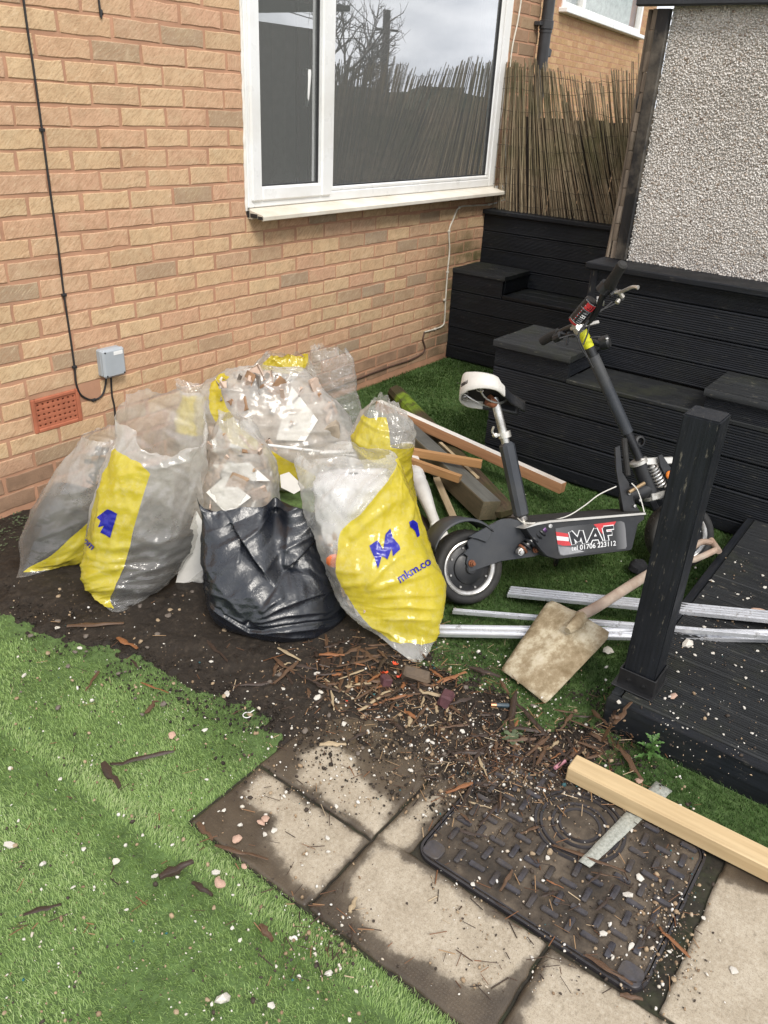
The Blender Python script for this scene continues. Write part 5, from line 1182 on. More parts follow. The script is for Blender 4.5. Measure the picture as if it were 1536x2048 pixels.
# --- black sack: deep folds falling from a slack mouth
def cK(X, Y): return (390+X*.3256, 980+Y*.3256)
def kk(*pts): return [cK(*p) for p in pts]
def black_mod(T, s, t_, hd):
    f = np.clip((t_-.6)/.4, 0, 1); up_ = .050*np.exp(-np.minimum(np.abs(s-.0), np.abs(s-2))/.07)+.042*np.exp(-np.abs(s-1.0)/.08)-.022*np.exp(-((s-.22)/.12)**2)-.016*np.exp(-((s-.78)/.10)**2)-.008*np.exp(-((s-.40)/.2)**2)
    T = T+V3(0, 0, 1)*(up_*f**2)[..., None]
    return T+hd*(.050*np.exp(-((s-1.50)/.12)**2)*f)[..., None]
BK = [('ledge', kk((225, 190), (285, 300), (360, 430), (470, 590)), .045, 26), ('ledge', kk((545, 560), (690, 375), (790, 240)), .035, 24), ('dent', kk((495, 110), (495, 230)), .075, 17), ('dent', kk((500, 250), (520, 420), (545, 540)), .045, 26), ('ledge', kk((860, 640), (700, 520), (560, 560), (400, 740)), .016, 30), ('ridge', kk((390, 755), (470, 690), (560, 640)), .016, 12),
      ('ridge', kk((330, 820), (560, 770), (880, 735)), .013, 7), ('ridge', kk((340, 835), (600, 815), (900, 770)), .013, 7), ('ridge', kk((340, 850), (560, 860), (860, 830)), .012, 8), ('ridge', kk((330, 815), (520, 720), (740, 640), (840, 620)), .012, 8), ('ridge', kk((360, 870), (600, 900), (800, 890)), .011, 9), ('ledge', kk((900, 800), (330, 880), (60, 690)), .018, 30), ('ridge', kk((60, 690), (200, 770), (320, 830)), .014, 8), ('ridge', kk((250, 500), (285, 330), (230, 200)), .014, 16), ('ridge', kk((60, 470), (150, 600), (310, 810)), .010, 14), ('ridge', kk((570, 230), (560, 400), (548, 550)), .014, 9), ('ridge', kk((110, 700), (160, 720), (200, 770)), .008, 8), ('dent', kk((328, 832), (332, 834)), .02, 5)]
b10 = make_bag('black_sack', 'black plastic refuse sack sagging open at the front of the heap', G(545, 1215), [(470, 1240, 650, 1248, -.075, .10), (422, 1224, 684, 1236, -.07, .15), (407, 1175, 694, 1200, -.045, .175), (403, 1120, 678, 1140, -.01, .16), (402, 1066, 638, 1085, .02, .10), (399, 1034, 642, 1048, .035, .05), (393, 1014, 660, 1026, .045, .012)], None, ex=(.03, .035), k=.12, iters=45, nu=260, nv=160, seed=97, mat=M_binbag, lump=.012, rim=.015, pw=1.15, crs=.55, mdef=.008, folds=BK, tilt=-.022, modify=black_mod, group=None, cat='refuse sack', ext_noise=.9)
# --- prints on the film
on_bag(b8, [ke((272, 585), (318, 555), (348, 606), (362, 515), (388, 490), (400, 535), (438, 585), (442, 605), (404, 645), (396, 600), (374, 662), (342, 640), (322, 712), (300, 650))], M_blue, 'logo_print'); on_bag(b8, [ke((490, 455), (510, 440), (535, 460), (548, 530), (535, 540), (520, 500), (495, 480))], M_blue, 'logo_print')
on_bag_text(b8, 'mkm.co', cB(1152, 1345), cB(1312, 1248), 18, M_blue, 'web_print')
on_bag(b2, [[cC(*p) for p in ((598, 1212), (632, 1185), (664, 1160), (722, 1188), (680, 1335), (618, 1305), (642, 1262), (604, 1272), (622, 1235))]], M_blue, 'logo_print')
on_bag_text(b2, 'om', cC(512, 1362), cC(566, 1412), 14, M_blue, 'web_print')
on_bag(b9, [[cB(*p) for p in ((1112, 826), (1130, 768), (1158, 752), (1160, 790), (1142, 822), (1124, 800))]], M_blue, 'logo_print')
on_bag_text(b9, 'mk', cB(1172, 940), cB(1224, 935), 13, M_blue, 'web_print')

def hit_on(o, u, v, push=.012):
    d = Vector(_ray(u, v)).normalized(); hit, nr, i_, ds = BAGS[o.name][6].ray_cast(Vector(CAM), d)
    if hit is None: return PP(u, v, np.array(o.location), unit(FW*V3(1, 1, 0))), -unit(FW*V3(1, 1, 0))
    if nr.dot(d) > 0: nr = -nr
    return np.array(hit+d*push), np.array(nr)
def board_in(o, poly_px, push, nm, mat, label, cat, thick=.004, mixn=.5):
    cu_, cv_ = np.mean(poly_px, axis=0); p, nr = hit_on(o, cu_, cv_, push); nn = unit(nr*mixn-unit(FW)*(1-mixn)); P = [PP(u, v, p, nn) for u, v in poly_px]; V = np.array(P+[q-nn*thick for q in P]); k = len(P)
    Fc = [tuple(range(k))[::-1], tuple(range(k, 2*k))]+[(j, (j+1) % k, (j+1) % k+k, j+k) for j in range(k)]; ob = MB().add(V, Fc).build(nm, mat, smooth=False); return tag(ob, label, cat)
# --- larger pieces seen through or lying on the bags
def board(poly_px, ref, off, nm, mat, label, cat, thick=.004, lean=None):
    g = np.asarray(ref, float); hd = unit(V3(g[0]-CAM[0], g[1]-CAM[1], 0)); nn = hd if lean is None else unit(hd+V3(0, 0, lean)); P = [PP(u, v, g+hd*off, nn) for u, v in poly_px]; V = np.array(P+[p+nn*thick for p in P]); k = len(P)
    Fc = [tuple(range(k)), tuple(range(2*k-1, k-1, -1))]+[(j, j+k, (j+1) % k+k, (j+1) % k) for j in range(k)]
    o = MB().add(V, Fc).build(nm, mat, smooth=False); return tag(o, label, cat)
rc3, rc4 = G(470, 1120), G(560, 945)
board_in(b3, [(412, 985), (450, 952), (502, 995), (455, 1030)], .012, 'wall_tile', M_pl1, 'white tile propped cornerwise inside the tile bag', 'tile')
board_in(b3, [(425, 930), (498, 925), (540, 962), (505, 962), (440, 940)], .02, 'board_piece', M_pl1, 'long white board edge lying across the tile bag', 'board')
board([(350, 1172), (368, 1095), (392, 1020), (408, 1050), (408, 1130), (402, 1172)], G(395, 1165), .0, 'leaning_board', M_pl1, 'tall white panel leaning between the striped bag and the black sack', 'panel')
board_in(b4, [(552, 880), (583, 772), (636, 840), (610, 882)], .015, 'plaster_triangle', M_pl1, 'pointed white plasterboard piece inside the central bag', 'plasterboard')
board([(560, 950), (578, 944), (610, 975), (588, 988), (562, 975)], G(560, 1010), -.03, 'tile_piece', M_pl1, 'broken white tile piece between the tile bag and the front yellow bag', 'tile', lean=-.5)
chunk_ = MB(); 
Rk = frame_from(RT+V3(0, 0, .15)); chunk_.cbox(hit_on(b4, 655, 862, .05)[0], (.115, .085, .065), Rk, .012, 0, .006); tag(chunk_.build('rubble_stone', simple('crusted_stone', (.36, .30, .23), .9, var=.3, scale=20, bump=.8, bscale=70), angle=25), 'large buff stone wrapped in film low in the central bag', 'stone')
hdw = unit(V3(.6, .5, 0)); a, b = PP(535, 890, G(560, 1010), hdw), PP(728, 914, G(700, 1010), hdw)
tag(MB().cbox((a+b)/2, (np.linalg.norm(b-a), .012, .009), frame_from(b-a), .002).build('white_strip', M_upvc), 'long thin white plastic strip lying across the bags', 'strip')
a, b = PP(640, 905, G(690, 1040), hdw), PP(745, 902, G(740, 1040), hdw)
tag(MB().cbox((a+b)/2, (np.linalg.norm(b-a), .022, .009), frame_from(b-a), .002).build('white_strip', M_upvc), 'short broad white strip behind the front yellow bag', 'strip')
o = MB().lathe(hit_on(b8, 668, 1122, .022)[0], hdw, [(.0001, -.010), (.018, -.008), (.027, .0), (.016, .012)], 9).build('orange_packet', simple('orange_packet', (.55, .13, .035), .5, bump=.3)); tag(o, 'orange packet showing through the left side of the front yellow bag', 'packet')

# ================================================================== ELECTRIC SCOOTER (leans away on its stand)
SA = V3(.218, -1.794, .002); _B = V3(1.077, -2.345, .002); PHI = .40
Sd = unit(_B-SA); _n = V3(-Sd[1], Sd[0], 0); Su = V3(0, 0, 1)*math.cos(PHI)+_n*math.sin(PHI); Sn = _n*math.cos(PHI)-V3(0, 0, 1)*math.sin(PHI)
def S3(s, z, o=0.0): return SA+Sd*s+Su*z+Sn*o
def SU(u, v, o=0.0): return PP(u, v, SA+Sn*o, Sn)
def s2(u, v, o=0.0): p = SU(u, v, o)-SA; return (p @ Sd, p @ Su)
def c6(X, Y): return (840+X*.32552, 960+Y*.32552)
def c3(X, Y): return (840+X*620/1536, 480+Y*760/1883)
def c5(X, Y): return (1040+X*.182292, 480+Y*.182292)
scoot = empty('electric_scooter', tuple(SA), 'black seated electric scooter leaning on its stand before the black seating', 'scooter')
M_tyre = simple('tyre_rubber', (.016, .016, .016), .75, var=.3, scale=12, bump=.3, bscale=120, dirt=(.07, .06, .045), dirt_amt=.55)
M_blkm = simple('black_satin_metal', (.014, .015, .018), .42, var=.2, bump=.1, bscale=200, dirt=(.06, .055, .045), dirt_amt=.4, spec=.5)
M_gun = simple('dusty_gunmetal', (.030, .034, .042), .5, var=.15, scale=10, bump=.08, dirt=(.09, .085, .075), dirt_amt=.5)
M_slv = simple('scuffed_silver', (.58, .57, .55), .35, .85, var=.2, scale=30, bump=.15, dirt=(.14, .10, .07), dirt_amt=.7)
M_steelw = simple('pale_clamp_metal', (.62, .60, .56), .38, .7, var=.08, bump=.06, dirt=(.3, .24, .18), dirt_amt=.5)
M_rust = simple('rusty_bolt', (.23, .085, .04), .85, .2, var=.4, scale=60, bump=.5, bscale=300)
M_grip = simple('grip_rubber', (.020, .019, .018), .8, var=.2, bump=.4, bscale=400)
M_yel = simple('yellow_tape', (.62, .62, .02), .45, var=.12, bump=.1, dirt=(.12, .12, .02), dirt_amt=.4)
M_sad = simple('cracked_white_vinyl', (.62, .60, .56), .45, var=.06, scale=9, bump=.25, bscale=50, dirt=(.25, .22, .18), dirt_amt=.5)
M_wire_w = simple('white_wire', (.62, .6, .55), .5, bump=0)

def wheel(c, ax, R, rimR, halfw, nm, motor=True):
    """c: centre, ax: axis pointing to the viewer side"""
    w = bpy.data.objects.new(nm, None); COL.objects.link(w); w.parent = scoot
    mb = MB(); k = 18; prof = []
    for i in range(k): th = 2*math.pi*i/k; prof.append((R-.020+.0195*np.sign(math.cos(th))*abs(math.cos(th))**.7, halfw*np.sign(math.sin(th))*abs(math.sin(th))**.8))
    mb.lathe(c, ax, prof, 56, closed=True)
    a = unit(np.cross(ax, [0, 0, 1.0])); b = np.cross(ax, a)
    for i in range(30):
        for sgn in (-1, 1):
            for rr, hh, sz in ((R-.0045, .012, (.013, .018, .009)), (R-.016, .030, (.014, .014, .011))):
                th = 2*math.pi*(i+.5*(sgn > 0)+.25*(hh > .02))/30; dr = math.cos(th)*a+math.sin(th)*b; tg = -math.sin(th)*a+math.cos(th)*b
                nr_ = unit(dr+ax*sgn*(.9 if hh > .02 else .15)); Rm = np.stack([tg, np.cross(nr_, tg), nr_], 1)
                mb.cbox(np.asarray(c)+dr*rr+ax*sgn*hh, sz, Rm, .003)
    mb.build('tyre', M_tyre, w, angle=45)
    MB().lathe(c, ax, [(rimR-.013, -halfw*.75), (rimR-.013, halfw*.72), (rimR-.009, halfw*.84), (rimR-.002, halfw*.9), (rimR+.003, halfw*.86), (rimR+.004, halfw*.7), (rimR+.004, -halfw*.7)], 48).build('rim', M_slv, w)
    mb = MB(); mb.lathe(c, ax, [(rimR-.013, -.02), (rimR-.013, halfw*.45), (rimR-.02, halfw*.52), (rimR*.62, halfw*.60), (rimR*.60, halfw*.78), (rimR*.5, halfw*.9), (.022, halfw*.98), (.018, halfw*1.2), (.0001, halfw*1.2)], 44); mb.build('hub_motor', M_blkm, w)
    for i in range(8):
        th = 2*math.pi*(i+.3)/8; dr = math.cos(th)*a+math.sin(th)*b; MB().lathe(np.asarray(c)+dr*(rimR-.022)+ax*halfw*.5, ax, [(.0001, .008), (.004, .008), (.0045, .002)], 8).build('rim_bolt', M_slv, w)
    return w
RC = S3(-.010, .1385, 0.012); wheel(RC, -Sn, .135, .097, .042, 'rear_wheel')
# steering geometry
colB, colT = np.array(s2(1278, 916)), np.array(s2(1159, 652)); rake = unit(colT-colB); rk3 = Sd*rake[0]+Su*rake[1]
FWC = S3(.932, .132, .01); st = math.radians(-14)
fax = unit(-Sn*math.cos(st)+Sd*math.sin(st)); wheel(FWC, fax, .135, .097, .042, 'front_wheel')

# swing arm plates, mudguards
def splate(px, o0, o1, mat, nm, ch=.002, parent=scoot, conv=c6):
    pl = [s2(*conv(X, Y), o0) for X, Y in px]; return MB().prism(pl, (SA, Sd, Su, Sn), o0, o1, ch=ch).build(nm, mat, parent)
splate([(258, 462), (270, 452), (292, 470), (284, 512), (296, 538), (298, 566), (318, 562), (500, 500), (705, 470), (738, 455), (742, 428), (716, 402), (690, 420), (655, 300), (640, 268), (600, 246), (555, 236), (505, 240), (455, 262), (420, 300), (330, 345), (290, 380), (300, 420)], -.040, -.032, M_gun, 'swing_arm')
splate([(298, 350), (360, 316), (438, 272), (470, 262), (410, 384), (350, 362)], -.052, -.041, M_gun, 'guard_bracket')
splate([(258, 462), (296, 538), (318, 562), (500, 500), (705, 470), (742, 428), (655, 300), (600, 246), (505, 240), (420, 300), (290, 380)], .052, .058, M_gun, 'swing_arm')
mb = MB(); V, Fc = [], []; na = 16
cz = np.array([RC @ Sd-SA @ Sd, RC @ Su-SA @ Su])
for i in range(na+1):
    th = math.radians(52+96*i/na); r_ = .160+.020*math.sin(i/na*math.pi)
    for o in (-.058, -.052, .012, .066, .072):
        rr = r_-(.010 if o in (-.058, .072) else 0); V.append(S3(cz[0]+r_*.99*math.cos(th)-.01, cz[1]+rr*math.sin(th)+.004, o))
for i in range(na):
    for j in range(4): Fc.append((i*5+j, i*5+j+1, (i+1)*5+j+1, (i+1)*5+j))
mb.add(V, Fc); o = mb.build('mudguard', M_gun, scoot, angle=60); so = o.modifiers.new('solid', 'SOLIDIFY'); so.thickness = .003
MB().lathe(S3(*s2(*c6(318, 512), -.045), -.042), -Sn, [(.0001, .026), (.006, .025), (.0065, .016), (.0095, .015), (.0095, .006), (.013, .005), (.013, 0)], 8).build('axle_nut', M_rust, scoot)
p = S3(*s2(*c6(712, 428), -.05), -.045); MB().lathe(p, -Sn, [(.0001, .016), (.008, .015), (.008, .008), (.0125, .007), (.0125, 0)], 12).build('pivot_bolt', M_rust, scoot)

# coil shocks
def coil(mb, a, b, R, r, turns, n=90):
    a, b = np.asarray(a), np.asarray(b); t_ = unit(b-a); e1 = unit(np.cross(t_, [.3, .2, .9])); e2 = np.cross(t_, e1); k = np.linspace(0, 1, n); th = k*turns*2*math.pi
    mb.tube(a+(b-a)*k[:, None]+R*(np.cos(th)[:, None]*e1+np.sin(th)[:, None]*e2), r, 6)
a, b = S3(*s2(*c6(785, 280), -.075), -.075), S3(*s2(*c6(612, 442), -.065), -.065); dv = b-a
sh = MB(); sh.tube([a+dv*.02, a+dv*.98], [.008, .008], 10); sh.tube([a-dv*.02, a+dv*.12], .013, 10); sh.tube([a+dv*.88, a+dv*1.0], .015, 10)
shock = sh.build('rear_shock', M_slv, scoot); cm = MB(); coil(cm, a+dv*.2, a+dv*.86, .0185, .0052, 5.2); cm.build('spring', M_blkm, shock)
MB().tube([a+dv*.12, a+dv*.2], .017, 14).build('preload_collar', simple('purple_anodised', (.10, .05, .13), .35, .7, bump=0), shock)
MB().tube([a+dv*.86, a+dv*.91], .021, 14).build('spring_seat', M_rust, shock)
mb = MB()
for q in (a, b): mb.lathe(q+Sn*.01, -Sn, [(.0001, .03), (.008, .029), (.009, .02), (.012, .02), (.012, 0)], 10)
mb.build('shock_bolt', M_slv, shock)

# deck body
prof = [(650, 300), (700, 270), (790, 262), (1382, 215), (1384, 240), (1345, 270), (1310, 420), (1300, 432), (840, 488), (780, 470), (740, 430)]
pl = [s2(*c6(X, Y), -.09) for X, Y in prof]; MB().prism(pl, (SA, Sd, Su, Sn), -.088, .095, ch=.004).build('deck_body', M_blkm, scoot)
tp = [(640, 296), (720, 262), (790, 250), (1383, 203), (1388, 212), (790, 262), (722, 274)]
pl = [s2(*c6(X, Y), -.098) for X, Y in [(636, 300), (716, 264), (800, 248), (1385, 200), (1388, 212), (800, 262), (722, 276)]]; MB().prism(pl, (SA, Sd, Su, Sn), -.099, .104).build('deck_plate', M_steelw, scoot)
gp = [np.array(s2(*c6(X, Y), -.098))+[0, .001] for X, Y in [(716, 262), (800, 246), (1384, 198), (1384, 203), (800, 251)]]; MB().prism(gp, (SA, Sd, Su, Sn), -.094, .10).build('grip_mat', M_grip, scoot)
# side sticker with lettering: flat print built as thin sheets
sq = [(832, 298), (905, 285), (1235, 252), (1255, 262), (1262, 300), (1270, 408), (1262, 422), (880, 466), (860, 462), (850, 440)]
O_ = -.0895
def sheet(px, o, mat, nm, parent, conv=c6): return splate(px, o, o-.0004, mat, nm, 0, parent, conv)
def sprint(name, stops, rough=.3):
    t = NT(name); c = t.coord('Object'); dt = t('VectorMath', operation='DOT_PRODUCT'); t.L(c, dt.inputs[0]); dt.inputs[1].default_value = tuple(Sd)
    return t.pbr(t.ramp(t.math('MULTIPLY', dt.outputs['Value'], 1.25), stops), rough, 0, None, .5)
G_ = lambda k: (k, k, k*1.03)
M_prn = sprint('sticker_print', [(.38, G_(.11)), (.55, G_(.03)), (.70, G_(.02)), (.80, G_(.26)), (.84, G_(.20)), (.90, G_(.10))])
stk = sheet(sq, O_, M_prn, 'side_sticker', scoot)
M_red = simple('print_red', (.52, .035, .04), .3, bump=0, var=.1); M_wht = simple('print_white', (.72, .72, .72), .3, bump=0, var=.05); M_ink = simple('print_black', (.010, .010, .012), .3, bump=0); M_gry = simple('print_grey', (.28, .28, .29), .3, bump=0)
sheet([(834, 318), (910, 330), (912, 352), (838, 344)], O_-.0006, M_red, 'print_stripe', stk)
sheet([(838, 344), (912, 352), (914, 376), (842, 370)], O_-.0006, M_wht, 'print_stripe', stk)
sheet([(842, 370), (914, 376), (930, 402), (880, 404), (846, 394)], O_-.0006, M_red, 'print_stripe', stk)
sheet([(848, 408), (930, 414), (1010, 440), (880, 462), (862, 456)], O_-.0006, M_gry, 'print_stripe', stk)
sheet([(1066, 272), (1205, 254), (1180, 300), (1150, 330), (1120, 330)], O_-.0006, M_red, 'print_flash', stk)
def letter_sheet(polys, o, mat, nm, parent, grow=0.0):
    mb = MB()
    for pxy in polys:
        pl = np.array([s2(*c6(X, Y), o) for X, Y in pxy])
        mb.prism(pl, (SA, Sd, Su, Sn), o, o-.0003)
    return mb.build(nm, mat, parent)
def bar(a, b, w0): 
    a, b = np.array(a, float), np.array(b, float); d = unit(b-a); n_ = np.array([-d[1], d[0]])*w0/2; return [a-n_-d*w0*.15, a+n_-d*w0*.15, b+n_+d*w0*.15, b-n_+d*w0*.15]
M_ = [((926, 322), (944, 392)), ((926, 322), (972, 372)), ((972, 372), (990, 316)), ((990, 316), (1010, 386))]
A_ = [((1040, 384), (1078, 304)), ((1078, 304), (1112, 376)), ((1056, 358), (1104, 354))]
F_ = [((1132, 296), (1148, 370)), ((1132, 296), (1186, 290)), ((1138, 330), (1176, 326))]
segs = M_+A_+F_
for k_, (w_, mat, oo) in enumerate(((31, M_wht, -.0010), (20, M_ink, -.0016))):
    for j, (a, b) in enumerate(segs): letter_sheet([bar(a, b, w_)], O_+oo-.00004*j, mat, 'letter_outline' if k_ == 0 else 'letter', stk)
cu = bpy.data.curves.new('phone_text', 'FONT'); cu.body = 'tel 01706 223112'; cu.size = 1.0; cu.extrude = 0; cu.offset = .012
to = bpy.data.objects.new('phone_text', cu); COL.objects.link(to); bpy.context.view_layer.update(); dg = bpy.context.evaluated_depsgraph_get(); tme = bpy.data.meshes.new_from_object(to.evaluated_get(dg)); bpy.data.objects.remove(to)
tv = np.array([v.co[:] for v in tme.vertices]); wx = tv[:, 0].max()-tv[:, 0].min(); p0, p1 = np.array(s2(*c6(928, 434), O_)), np.array(s2(*c6(1202, 401), O_)); e1 = unit(p1-p0); sc_ = np.linalg.norm(p1-p0)/wx
e2 = np.array([-e1[1], e1[0]])
pos = p0+np.outer((tv[:, 0]-tv[:, 0].min())*sc_, e1)+np.outer(tv[:, 1]*sc_*.92, e2); wv = SA+np.outer(pos[:, 0], Sd)+np.outer(pos[:, 1], Su)+Sn*(O_-.0022)
MB().add(wv, [tuple(p_.vertices) for p_ in tme.polygons]).build('phone_number', M_wht, stk, smooth=False)

# seat tube, post, clamp, saddle
tb0, tb1 = S3(*s2(*c3(505, 1375))), S3(*s2(*c3(427, 1002)))
mb = MB(); tv_ = unit(tb1-tb0); Rm = frame_from(tv_, Sn); mb.cbox((tb0+tb1)/2, (np.linalg.norm(tb1-tb0), .050, .050), Rm, .012); mb.build('seat_tube', M_gun, scoot)
ps1 = S3(*s2(*c3(372, 800))); MB().tube([tb1-tv_*.05, ps1+tv_*.015], .0155, 14).build('seat_post', M_slv, scoot)
cp = tb1+tv_*.028; mb = MB(); mb.tube([cp-tv_*.011, cp+tv_*.011], .023, 18)
q0 = SU(*c3(372, 968)); q1 = SU(*c3(366, 925), -.01); mb.tube([cp-Sd*.02, q0], .006, 8); mb.lathe(q0+Sn*.008, -Sn, [(.0001, .02), (.008, .018), (.008, 0)], 10); mb.tube(spline([q0, SU(*c3(358, 950)), q1], 8), .004, 8); mb.build('seat_clamp', M_steelw, scoot)
MB().tube([tb0-tv_*.05, tb0+tv_*.02], .02, 12).build('tube_base', M_slv, scoot)
sdl = bpy.data.objects.new('saddle', None); COL.objects.link(sdl); sdl.parent = scoot
up_s = unit(V3(.60, .40, .69)); ns_ = unit(RT*.66+FW*V3(1, 1, 0)*.62); ns_ = unit(ns_-up_s*(ns_ @ up_s)); ls_ = np.cross(up_s, ns_)
SC = SU(*c3(318, 738), .0)+FW*.01
def saddle_rows():
    out = []
    for i in range(15):
        f = i/14; x = -.085+.26*f
        wv_ = .086*math.sqrt(max(1e-4, 1-((.085-.26*f)/.088)**2)) if x < -.0 else np.interp(x, [0, .05, .10, .15, .175], [.086, .064, .038, .027, .014])
        out.append((x, max(wv_, .02)))
    return out
V, Fc = [], []; rw = saddle_rows(); K = 17
for (x, w_) in rw:
    for j in range(K):
        th = math.pi*j/(K-1); h_ = .066 if x < .02 else np.interp(x, [.02, .175], [.052, .030])
        cy_, sy_ = math.cos(th), math.sin(th); pw = .62
        V.append(SC+ns_*x+ls_*w_*np.sign(cy_)*abs(cy_)**pw+up_s*(h_*sy_**pw-.028-.012*(abs(cy_) > .98)))
n_ = len(rw)
for i in range(n_-1):
    for j in range(K-1): Fc.append((i*K+j, i*K+j+1, (i+1)*K+j+1, (i+1)*K+j))
Fc.append(tuple(range(K))[::-1])
mfi = [0 if (f[0]//K) < 7 or len(f) > 4 else 1 for f in Fc]
mb = MB(); mb.add(V, Fc); mb.m = mfi; o = mb.build('saddle_cover', [M_sad, M_blkm], sdl, angle=70); so = o.modifiers.new('solid', 'SOLIDIFY'); so.thickness = .006; so.offset = -1
mb = MB(); mb.prism([(x, w_*.9) for x, w_ in rw]+[(x, -w_*.9) for x, w_ in rw[::-1]], (SC, ns_, ls_, up_s), -.012, .002); mb.build('saddle_base', M_black_in, sdl)
mb = MB()
for sg in (-1, 1):
    mb.tube(spline([SC+ns_*.10+ls_*sg*.012-up_s*.014, SC+ns_*.05+ls_*sg*.02-up_s*.045, SC-ns_*.01+ls_*sg*.022-up_s*.045, SC-ns_*.06+ls_*sg*.045-up_s*.016], 14), .0035, 7)
    coil(mb, SC-ns_*.05+ls_*sg*.045-up_s*.04, SC-ns_*.05+ls_*sg*.045-up_s*.012, .011, .0026, 3, 40)
mb.build('saddle_rails', M_slv, sdl); MB().tube([ps1-tv_*.01, SC-up_s*.035+ns_*.02], [.017, .022], 12).build('saddle_clamp', M_rust, sdl)

# steering column
def colp(f, o=0.0): q = colB+(colT-colB)*f; return S3(q[0], q[1], o)
MB().tube([colp(-.05), colp(.35)], .0175, 18).build('lower_column', M_blkm, scoot)
MB().tube([colp(.20), colp(.78)], .0225, 20).build('column_sleeve', M_gun, scoot)
MB().tube([colp(.78), colp(.995)], .0185, 18).build('upper_column', M_blkm, scoot)
MB().tube([colp(.845), colp(.965)], .0196, 18).build('yellow_band', M_yel, scoot)
hb, ht = S3(*s2(1304, 992)), S3(*s2(1277, 924)); ax_h = unit(ht-hb)
MB().tube([hb, ht], .031, 20).build('head_tube', M_blkm, scoot)
for q_, r_ in ((ht, .036), (hb, .036)):
    mb = MB(); mb.tube([q_-ax_h*.007, q_-ax_h*.006, q_+ax_h*.006, q_+ax_h*.007], [r_-.002, r_, r_, r_-.002], 22); mb.build('head_ring', M_steelw, scoot)
MB().tube(spline([hb+ax_h*.035, hb+ax_h*.02-Sd*.06, S3(*s2(1258, 990))-Sd*.01, S3(*s2(1258, 1028))], 12), [.03]*12, 14).build('gooseneck', M_blkm, scoot)
for o0 in (-.042, .03):
    splate([(968, 1030), (990, 1020), (1002, 1150), (1035, 1200), (1060, 1300), (1090, 1345), (1010, 1348), (990, 1240), (972, 1140)], o0, o0+.008, M_blkm, 'fold_bracket', conv=c3)
MB().tube(spline([SU(*c3(1012, 985), -.03), SU(*c3(1018, 1060), -.04), SU(*c3(1030, 1165), -.04)], 10), .011, 10).build('fold_lever', M_grip, scoot)
MB().tube([SU(*c3(1035, 1250), -.055), SU(*c3(1112, 1205), -.055)], .007, 10).build('latch_pin', simple('brassy_pin', (.36, .25, .14), .45, .6), scoot)
mb = MB()
for X, Y in ((1062, 1318), (1090, 1290), (1035, 1255)): mb.lathe(SU(*c3(X, Y), -.045), -Sn, [(.0001, .006), (.006, .005), (.006, 0)], 9)
mb.build('bracket_bolts', M_slv, scoot)
# fork: crown links, spring, leg plate, reflector
mb = MB(); f0, f1 = ht+Sd*.02, SU(1326, 921, -.01); mb.cbox((f0+f1)/2+Sn*-.02, (np.linalg.norm(f1-f0)+.05, .028, .016), frame_from(f1-f0, Sn), .003); mb.build('fork_link', M_steelw, scoot); mb = MB(); mb.cbox((hb+SU(1328, 986, -.01))/2+Sn*-.02, (np.linalg.norm(SU(1328, 986)-hb)+.04, .028, .016), frame_from(SU(1328, 986)-hb, Sn), .003); mb.build('fork_link', M_steelw, scoot)
a, b = SU(*c3(1148, 1118), -.03), SU(*c3(1198, 1222), -.03); mb = MB(); coil(mb, a, b, .019, .0042, 7); mb.tube([a, b], .009, 10); mb.build('front_spring', M_slv, scoot)
splate([(1182, 1070), (1200, 1062), (1245, 1130), (1262, 1230), (1250, 1300), (1225, 1260), (1228, 1200), (1208, 1150), (1192, 1120)], -.05, -.042, M_blkm, 'fork_plate', conv=c3)
for o0 in (-.065, .06):
    p0, p1 = hb+Sd*.03+Sn*o0, FWC+Sn*o0; MB().cbox((p0+p1)/2, (np.linalg.norm(p1-p0)+.03, .03, .012), frame_from(p1-p0, Sn), .003).build('fork_leg', M_blkm, scoot)
q_ = SU(*c3(1236, 1165), -.055); MB().lathe(q_, -Sn, [(.0001, .008), (.015, .006), (.017, 0)], 16).build('reflector', simple('amber_reflector', (.62, .17, .015), .25, bump=.2, bscale=300), scoot)
MB().lathe(SU(*c3(1085, 998), .04), -Sn, [(.014, -.012), (.022, -.01), (.024, 0), (.022, .01), (.014, .012)], 18).build('horn', M_blkm, scoot)
# handlebar assembly
HB = bpy.data.objects.new('handlebar', None); COL.objects.link(HB); HB.parent = scoot
pth = [SU(*c5(242, 1118), .25), SU(*c5(450, 1005), .14), SU(*c5(575, 950), .06), SU(*c5(640, 930), .02), SU(*c5(740, 905), -.03), SU(*c5(830, 800), -.08), SU(*c5(905, 620), -.15), SU(*c5(985, 500), -.20), SU(*c5(1130, 262), -.29)]
sp_ = spline(pth, 48); MB().tube(sp_, .0115, 12).build('bar', M_blkm, HB)
lg = [SU(*c5(246, 1112), .25), SU(*c5(330, 1062), .205), SU(*c5(420, 1018), .16)]
MB().tube(lg, [.0175, .018, .018], 16).build('grip', M_grip, HB)
rg = [SU(*c5(975, 512), -.195), SU(*c5(985, 495), -.20), SU(*c5(1040, 400), -.235), SU(*c5(1125, 268), -.29), SU(*c5(1133, 256), -.294)]
MB().tube(rg, [.020, .0225, .0185, .0178, .012], 18).build('grip', M_grip, HB)
MB().tube([SU(*c5(900, 560), -.165), SU(*c5(965, 480), -.19)], [.026, .024], 12).build('throttle', M_blkm, HB)
MB().cbox(SU(*c5(418, 1062), .145), (.05, .03, .034), frame_from(pth[1]-pth[0], Sn), .008).build('switch_pod', M_blkm, HB)
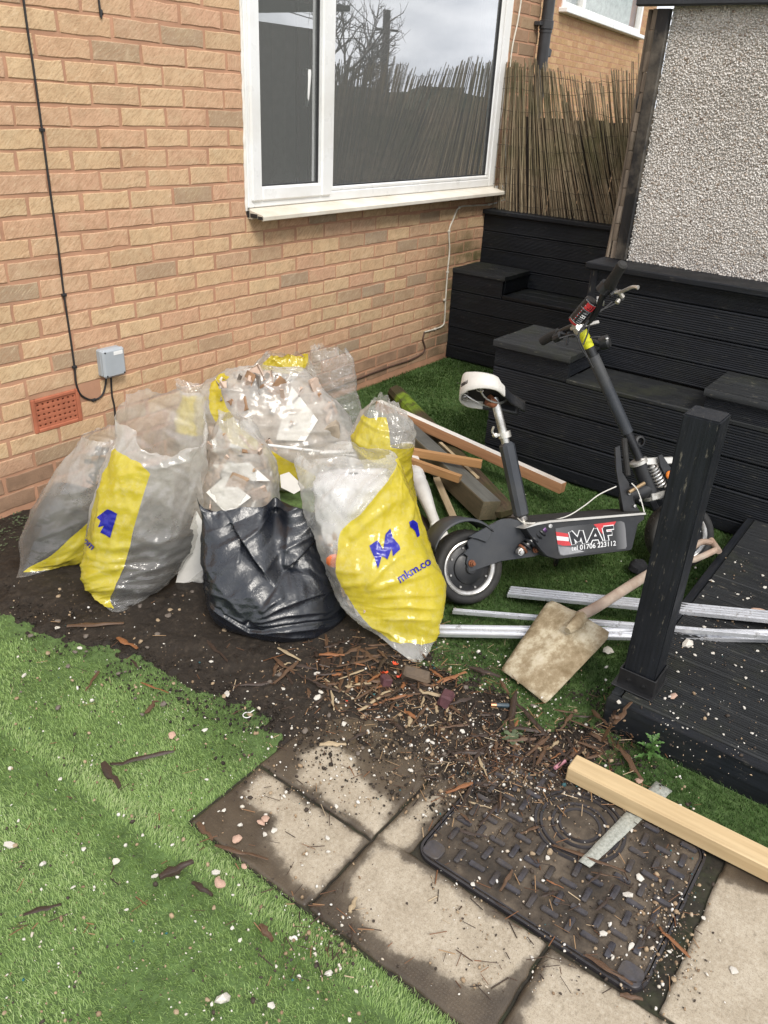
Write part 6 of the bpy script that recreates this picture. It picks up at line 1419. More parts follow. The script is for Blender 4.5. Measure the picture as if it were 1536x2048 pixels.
# white clamp
ctp = colp(1.0)
cl0, cl1 = SU(*c5(585, 968), -.01), SU(*c5(835, 905), -.02)
mb = MB(); fr_ = frame_from(cl1-cl0, rk3); mb.cbox((cl0+cl1)/2, (np.linalg.norm(cl1-cl0)+.012, .032, .013), fr_, .003); mb.tube([SU(*c5(600, 985), -.025), SU(*c5(660, 955), -.03)], .021, 18); mb.build('stem_clamp', M_steelw, HB)
mb = MB()
for X, Y in ((628, 945), (640, 982)): mb.lathe(SU(*c5(X, Y), -.046), -unit(FW), [(.0001, .004), (.004, .004), (.0045, 0)], 8)
mb.build('clamp_bolts', M_slv, HB)
MB().tube([SU(*c5(842, 672), -.11), SU(*c5(925, 668), -.125)], [.017, .017], 18).build('bar_ring', M_steelw, HB)
# padded cross bar with print
pa, pb = SU(*c5(592, 905), -.02), SU(*c5(800, 660), -.10); pv = unit(pb-pa)
pad = MB().tube([pa, pa+pv*.004, pb-pv*.004, pb], [.022, .0265, .0265, .022], 22).build('bar_pad', M_ink, HB)
e1 = unit(np.cross(pv, FW)); e2 = unit(np.cross(e1, pv)); e2 = e2 if e2 @ FW < 0 else -e2; pl_ = np.linalg.norm(pb-pa)
def padpatch(f0, f1, a0, a1, mat, lift, nm):
    V, Fc = [], []; na_, nf = 6, 3
    for i in range(nf+1):
        for j in range(na_+1):
            th = math.radians(a0+(a1-a0)*j/na_); V.append(pa+pv*pl_*(f0+(f1-f0)*i/nf)+(.0265+lift)*(math.cos(th)*e2+math.sin(th)*e1))
    for i in range(nf):
        for j in range(na_): Fc.append((i*(na_+1)+j, i*(na_+1)+j+1, (i+1)*(na_+1)+j+1, (i+1)*(na_+1)+j))
    MB().add(V, Fc).build(nm, mat, pad)
M_prd = simple('print_dark_red', (.30, .02, .02), .4, bump=0)
for f0, f1, a0, a1, mat, l in ((.03, .10, -60, 55, M_prd, .0004), (.115, .125, -60, 55, M_wht, .0004), (.70, .93, -62, 20, M_red, .0004), (.945, .955, -60, 50, M_wht, .0004), (.66, .675, -60, 45, M_gry, .0004),
    (.17, .20, -45, -5, M_gry, .0006), (.20, .30, -45, -36, M_gry, .0006), (.24, .27, -45, -5, M_gry, .0006), (.31, .34, -45, -5, M_gry, .0006), (.38, .41, -45, -5, M_wht, .0006), (.41, .48, -45, -37, M_wht, .0006), (.46, .49, -45, -5, M_wht, .0006), (.41, .46, -26, -19, M_wht, .0006), (.55, .58, -45, -5, M_gry, .0006), (.58, .64, -45, -37, M_gry, .0006), (.58, .62, -26, -19, M_gry, .0006), (.74, .77, -45, -5, M_ink, .0008), (.78, .9, -45, -36, M_ink, .0008), (.8, .86, -26, -18, M_ink, .0008)):
    padpatch(f0, f1, a0, a1, mat, l, 'pad_print')
for k in range(14): padpatch(.15+.052*k, .18+.052*k, 12, 22, M_prd if k % 2 else M_gry, .0004, 'pad_print')
# brake lever, cables, lamp
mb = MB(); mb.tube(spline([SU(*c5(1030, 575), -.19), SU(*c5(1100, 570), -.21), SU(*c5(1165, 545), -.24), SU(*c5(1240, 515), -.28), SU(*c5(1298, 522), -.30)], 16), [.006]*4+[.0062]*8+[.0055]*2+[.007]*2, 10); mb.tube([SU(*c5(1080, 560), -.2), SU(*c5(1130, 630), -.2)], .008, 10); mb.tube([SU(*c5(1062, 690), -.19), SU(*c5(1085, 655), -.19)], .008, 10); mb.build('brake_lever', M_steelw, HB)
mb = MB(); mb.tube([SU(*c5(985, 600), -.18), SU(*c5(1060, 545), -.19)], .012, 10); mb.tube([SU(*c5(1085, 600), -.19), SU(*c5(1120, 660), -.19)], .010, 10); mb.build('lever_bracket', M_blkm, HB)
mb = MB()
for pts in ([c5(1060, 690), c5(960, 740), c5(850, 790), c5(740, 890), c5(660, 1000), c5(650, 1080), c5(690, 1180), c5(740, 1280), c5(800, 1400)], [c5(1010, 680), c5(900, 770), c5(780, 860), c5(700, 960), c5(640, 1040), c5(640, 1110), c5(690, 1220), c5(760, 1310)], [c5(430, 1080), c5(500, 1060), c5(590, 1040), c5(640, 1090), c5(700, 1200), c5(730, 1290)], [c5(770, 1070), c5(820, 1065), c5(880, 1060)], [c5(760, 930), c5(740, 1030), c5(700, 1130), c5(695, 1150)]):
    mb.tube(spline([SU(*q, -.05) for q in pts], 28), .0028, 6)
mb.build('control_cables', M_rubber, HB)
mb = MB(); mb.tube(spline([SU(*c5(450, 1020), .12), SU(*c5(520, 1040), .10), SU(*c5(600, 1050), .05)], 8), .008, 8); mb.tube([SU(*c5(530, 1010), .09), SU(*c5(525, 1080), .09), SU(*c5(515, 1150), .09)], [.006, .003, .005], 8); mb.build('left_lever', M_blkm, HB)
l0, l1 = SU(*c5(870, 1140), .05), SU(*c5(985, 1110), .02); MB().tube([l0, l0+(l1-l0)*.1, l0+(l1-l0)*.8, l1], [.020, .0255, .0275, .022], 20).build('head_lamp', M_blkm, HB)
MB().cbox(SU(*c5(955, 1082), .0), (.010, .006, .010), frame_from(l1-l0, Sn), .002).build('lamp_switch', M_wht, HB)
MB().tube([colp(.9), l0], .011, 8).build('lamp_bracket', M_blkm, HB)
MB().tube(spline([SU(*c6(600, 235), -.02), SU(*c6(640, 262), -.06), SU(*c6(720, 262), -.09), SU(*c6(890, 228), -.085), SU(*c6(1000, 165), -.06), SU(*c6(1100, 90), -.05), SU(*c6(1205, 40), -.045)], 40), .0022, 6).build('loose_wire', M_wire_w, scoot)
MB().tube(spline([SU(*c6(1300, 20), -.06), SU(*c6(1335, 60), -.07), SU(*c6(1360, 130), -.07), SU(*c6(1378, 200), -.09)], 16), .0022, 6).build('loose_wire', M_wire_w, scoot)
ks = [S3(.42, .13, .07), S3(.45, .06, .16), SA+Sd*.47+_n*.20]
MB().tube(ks, .008, 8).build('side_stand', M_blkm, scoot)

# ================================================================== LOOSE TIMBER, TOOLS
def cA(X, Y): return (740+X*.221354, 740+Y*.221354)
def beam(name, a, b, w, h, mat, label, cat, roll=0.0, ch=.004, jit=.0012, group=None, ends=None, nseg=1):
    """a,b: centre line of the beam; local x runs along it"""
    a, b = np.asarray(a, float), np.asarray(b, float); L = np.linalg.norm(b-a); R = frame_from(b-a)
    if roll: cr, sr = math.cos(roll), math.sin(roll); R = R @ np.array([[1, 0, 0], [0, cr, -sr], [0, sr, cr]])
    mb = MB(); mb.cbox((0, 0, 0), (L, w, h), None, ch, 0, jit); mats = [mat]
    o = mb.build(name, mats+([ends] if ends else []), origin=(0, 0, 0))
    if ends:
        for p in o.data.polygons:
            if abs(p.normal.x) > .8: p.material_index = 1
    o.matrix_world = Matrix(((R[0, 0], R[0, 1], R[0, 2], (a+b)[0]/2), (R[1, 0], R[1, 1], R[1, 2], (a+b)[1]/2), (R[2, 0], R[2, 1], R[2, 2], (a+b)[2]/2), (0, 0, 0, 1)))
    return tag(o, label, cat, group)
M_w_old = wood('grey_green_post', (.16, .125, .075), (.075, .06, .035), 0, 1, dirt=(.05, .05, .03), dirt_amt=.6)
M_w_lath = wood('fresh_lath', (.46, .255, .105), (.30, .15, .06), 0, 1, rough=.6, bump=.2)
M_w_new = wood('new_softwood', (.60, .455, .26), (.47, .325, .165), 0, .55, rough=.6, bump=.15)
M_w_dark = wood('dark_wet_wood', (.060, .036, .024), (.022, .014, .011), 0, 1.4, rough=.45, bump=.4)
M_w_brown = wood('brown_twig_wood', (.15, .082, .042), (.052, .028, .017), 0, 1.4, rough=.5, bump=.4)
M_w_orange = wood('split_orange_wood', (.36, .15, .055), (.12, .045, .02), 0, 1.4, rough=.5, bump=.4)
M_w_pale = wood('pale_splinter', (.50, .40, .26), (.28, .20, .11), 0, 1.4, rough=.6, bump=.4)
# mossy beam: two materials split by a moss mask
t = NT('mossy_timber'); c = t.coord('Object', (1.6, 26, 26)); g = t.noise(c, 2.2, 6, .6, .6); cw = t.coord('Object'); n = t.noise(cw, 14, 6, .7)
sx = t('SeparateXYZ'); t.L(cw, sx.inputs[0])
base = t.ramp(g, [(.3, (.030, .022, .014)), (.7, (.105, .07, .045))]); base = t.mix(t.ramp(n, [(.42, 0.0), (.6, .6)]), base, (.045, .05, .018))
mz = t.ramp(sx.outputs['X'], [(.02, 0.0), (.05, 0.0)]); m1 = t('MapRange'); t.L(sx.outputs['X'], m1.inputs[0]); LM = float(np.linalg.norm(G(*cA(215, 195), .045)-G(*cA(1235, 1300), .04))); m1.inputs[1].default_value = -.42*LM; m1.inputs[2].default_value = -.395*LM
m2 = t('MapRange'); t.L(sx.outputs['X'], m2.inputs[0]); m2.inputs[1].default_value = -.20*LM; m2.inputs[2].default_value = -.27*LM
mf = t.math('MULTIPLY', t.math('MULTIPLY', m1.outputs[0], m2.outputs[0]), t.ramp(n, [(.35, .2), (.5, 1.0)]))
base = t.mix(mf, base, t.ramp(n, [(.4, (.085, .14, .012)), (.65, (.19, .27, .03))]))
M_moss = t.pbr(base, .8, 0, t.bump(t.mix(.5, g, n), .6, .008), .2)
a, b = G(*cA(215, 195), .045), G(*cA(1235, 1300), .04); beam('mossy_beam', a, b, .085, .075, M_moss, 'dark mossy beam with a bright green patch lying on the turf', 'timber', .25, .02, .004)
# big grey post
a, b = G(*cA(405, 640), .09), G(*cA(1085, 1275), .055)
v_ = unit(b-a); M_w_grey = wood('weathered_grey_top', (.15, .15, .135), (.075, .075, .065), 0, 1, dirt=(.04, .04, .035))
o = beam('square_post', a-v_*.25, b, .092, .092, M_w_old, 'thick square weathered post with a knot on its grey upper face', 'timber', -.12, .003, .0008)
o.data.materials.append(M_w_grey)
for p in o.data.polygons:
    if p.normal.z > .8: p.material_index = 1
kp = o.matrix_world @ Vector((.5*np.linalg.norm(b-a+v_*.25)-.17, .01, .0465)); km = MB().lathe((0, 0, 0), (0, 0, 1), [(.0001, .0012), (.010, .0015), (.018, .0008), (.02, -.002)], 18).build('knot', simple('dark_knot', (.012, .01, .012), .6, bump=.3), o); km.scale = (1.35, .75, 1); km.location = (.5*np.linalg.norm(b-a+v_*.25)-.17, .008, .0462)
# white painted length
M_wpaint = simple('flaking_white_paint', (.72, .70, .66), .55, var=.05, scale=8, bump=.3, dirt=(.40, .25, .15), dirt_amt=.6)
a, b = G(*cA(255, 395), .135), G(*cA(1185, 815), .10); v_ = unit(b-a)
o = beam('painted_batten', a-v_*.15, b+v_*.35, .045, .050, wood('orange_pine', (.44, .235, .115), (.31, .15, .07), 0, .8), 'long pine batten with flaking white paint on its upper face', 'timber', -.05, .002, .0006)
o.data.materials.append(M_wpaint)
for p in o.data.polygons:
    if p.normal.z > .8: p.material_index = 1
M_end = simple('sawn_end', (.30, .19, .10), .8, var=.3, scale=60)
a, b = G(*cA(350, 735), .165), G(*cA(1010, 850), .15); beam('lath', a, b, .026, .036, M_w_lath, 'upper orange brown lath pointing right across the grey post', 'timber', .1, .0015, .0006, ends=M_end)
a, b = G(*cA(330, 815), .15), G(*cA(815, 985), .125); beam('lath', a, b, .034, .034, M_w_lath, 'lower orange brown lath with a burnt looking end', 'timber', -.1, .002, .0008, ends=M_end)
a, b = G(*cA(635, 655), .10), G(*cA(972, 975), .098); beam('thin_strip', a, b, .016, .008, M_w_pale, 'thin pale paint edged strip along the grey post', 'timber', 0, .001, .0012)
a, b = G(*cA(605, 985), .05), G(*cA(760, 1360), .012); mb = MB(); L_ = np.linalg.norm(b-a)
o = beam('splintered_stake', a, b, .034, .02, M_w_pale, 'pale splintered stake lying between baluster and post', 'timber', .2, .003, .003)
o = beam('dark_board', G(*cA(740, 700), .02), G(*cA(1290, 1330), .015), .06, .018, M_w_dark, 'dark brown rotten board on the turf beside the post', 'timber', 0, .004, .003)
beam('dark_board', G(790, 1010, .02), G(870, 1060, .015), .06, .018, M_w_dark, 'short dark board end under the white baluster', 'timber', 0, .004, .003)
# turned baluster
a, b = G(*cA(390, 860), .12), G(*cA(640, 1520), .045); bv = unit(b-a); L_ = np.linalg.norm(b-a)
bal = empty('baluster', tuple((a+b)/2-V3(0, 0, .04)), 'white painted turned wooden baluster leaning between the yellow bag and stake', 'baluster')
prof = [(.030, .045), (.032, .05), (.036, .075), (.034, .09), (.026, .10), (.031, .106), (.035, .115), (.031, .125), (.034, .17), (.033, .22), (.028, .30), (.023, .37), (.022, L_-.095), (.027, L_-.085), (.028, L_-.078), (.024, L_-.07)]
M_balp = simple('grubby_white_paint', (.70, .69, .66), .42, var=.06, scale=12, bump=.25, bscale=35, dirt=(.38, .35, .31), dirt_amt=.6)
MB().lathe(a, bv, prof, 24).build('turned_shaft', M_balp, bal)
Rb = frame_from(bv); MB().cbox(a+bv*-.06, (.21, .058, .058), Rb, .004).build('square_end', M_balp, bal); MB().cbox(a+bv*(L_+.01), (.16, .054, .054), Rb, .004).build('square_end', M_balp, bal)

# aluminium tracks
t = NT('aluminium'); c = t.coord('Object', (2, 60, 60)); n = t.noise(c, 2, 5, .6); c2 = t.coord('Object'); n2 = t.noise(c2, 40, 6, .75)
M_alu = t.pbr(t.mix(t.ramp(n2, [(.56, 0.0), (.66, .75)]), t.ramp(n, [(.3, (.66, .67, .70)), (.7, (.80, .81, .84))]), (.25, .24, .23)), t.ramp(n2, [(.4, .3), (.6, .5)]), .72, t.bump(n2, .1, .001))
def track(pa, pb, W, T, ribs, label, ext=.9, roll=0):
    a, b = np.asarray(pa), np.asarray(pb); v_ = unit(b-a); b = b+v_*ext; L = np.linalg.norm(b-a); R = frame_from(v_)
    pr = [(-W/2, 0), (-W/2, T)]
    for k in range(ribs):
        y0 = -W/2+W*(k+.12)/ribs; y1 = -W/2+W*(k+.88)/ribs; pr += [(y0, T), (y0+.0015, T*.45), (y1-.0015, T*.45), (y1, T)]
    pr += [(W/2, T), (W/2, 0)]
    mb = MB(); mb.prism(pr, ((-L/2, 0, 0), (0, 1, 0), (0, 0, 1), (1, 0, 0)), 0, L); o = mb.build('metal_track', M_alu, origin=(0, 0, 0), angle=30)
    if roll: cr, sr = math.cos(roll), math.sin(roll); R = R @ np.array([[1, 0, 0], [0, cr, -sr], [0, sr, cr]])
    c = (a+b)/2; o.matrix_world = Matrix(((R[0, 0], R[0, 1], R[0, 2], c[0]), (R[1, 0], R[1, 1], R[1, 2], c[1]), (R[2, 0], R[2, 1], R[2, 2], c[2]), (0, 0, 0, 1)))
    return tag(o, label, 'metal track', 'aluminium tracks lying across the turf and deck')
track(G(1018, 1186, .012), G(1536, 1237, .135), .072, .012, 4, 'farthest and widest ribbed aluminium track with grey patches, behind the shovel', .6, -.1)
track(G(906, 1225, .012), G(1290, 1256, .10), .022, .012, 1, 'middle and narrowest aluminium track running beneath the shovel blade', .4, -.1)
track(G(876, 1264, .012), G(1536, 1275, .120), .050, .012, 2, 'nearest smooth bright aluminium track reaching from the yellow bag to the deck', .6, .1)
bpy.context.view_layer.update()
# shovel
shv = empty('shovel', tuple(G(1050, 1370, 0)), 'square mouthed builders shovel caked in dried cement lying face down', 'shovel')
t = NT('cement_crust'); c = t.coord('World'); n = t.noise(c, 15, 8, .72); n2 = t.noise(c, 8, 5, .6)
cc = t.ramp(n, [(.32, (.17, .125, .07)), (.48, (.30, .24, .155)), (.56, (.45, .39, .28)), (.7, (.56, .50, .39))]); cc = t.mix(t.ramp(n2, [(.5, 0.0), (.7, .6)]), cc, (.20, .145, .085))
M_cem = t.pbr(cc, .9, 0, t.bump(t.mix(.5, n, t.noise(c, 110, 5, .7)), .7, .004), .2)
bl = [G(1000, 1336, .012), G(1090, 1404, .012), G(1224, 1264, .150), G(1097, 1194, .150)]
nu_, nv_ = 15, 17; V = []; nrm_b = unit(np.cross(bl[1]-bl[0], bl[3]-bl[0]));
for j in range(nv_):
    fv = j/(nv_-1)
    for i in range(nu_):
        fu = i/(nu_-1); fu2 = fu
        shrink = 1-.10*max(0, (fv-.9)/.1)**2
        fu2 = .5+(fu-.5)*shrink*(1-.03*max(0, (.04-fv)/.04))
        p = (bl[0]*(1-fu2)+bl[1]*fu2)*(1-fv)+(bl[3]*(1-fu2)+bl[2]*fu2)*fv
        camber = -.010*(2*abs(fu-.5))**2.5+.010*math.exp(-((fu-.5)/.09)**2)*(.25+.75*fv)
        V.append(p+nrm_b*(camber+.0012*noise3(np.array([p*60]), 1, 3)[0]))
idx = np.arange(nu_*nv_).reshape(nv_, nu_); Fc = [tuple(int(q) for q in (idx[j, i], idx[j, i+1], idx[j+1, i+1], idx[j+1, i])) for j in range(nv_-1) for i in range(nu_-1)]
o = MB().add(V, Fc).build('blade', M_cem, shv, angle=60); so = o.modifiers.new('solid', 'SOLIDIFY'); so.thickness = .006; so.offset = -1
M_shaft = wood('cement_smeared_shaft', (.36, .25, .19), (.19, .115, .085), 0, 1, dirt=(.43, .38, .31), dirt_amt=.8)
M_shaft = simple('cement_smeared_shaft', (.30, .20, .145), .8, var=.35, scale=14, bump=.4, bscale=90, dirt=(.46, .41, .34), dirt_amt=.9)
hp = [G(1160, 1232, .158), G(1200, 1210, .165), G(1295, 1150, .15), G(1366, 1112, .14)]
MB().tube(spline([G(1135, 1262, .14), G(1160, 1240, .155), hp[0]], 8), [.012, .016, .02, .021, .021, .021, .02, .02], 12).build('socket', M_cem, shv)
MB().tube(spline(hp, 24), .0178, 12).build('shaft', M_shaft, shv)
MB().tube(spline([hp[-1], G(1400, 1085, .145), G(1425, 1086, .145)], 10), [.017, .015, .013, .012, .012, .012, .012, .012, .012, .012], 10).build('handle_arm', M_shaft, shv)
MB().tube(spline([hp[-1], G(1385, 1120, .135), G(1436, 1098, .140)], 10), [.017, .015, .013, .012, .012, .012, .012, .012, .012, .012], 10).build('handle_arm', M_shaft, shv)
MB().tube([G(1422, 1080, .145), G(1438, 1103, .14)], .012, 12).build('grip_bar', M_shaft, shv)
# black cloth scrap by the shaft, new timber length, plastic strip
sc_ = MB(); sc_.lathe(G(1278, 1135, .02), (0, 0, 1), [(.0001, .03), (.02, .028), (.035, .012), (.038, -.01)], 14); V = sc_.v[0]; sc_.v[0] = V+.006*np.stack([noise3(V, 40, 1), noise3(V, 40, 2), noise3(V, 40, 3)], -1)
tag(sc_.build('black_cloth', simple('black_cloth', (.010, .010, .012), .9, bump=.3)), 'scrap of black cloth on the turf behind the post', 'cloth')
p0 = G(1130, 1541, .03); beam('timber_length', V3(-.318, -2.425, .032), V3(-.292, -3.5, .030), .062, .046, M_w_new, 'clean new pale softwood length lying over the inspection cover', 'timber', .0, .003, .0002, ends=M_w_new)
t = NT('ribbed_plastic'); c = t.coord('World'); n = t.noise(c, 120, 5, .7); tr_ = t('BsdfTransparent'); pr_ = t('BsdfPrincipled'); t.L(t.ramp(n, [(.35, (.30, .31, .27)), (.65, (.55, .56, .50))]), pr_.inputs['Base Color']); pr_.inputs['Roughness'].default_value = .35; t.L(t.bump(n, .6, .003), pr_.inputs['Normal']); ms = t('MixShader'); ms.inputs[0].default_value = .72; t.L(tr_.outputs[0], ms.inputs[1]); t.L(pr_.outputs[0], ms.inputs[2]); t.L(ms.outputs[0], t.out.inputs[0])
q = [G(1157, 1722, .011), G(1180, 1735, .011), G(1345, 1582, .004), G(1312, 1562, .004)]
V, Fc = [], []
for i in range(21):
    f = i/20
    for j in range(4):
        g = j/3; p = (q[0]*(1-g)+q[1]*g)*(1-f)+(q[3]*(1-g)+q[2]*g)*f; V.append(p+V3(0, 0, .0012*math.sin(i*1.9+j)))
for i in range(20):
    for j in range(3): Fc.append((i*4+j, i*4+j+1, (i+1)*4+j+1, (i+1)*4+j))
o = MB().add(V, Fc).build('plastic_strip', t.m, angle=60); so = o.modifiers.new('solid', 'SOLIDIFY'); so.thickness = .0016; tag(o, 'grey translucent ribbed plastic strip trapped under the new timber', 'plastic strip')

# ------------------------------------------------------------------ weeds
M_leaf = simple('weed_leaf', (.062, .135, .030), .55, var=.35, scale=60, bump=.2); M_leafd = simple('dull_leaf', (.075, .10, .05), .6, var=.3, scale=60, bump=.2)
def leaf_quad(mb, base, dirv, L, W, lobes=4, up=V3(0, 0, 1)):
    d = unit(dirv); s = unit(np.cross(d, up)); nn = np.cross(s, d); pts_l, pts_r = [], []
    k = lobes*2+1
    for i in range(k):
        f = i/(k-1); w_ = W*math.sin(math.pi*min(1, f*.92+.08))**.8*(1.0 if i % 2 else .45); c_ = base+d*L*f-nn*L*.35*f*f
        pts_l.append(c_-s*w_/2+nn*W*.12); pts_r.append(c_+s*w_/2+nn*W*.12)
    V = []
    for i in range(k): V += [pts_l[i], (pts_l[i]+pts_r[i])/2-nn*W*.12, pts_r[i]]
    Fc = []
    for i in range(k-1): Fc += [(i*3, i*3+1, (i+1)*3+1, (i+1)*3), (i*3+1, i*3+2, (i+1)*3+2, (i+1)*3+1)]
    mb.add(V, Fc)
wp = G(1298, 1520, 0); weed = empty('thistle', tuple(wp), 'small green thistle seedling growing at the edge of the deck', 'weed')
MB().tube(spline([wp, wp+V3(.004, .0, .03), wp+V3(.0, .002, .07)], 6), [.003, .003, .0025, .002, .002, .0015], 6).build('stem', M_leaf, weed)
for i in range(14):
    th = i*2.4; z = .012+.0045*i; dv = V3(math.cos(th), math.sin(th), .15+.065*i); mb = MB(); leaf_quad(mb, wp+V3(.002, .001, z), dv, rng.uniform(.035, .05)*(1-.03*i), .018, 4); mb.build('leaf', M_leaf, weed, angle=80)
wp = G(1025, 1480, 0); wd_ = empty('broadleaf_weed', tuple(wp), 'small broad leaved weed among the litter beside the cover', 'weed')
for i in range(6):
    th = i*1.1+.3; mb = MB(); leaf_quad(mb, wp+V3(0, 0, .006), V3(math.cos(th), math.sin(th), .45), .034, .024, 2); mb.build('leaf', M_leafd, wd_, angle=80)
mb = MB()
for i in range(420):
    u, v = rng.uniform(-30, 70), rng.uniform(1008, 1125); p = G(u, v, 0)
    if v > 1118-.55*(u+30) + rng.normal(0, 14) or p[1] > -.03: continue
    th = rng.uniform(0, 6.28); leaf_quad(mb, p+V3(0, 0, rng.uniform(0, .03)), V3(math.cos(th), math.sin(th), rng.uniform(.1, .9)), rng.uniform(.008, .018), rng.uniform(.006, .010), 1)
o = mb.build('weeds', M_leafd, angle=80); tag(o, 'low green weeds growing along the foot of the wall', kind='stuff')

# ------------------------------------------------------------------ litter
def zat(x, y):
    if DX0 < x and y < DY0: return DZ+.002
    if cx0 < x < cx1 and cy0 < y < cy1: return .004
    if PATX0 < x < -.30 and y < PATY1: return .003
    return .004 if soil_amt(np.array([x]), np.array([y]))[0] > 0 else .006
TW = {}
def twig_mesh(nm, mat, flat, jag, seed):
    r_ = np.random.default_rng(seed); n_ = 7; pts = np.zeros((n_, 3)); pts[:, 0] = np.linspace(-.5, .5, n_); pts[:, 1] = r_.normal(0, jag, n_); V, Fc = [], []
    for i in range(n_):
        w_ = (.05+.012*r_.normal())*(.55+.45*math.sin(math.pi*(i+.6)/n_)); h_ = w_*flat
        k = 6
        for j in range(k): th = 2*math.pi*j/k+.3; V.append((pts[i, 0]+r_.normal(0, .018), pts[i, 1]+w_*math.cos(th)*(1+r_.normal(0, .15)), h_*math.sin(th)))
    for i in range(n_-1):
        for j in range(6): Fc.append((i*6+j, i*6+(j+1) % 6, (i+1)*6+(j+1) % 6, (i+1)*6+j))
    Fc += [tuple(range(6))[::-1], tuple((n_-1)*6+j for j in range(6))]
    me = bpy.data.meshes.new(nm); me.from_pydata(V, [], Fc); me.polygons.foreach_set('use_smooth', [True]*len(Fc)); me.set_sharp_from_angle(angle=math.radians(50)); me.materials.append(mat); me.update(); return me
for key, mat in (('dark', M_w_dark), ('brown', M_w_brown), ('orange', M_w_orange), ('pale', M_w_pale)):
    TW[key] = [twig_mesh('twig', mat, f, j, s_) for f, j, s_ in ((.8, .012, 1), (.35, .008, 2), (.6, .02, 3), (.3, .012, 4))]
def put(name, me, p, az, L, wscale, label, cat, group, tilt=0.0, zoff=0.0):
    o = bpy.data.objects.new(name, me); COL.objects.link(o); o.location = (p[0], p[1], p[2]+zoff); o.rotation_euler = (rng.uniform(-.4, .4), tilt, az); o.scale = (L, wscale, wscale); return tag(o, label, cat, group)
def twig(u0, v0, u1, v1, key, wpx, label='', group=None, lift=.006):
    a, b = G(u0, v0), G(u1, v1); za, zb = zat(*a[:2]), zat(*b[:2]); a = G(u0, v0, za+lift*.6); b = G(u1, v1, zb+lift); d = b-a; L = np.linalg.norm(d); c = (a+b)/2
    dep = (c-CAM) @ FW; w_ = wpx*dep/F_PX/.1
    return put('twig', TW[key][rng.integers(4)], c, math.atan2(d[1], d[0]), L, max(w_, .022), label or LBL[key], 'twig', group or GRP[key], -math.asin(np.clip(d[2]/L, -1, 1)))
LBL = {'dark': 'dark wet splinter of wood in the litter around the patio corner', 'brown': 'brown broken twig in the litter around the patio corner', 'orange': 'orange split splinter of wood in the litter around the patio corner', 'pale': 'pale splinter of wood in the litter around the patio corner'}
GRP = {k: v.split(' in the')[0]+'s in the litter' for k, v in LBL.items()}
# named pieces
for a in ((205, 1525, 240, 1575, 'dark', 16, 'short thick blackened stick with a pale broken face on the left turf'), (222, 1530, 348, 1500, 'dark', 9, 'long thin blackened stick lying on the left turf'), (48, 1828, 122, 1808, 'dark', 12, 'dark chewed stick near the left edge of the turf'), (135, 1252, 247, 1246, 'brown', 9, 'long dark brown stick lying on soil below the left yellow striped bag'),
          (235, 1275, 275, 1297, 'orange', 12, 'short square orange stick on the soil at the turf edge'), (410, 1278, 455, 1322, 'dark', 7, 'thin dark stick on soil in front of the black bag'), (553, 1325, 585, 1368, 'dark', 8, 'thin grey stick standing out below the black bag'), (430, 1690, 535, 1718, 'brown', 11, 'reddish brown stick along the lower left paving slab edge'), (395, 1645, 425, 1680, 'brown', 11, 'short red brown stick at the left corner of the paving'),
          (640, 1488, 692, 1488, 'pale', 8, 'small pale splinter lying across the upper paving slab'), (1108, 1690, 1250, 1742, 'brown', 11, 'long red brown twig on the cover beside the plastic strip'), (1318, 1855, 1382, 1915, 'orange', 8, 'orange split stick at the right edge of the inspection cover'), (1172, 1910, 1265, 1968, 'brown', 10, 'brown twig lying along the lower edge of the cover'), (1240, 1990, 1285, 1998, 'brown', 9, 'short brown stub below the lower corner of the cover'),
          (1236, 1490, 1285, 1560, 'brown', 11, 'stout brown twig on turf above the new timber length'), (1025, 1395, 1098, 1475, 'dark', 9, 'long straight dark strip on the turf left of the shovel'), (1018, 1470, 1028, 1384, 'dark', 11, 'upright dark strip forming a V with a longer one on the turf'), (1016, 1452, 1088, 1463, 'dark', 8, 'dark strip lying across the foot of the V on the turf'), (862, 1372, 932, 1343, 'orange', 8, 'straight orange brown stick on the turf by the stone'), (940, 1335, 1000, 1353, 'dark', 9, 'dark torn stick beside the shovel mouth'),
          (385, 1765, 425, 1790, 'dark', 10, 'short black stick on turf by the left paving edge'), (520, 1850, 545, 1880, 'brown', 12, 'stubby red brown stick on turf below the paving'), (700, 1825, 712, 1795, 'pale', 9, 'yellowish splinter on the lower left paving slab'), (320, 1755, 385, 1722, 'dark', 16, 'ragged clump of dark bark on the turf left of the paving'), (1228, 1448, 1262, 1405, 'brown', 12, 'red brown split wood against the deck corner'), (1185, 1420, 1215, 1450, 'brown', 10, 'brown twig leaning at the deck corner')):
    twig(*a[:6], label=a[6], group='single sticks lying about the yard')
# litter field
REG = [(640, 0, 1240, 1345, 'just right of the black sack'), (0, 760, 0, 1400, 'on the soil below the black sack'), (760, 905, 0, 1372, 'under the tip of the yellow bag'), (700, 905, 1372, 1460, 'around the purple brick chunk'), (0, 760, 1400, 1470, 'at the top edge of the paving'), (905, 1010, 0, 1450, 'on the turf edge left of the shovel mouth'), (0, 960, 1450, 1640, 'on the dirty upper paving slab'), (1180, 1600, 0, 1560, 'at the foot of the deck corner'), (960, 1120, 1440, 1560, 'around the broad leaved weed'), (1120, 1180, 0, 1560, 'at the near end of the new timber'), (960, 1240, 1560, 1700, 'on the upper half of the inspection cover'), (0, 1600, 1560, 2100, 'on the lower half of the inspection cover')]
def region(u, v):
    for a, b, c, d, nm in REG:
        if a <= u < (b or 760) and c <= v < d: return nm
    return 'in the litter between shovel and paving'
KW = {'dark': 'dark wet', 'brown': 'brown bark covered', 'orange': 'orange freshly split', 'pale': 'pale dry'}
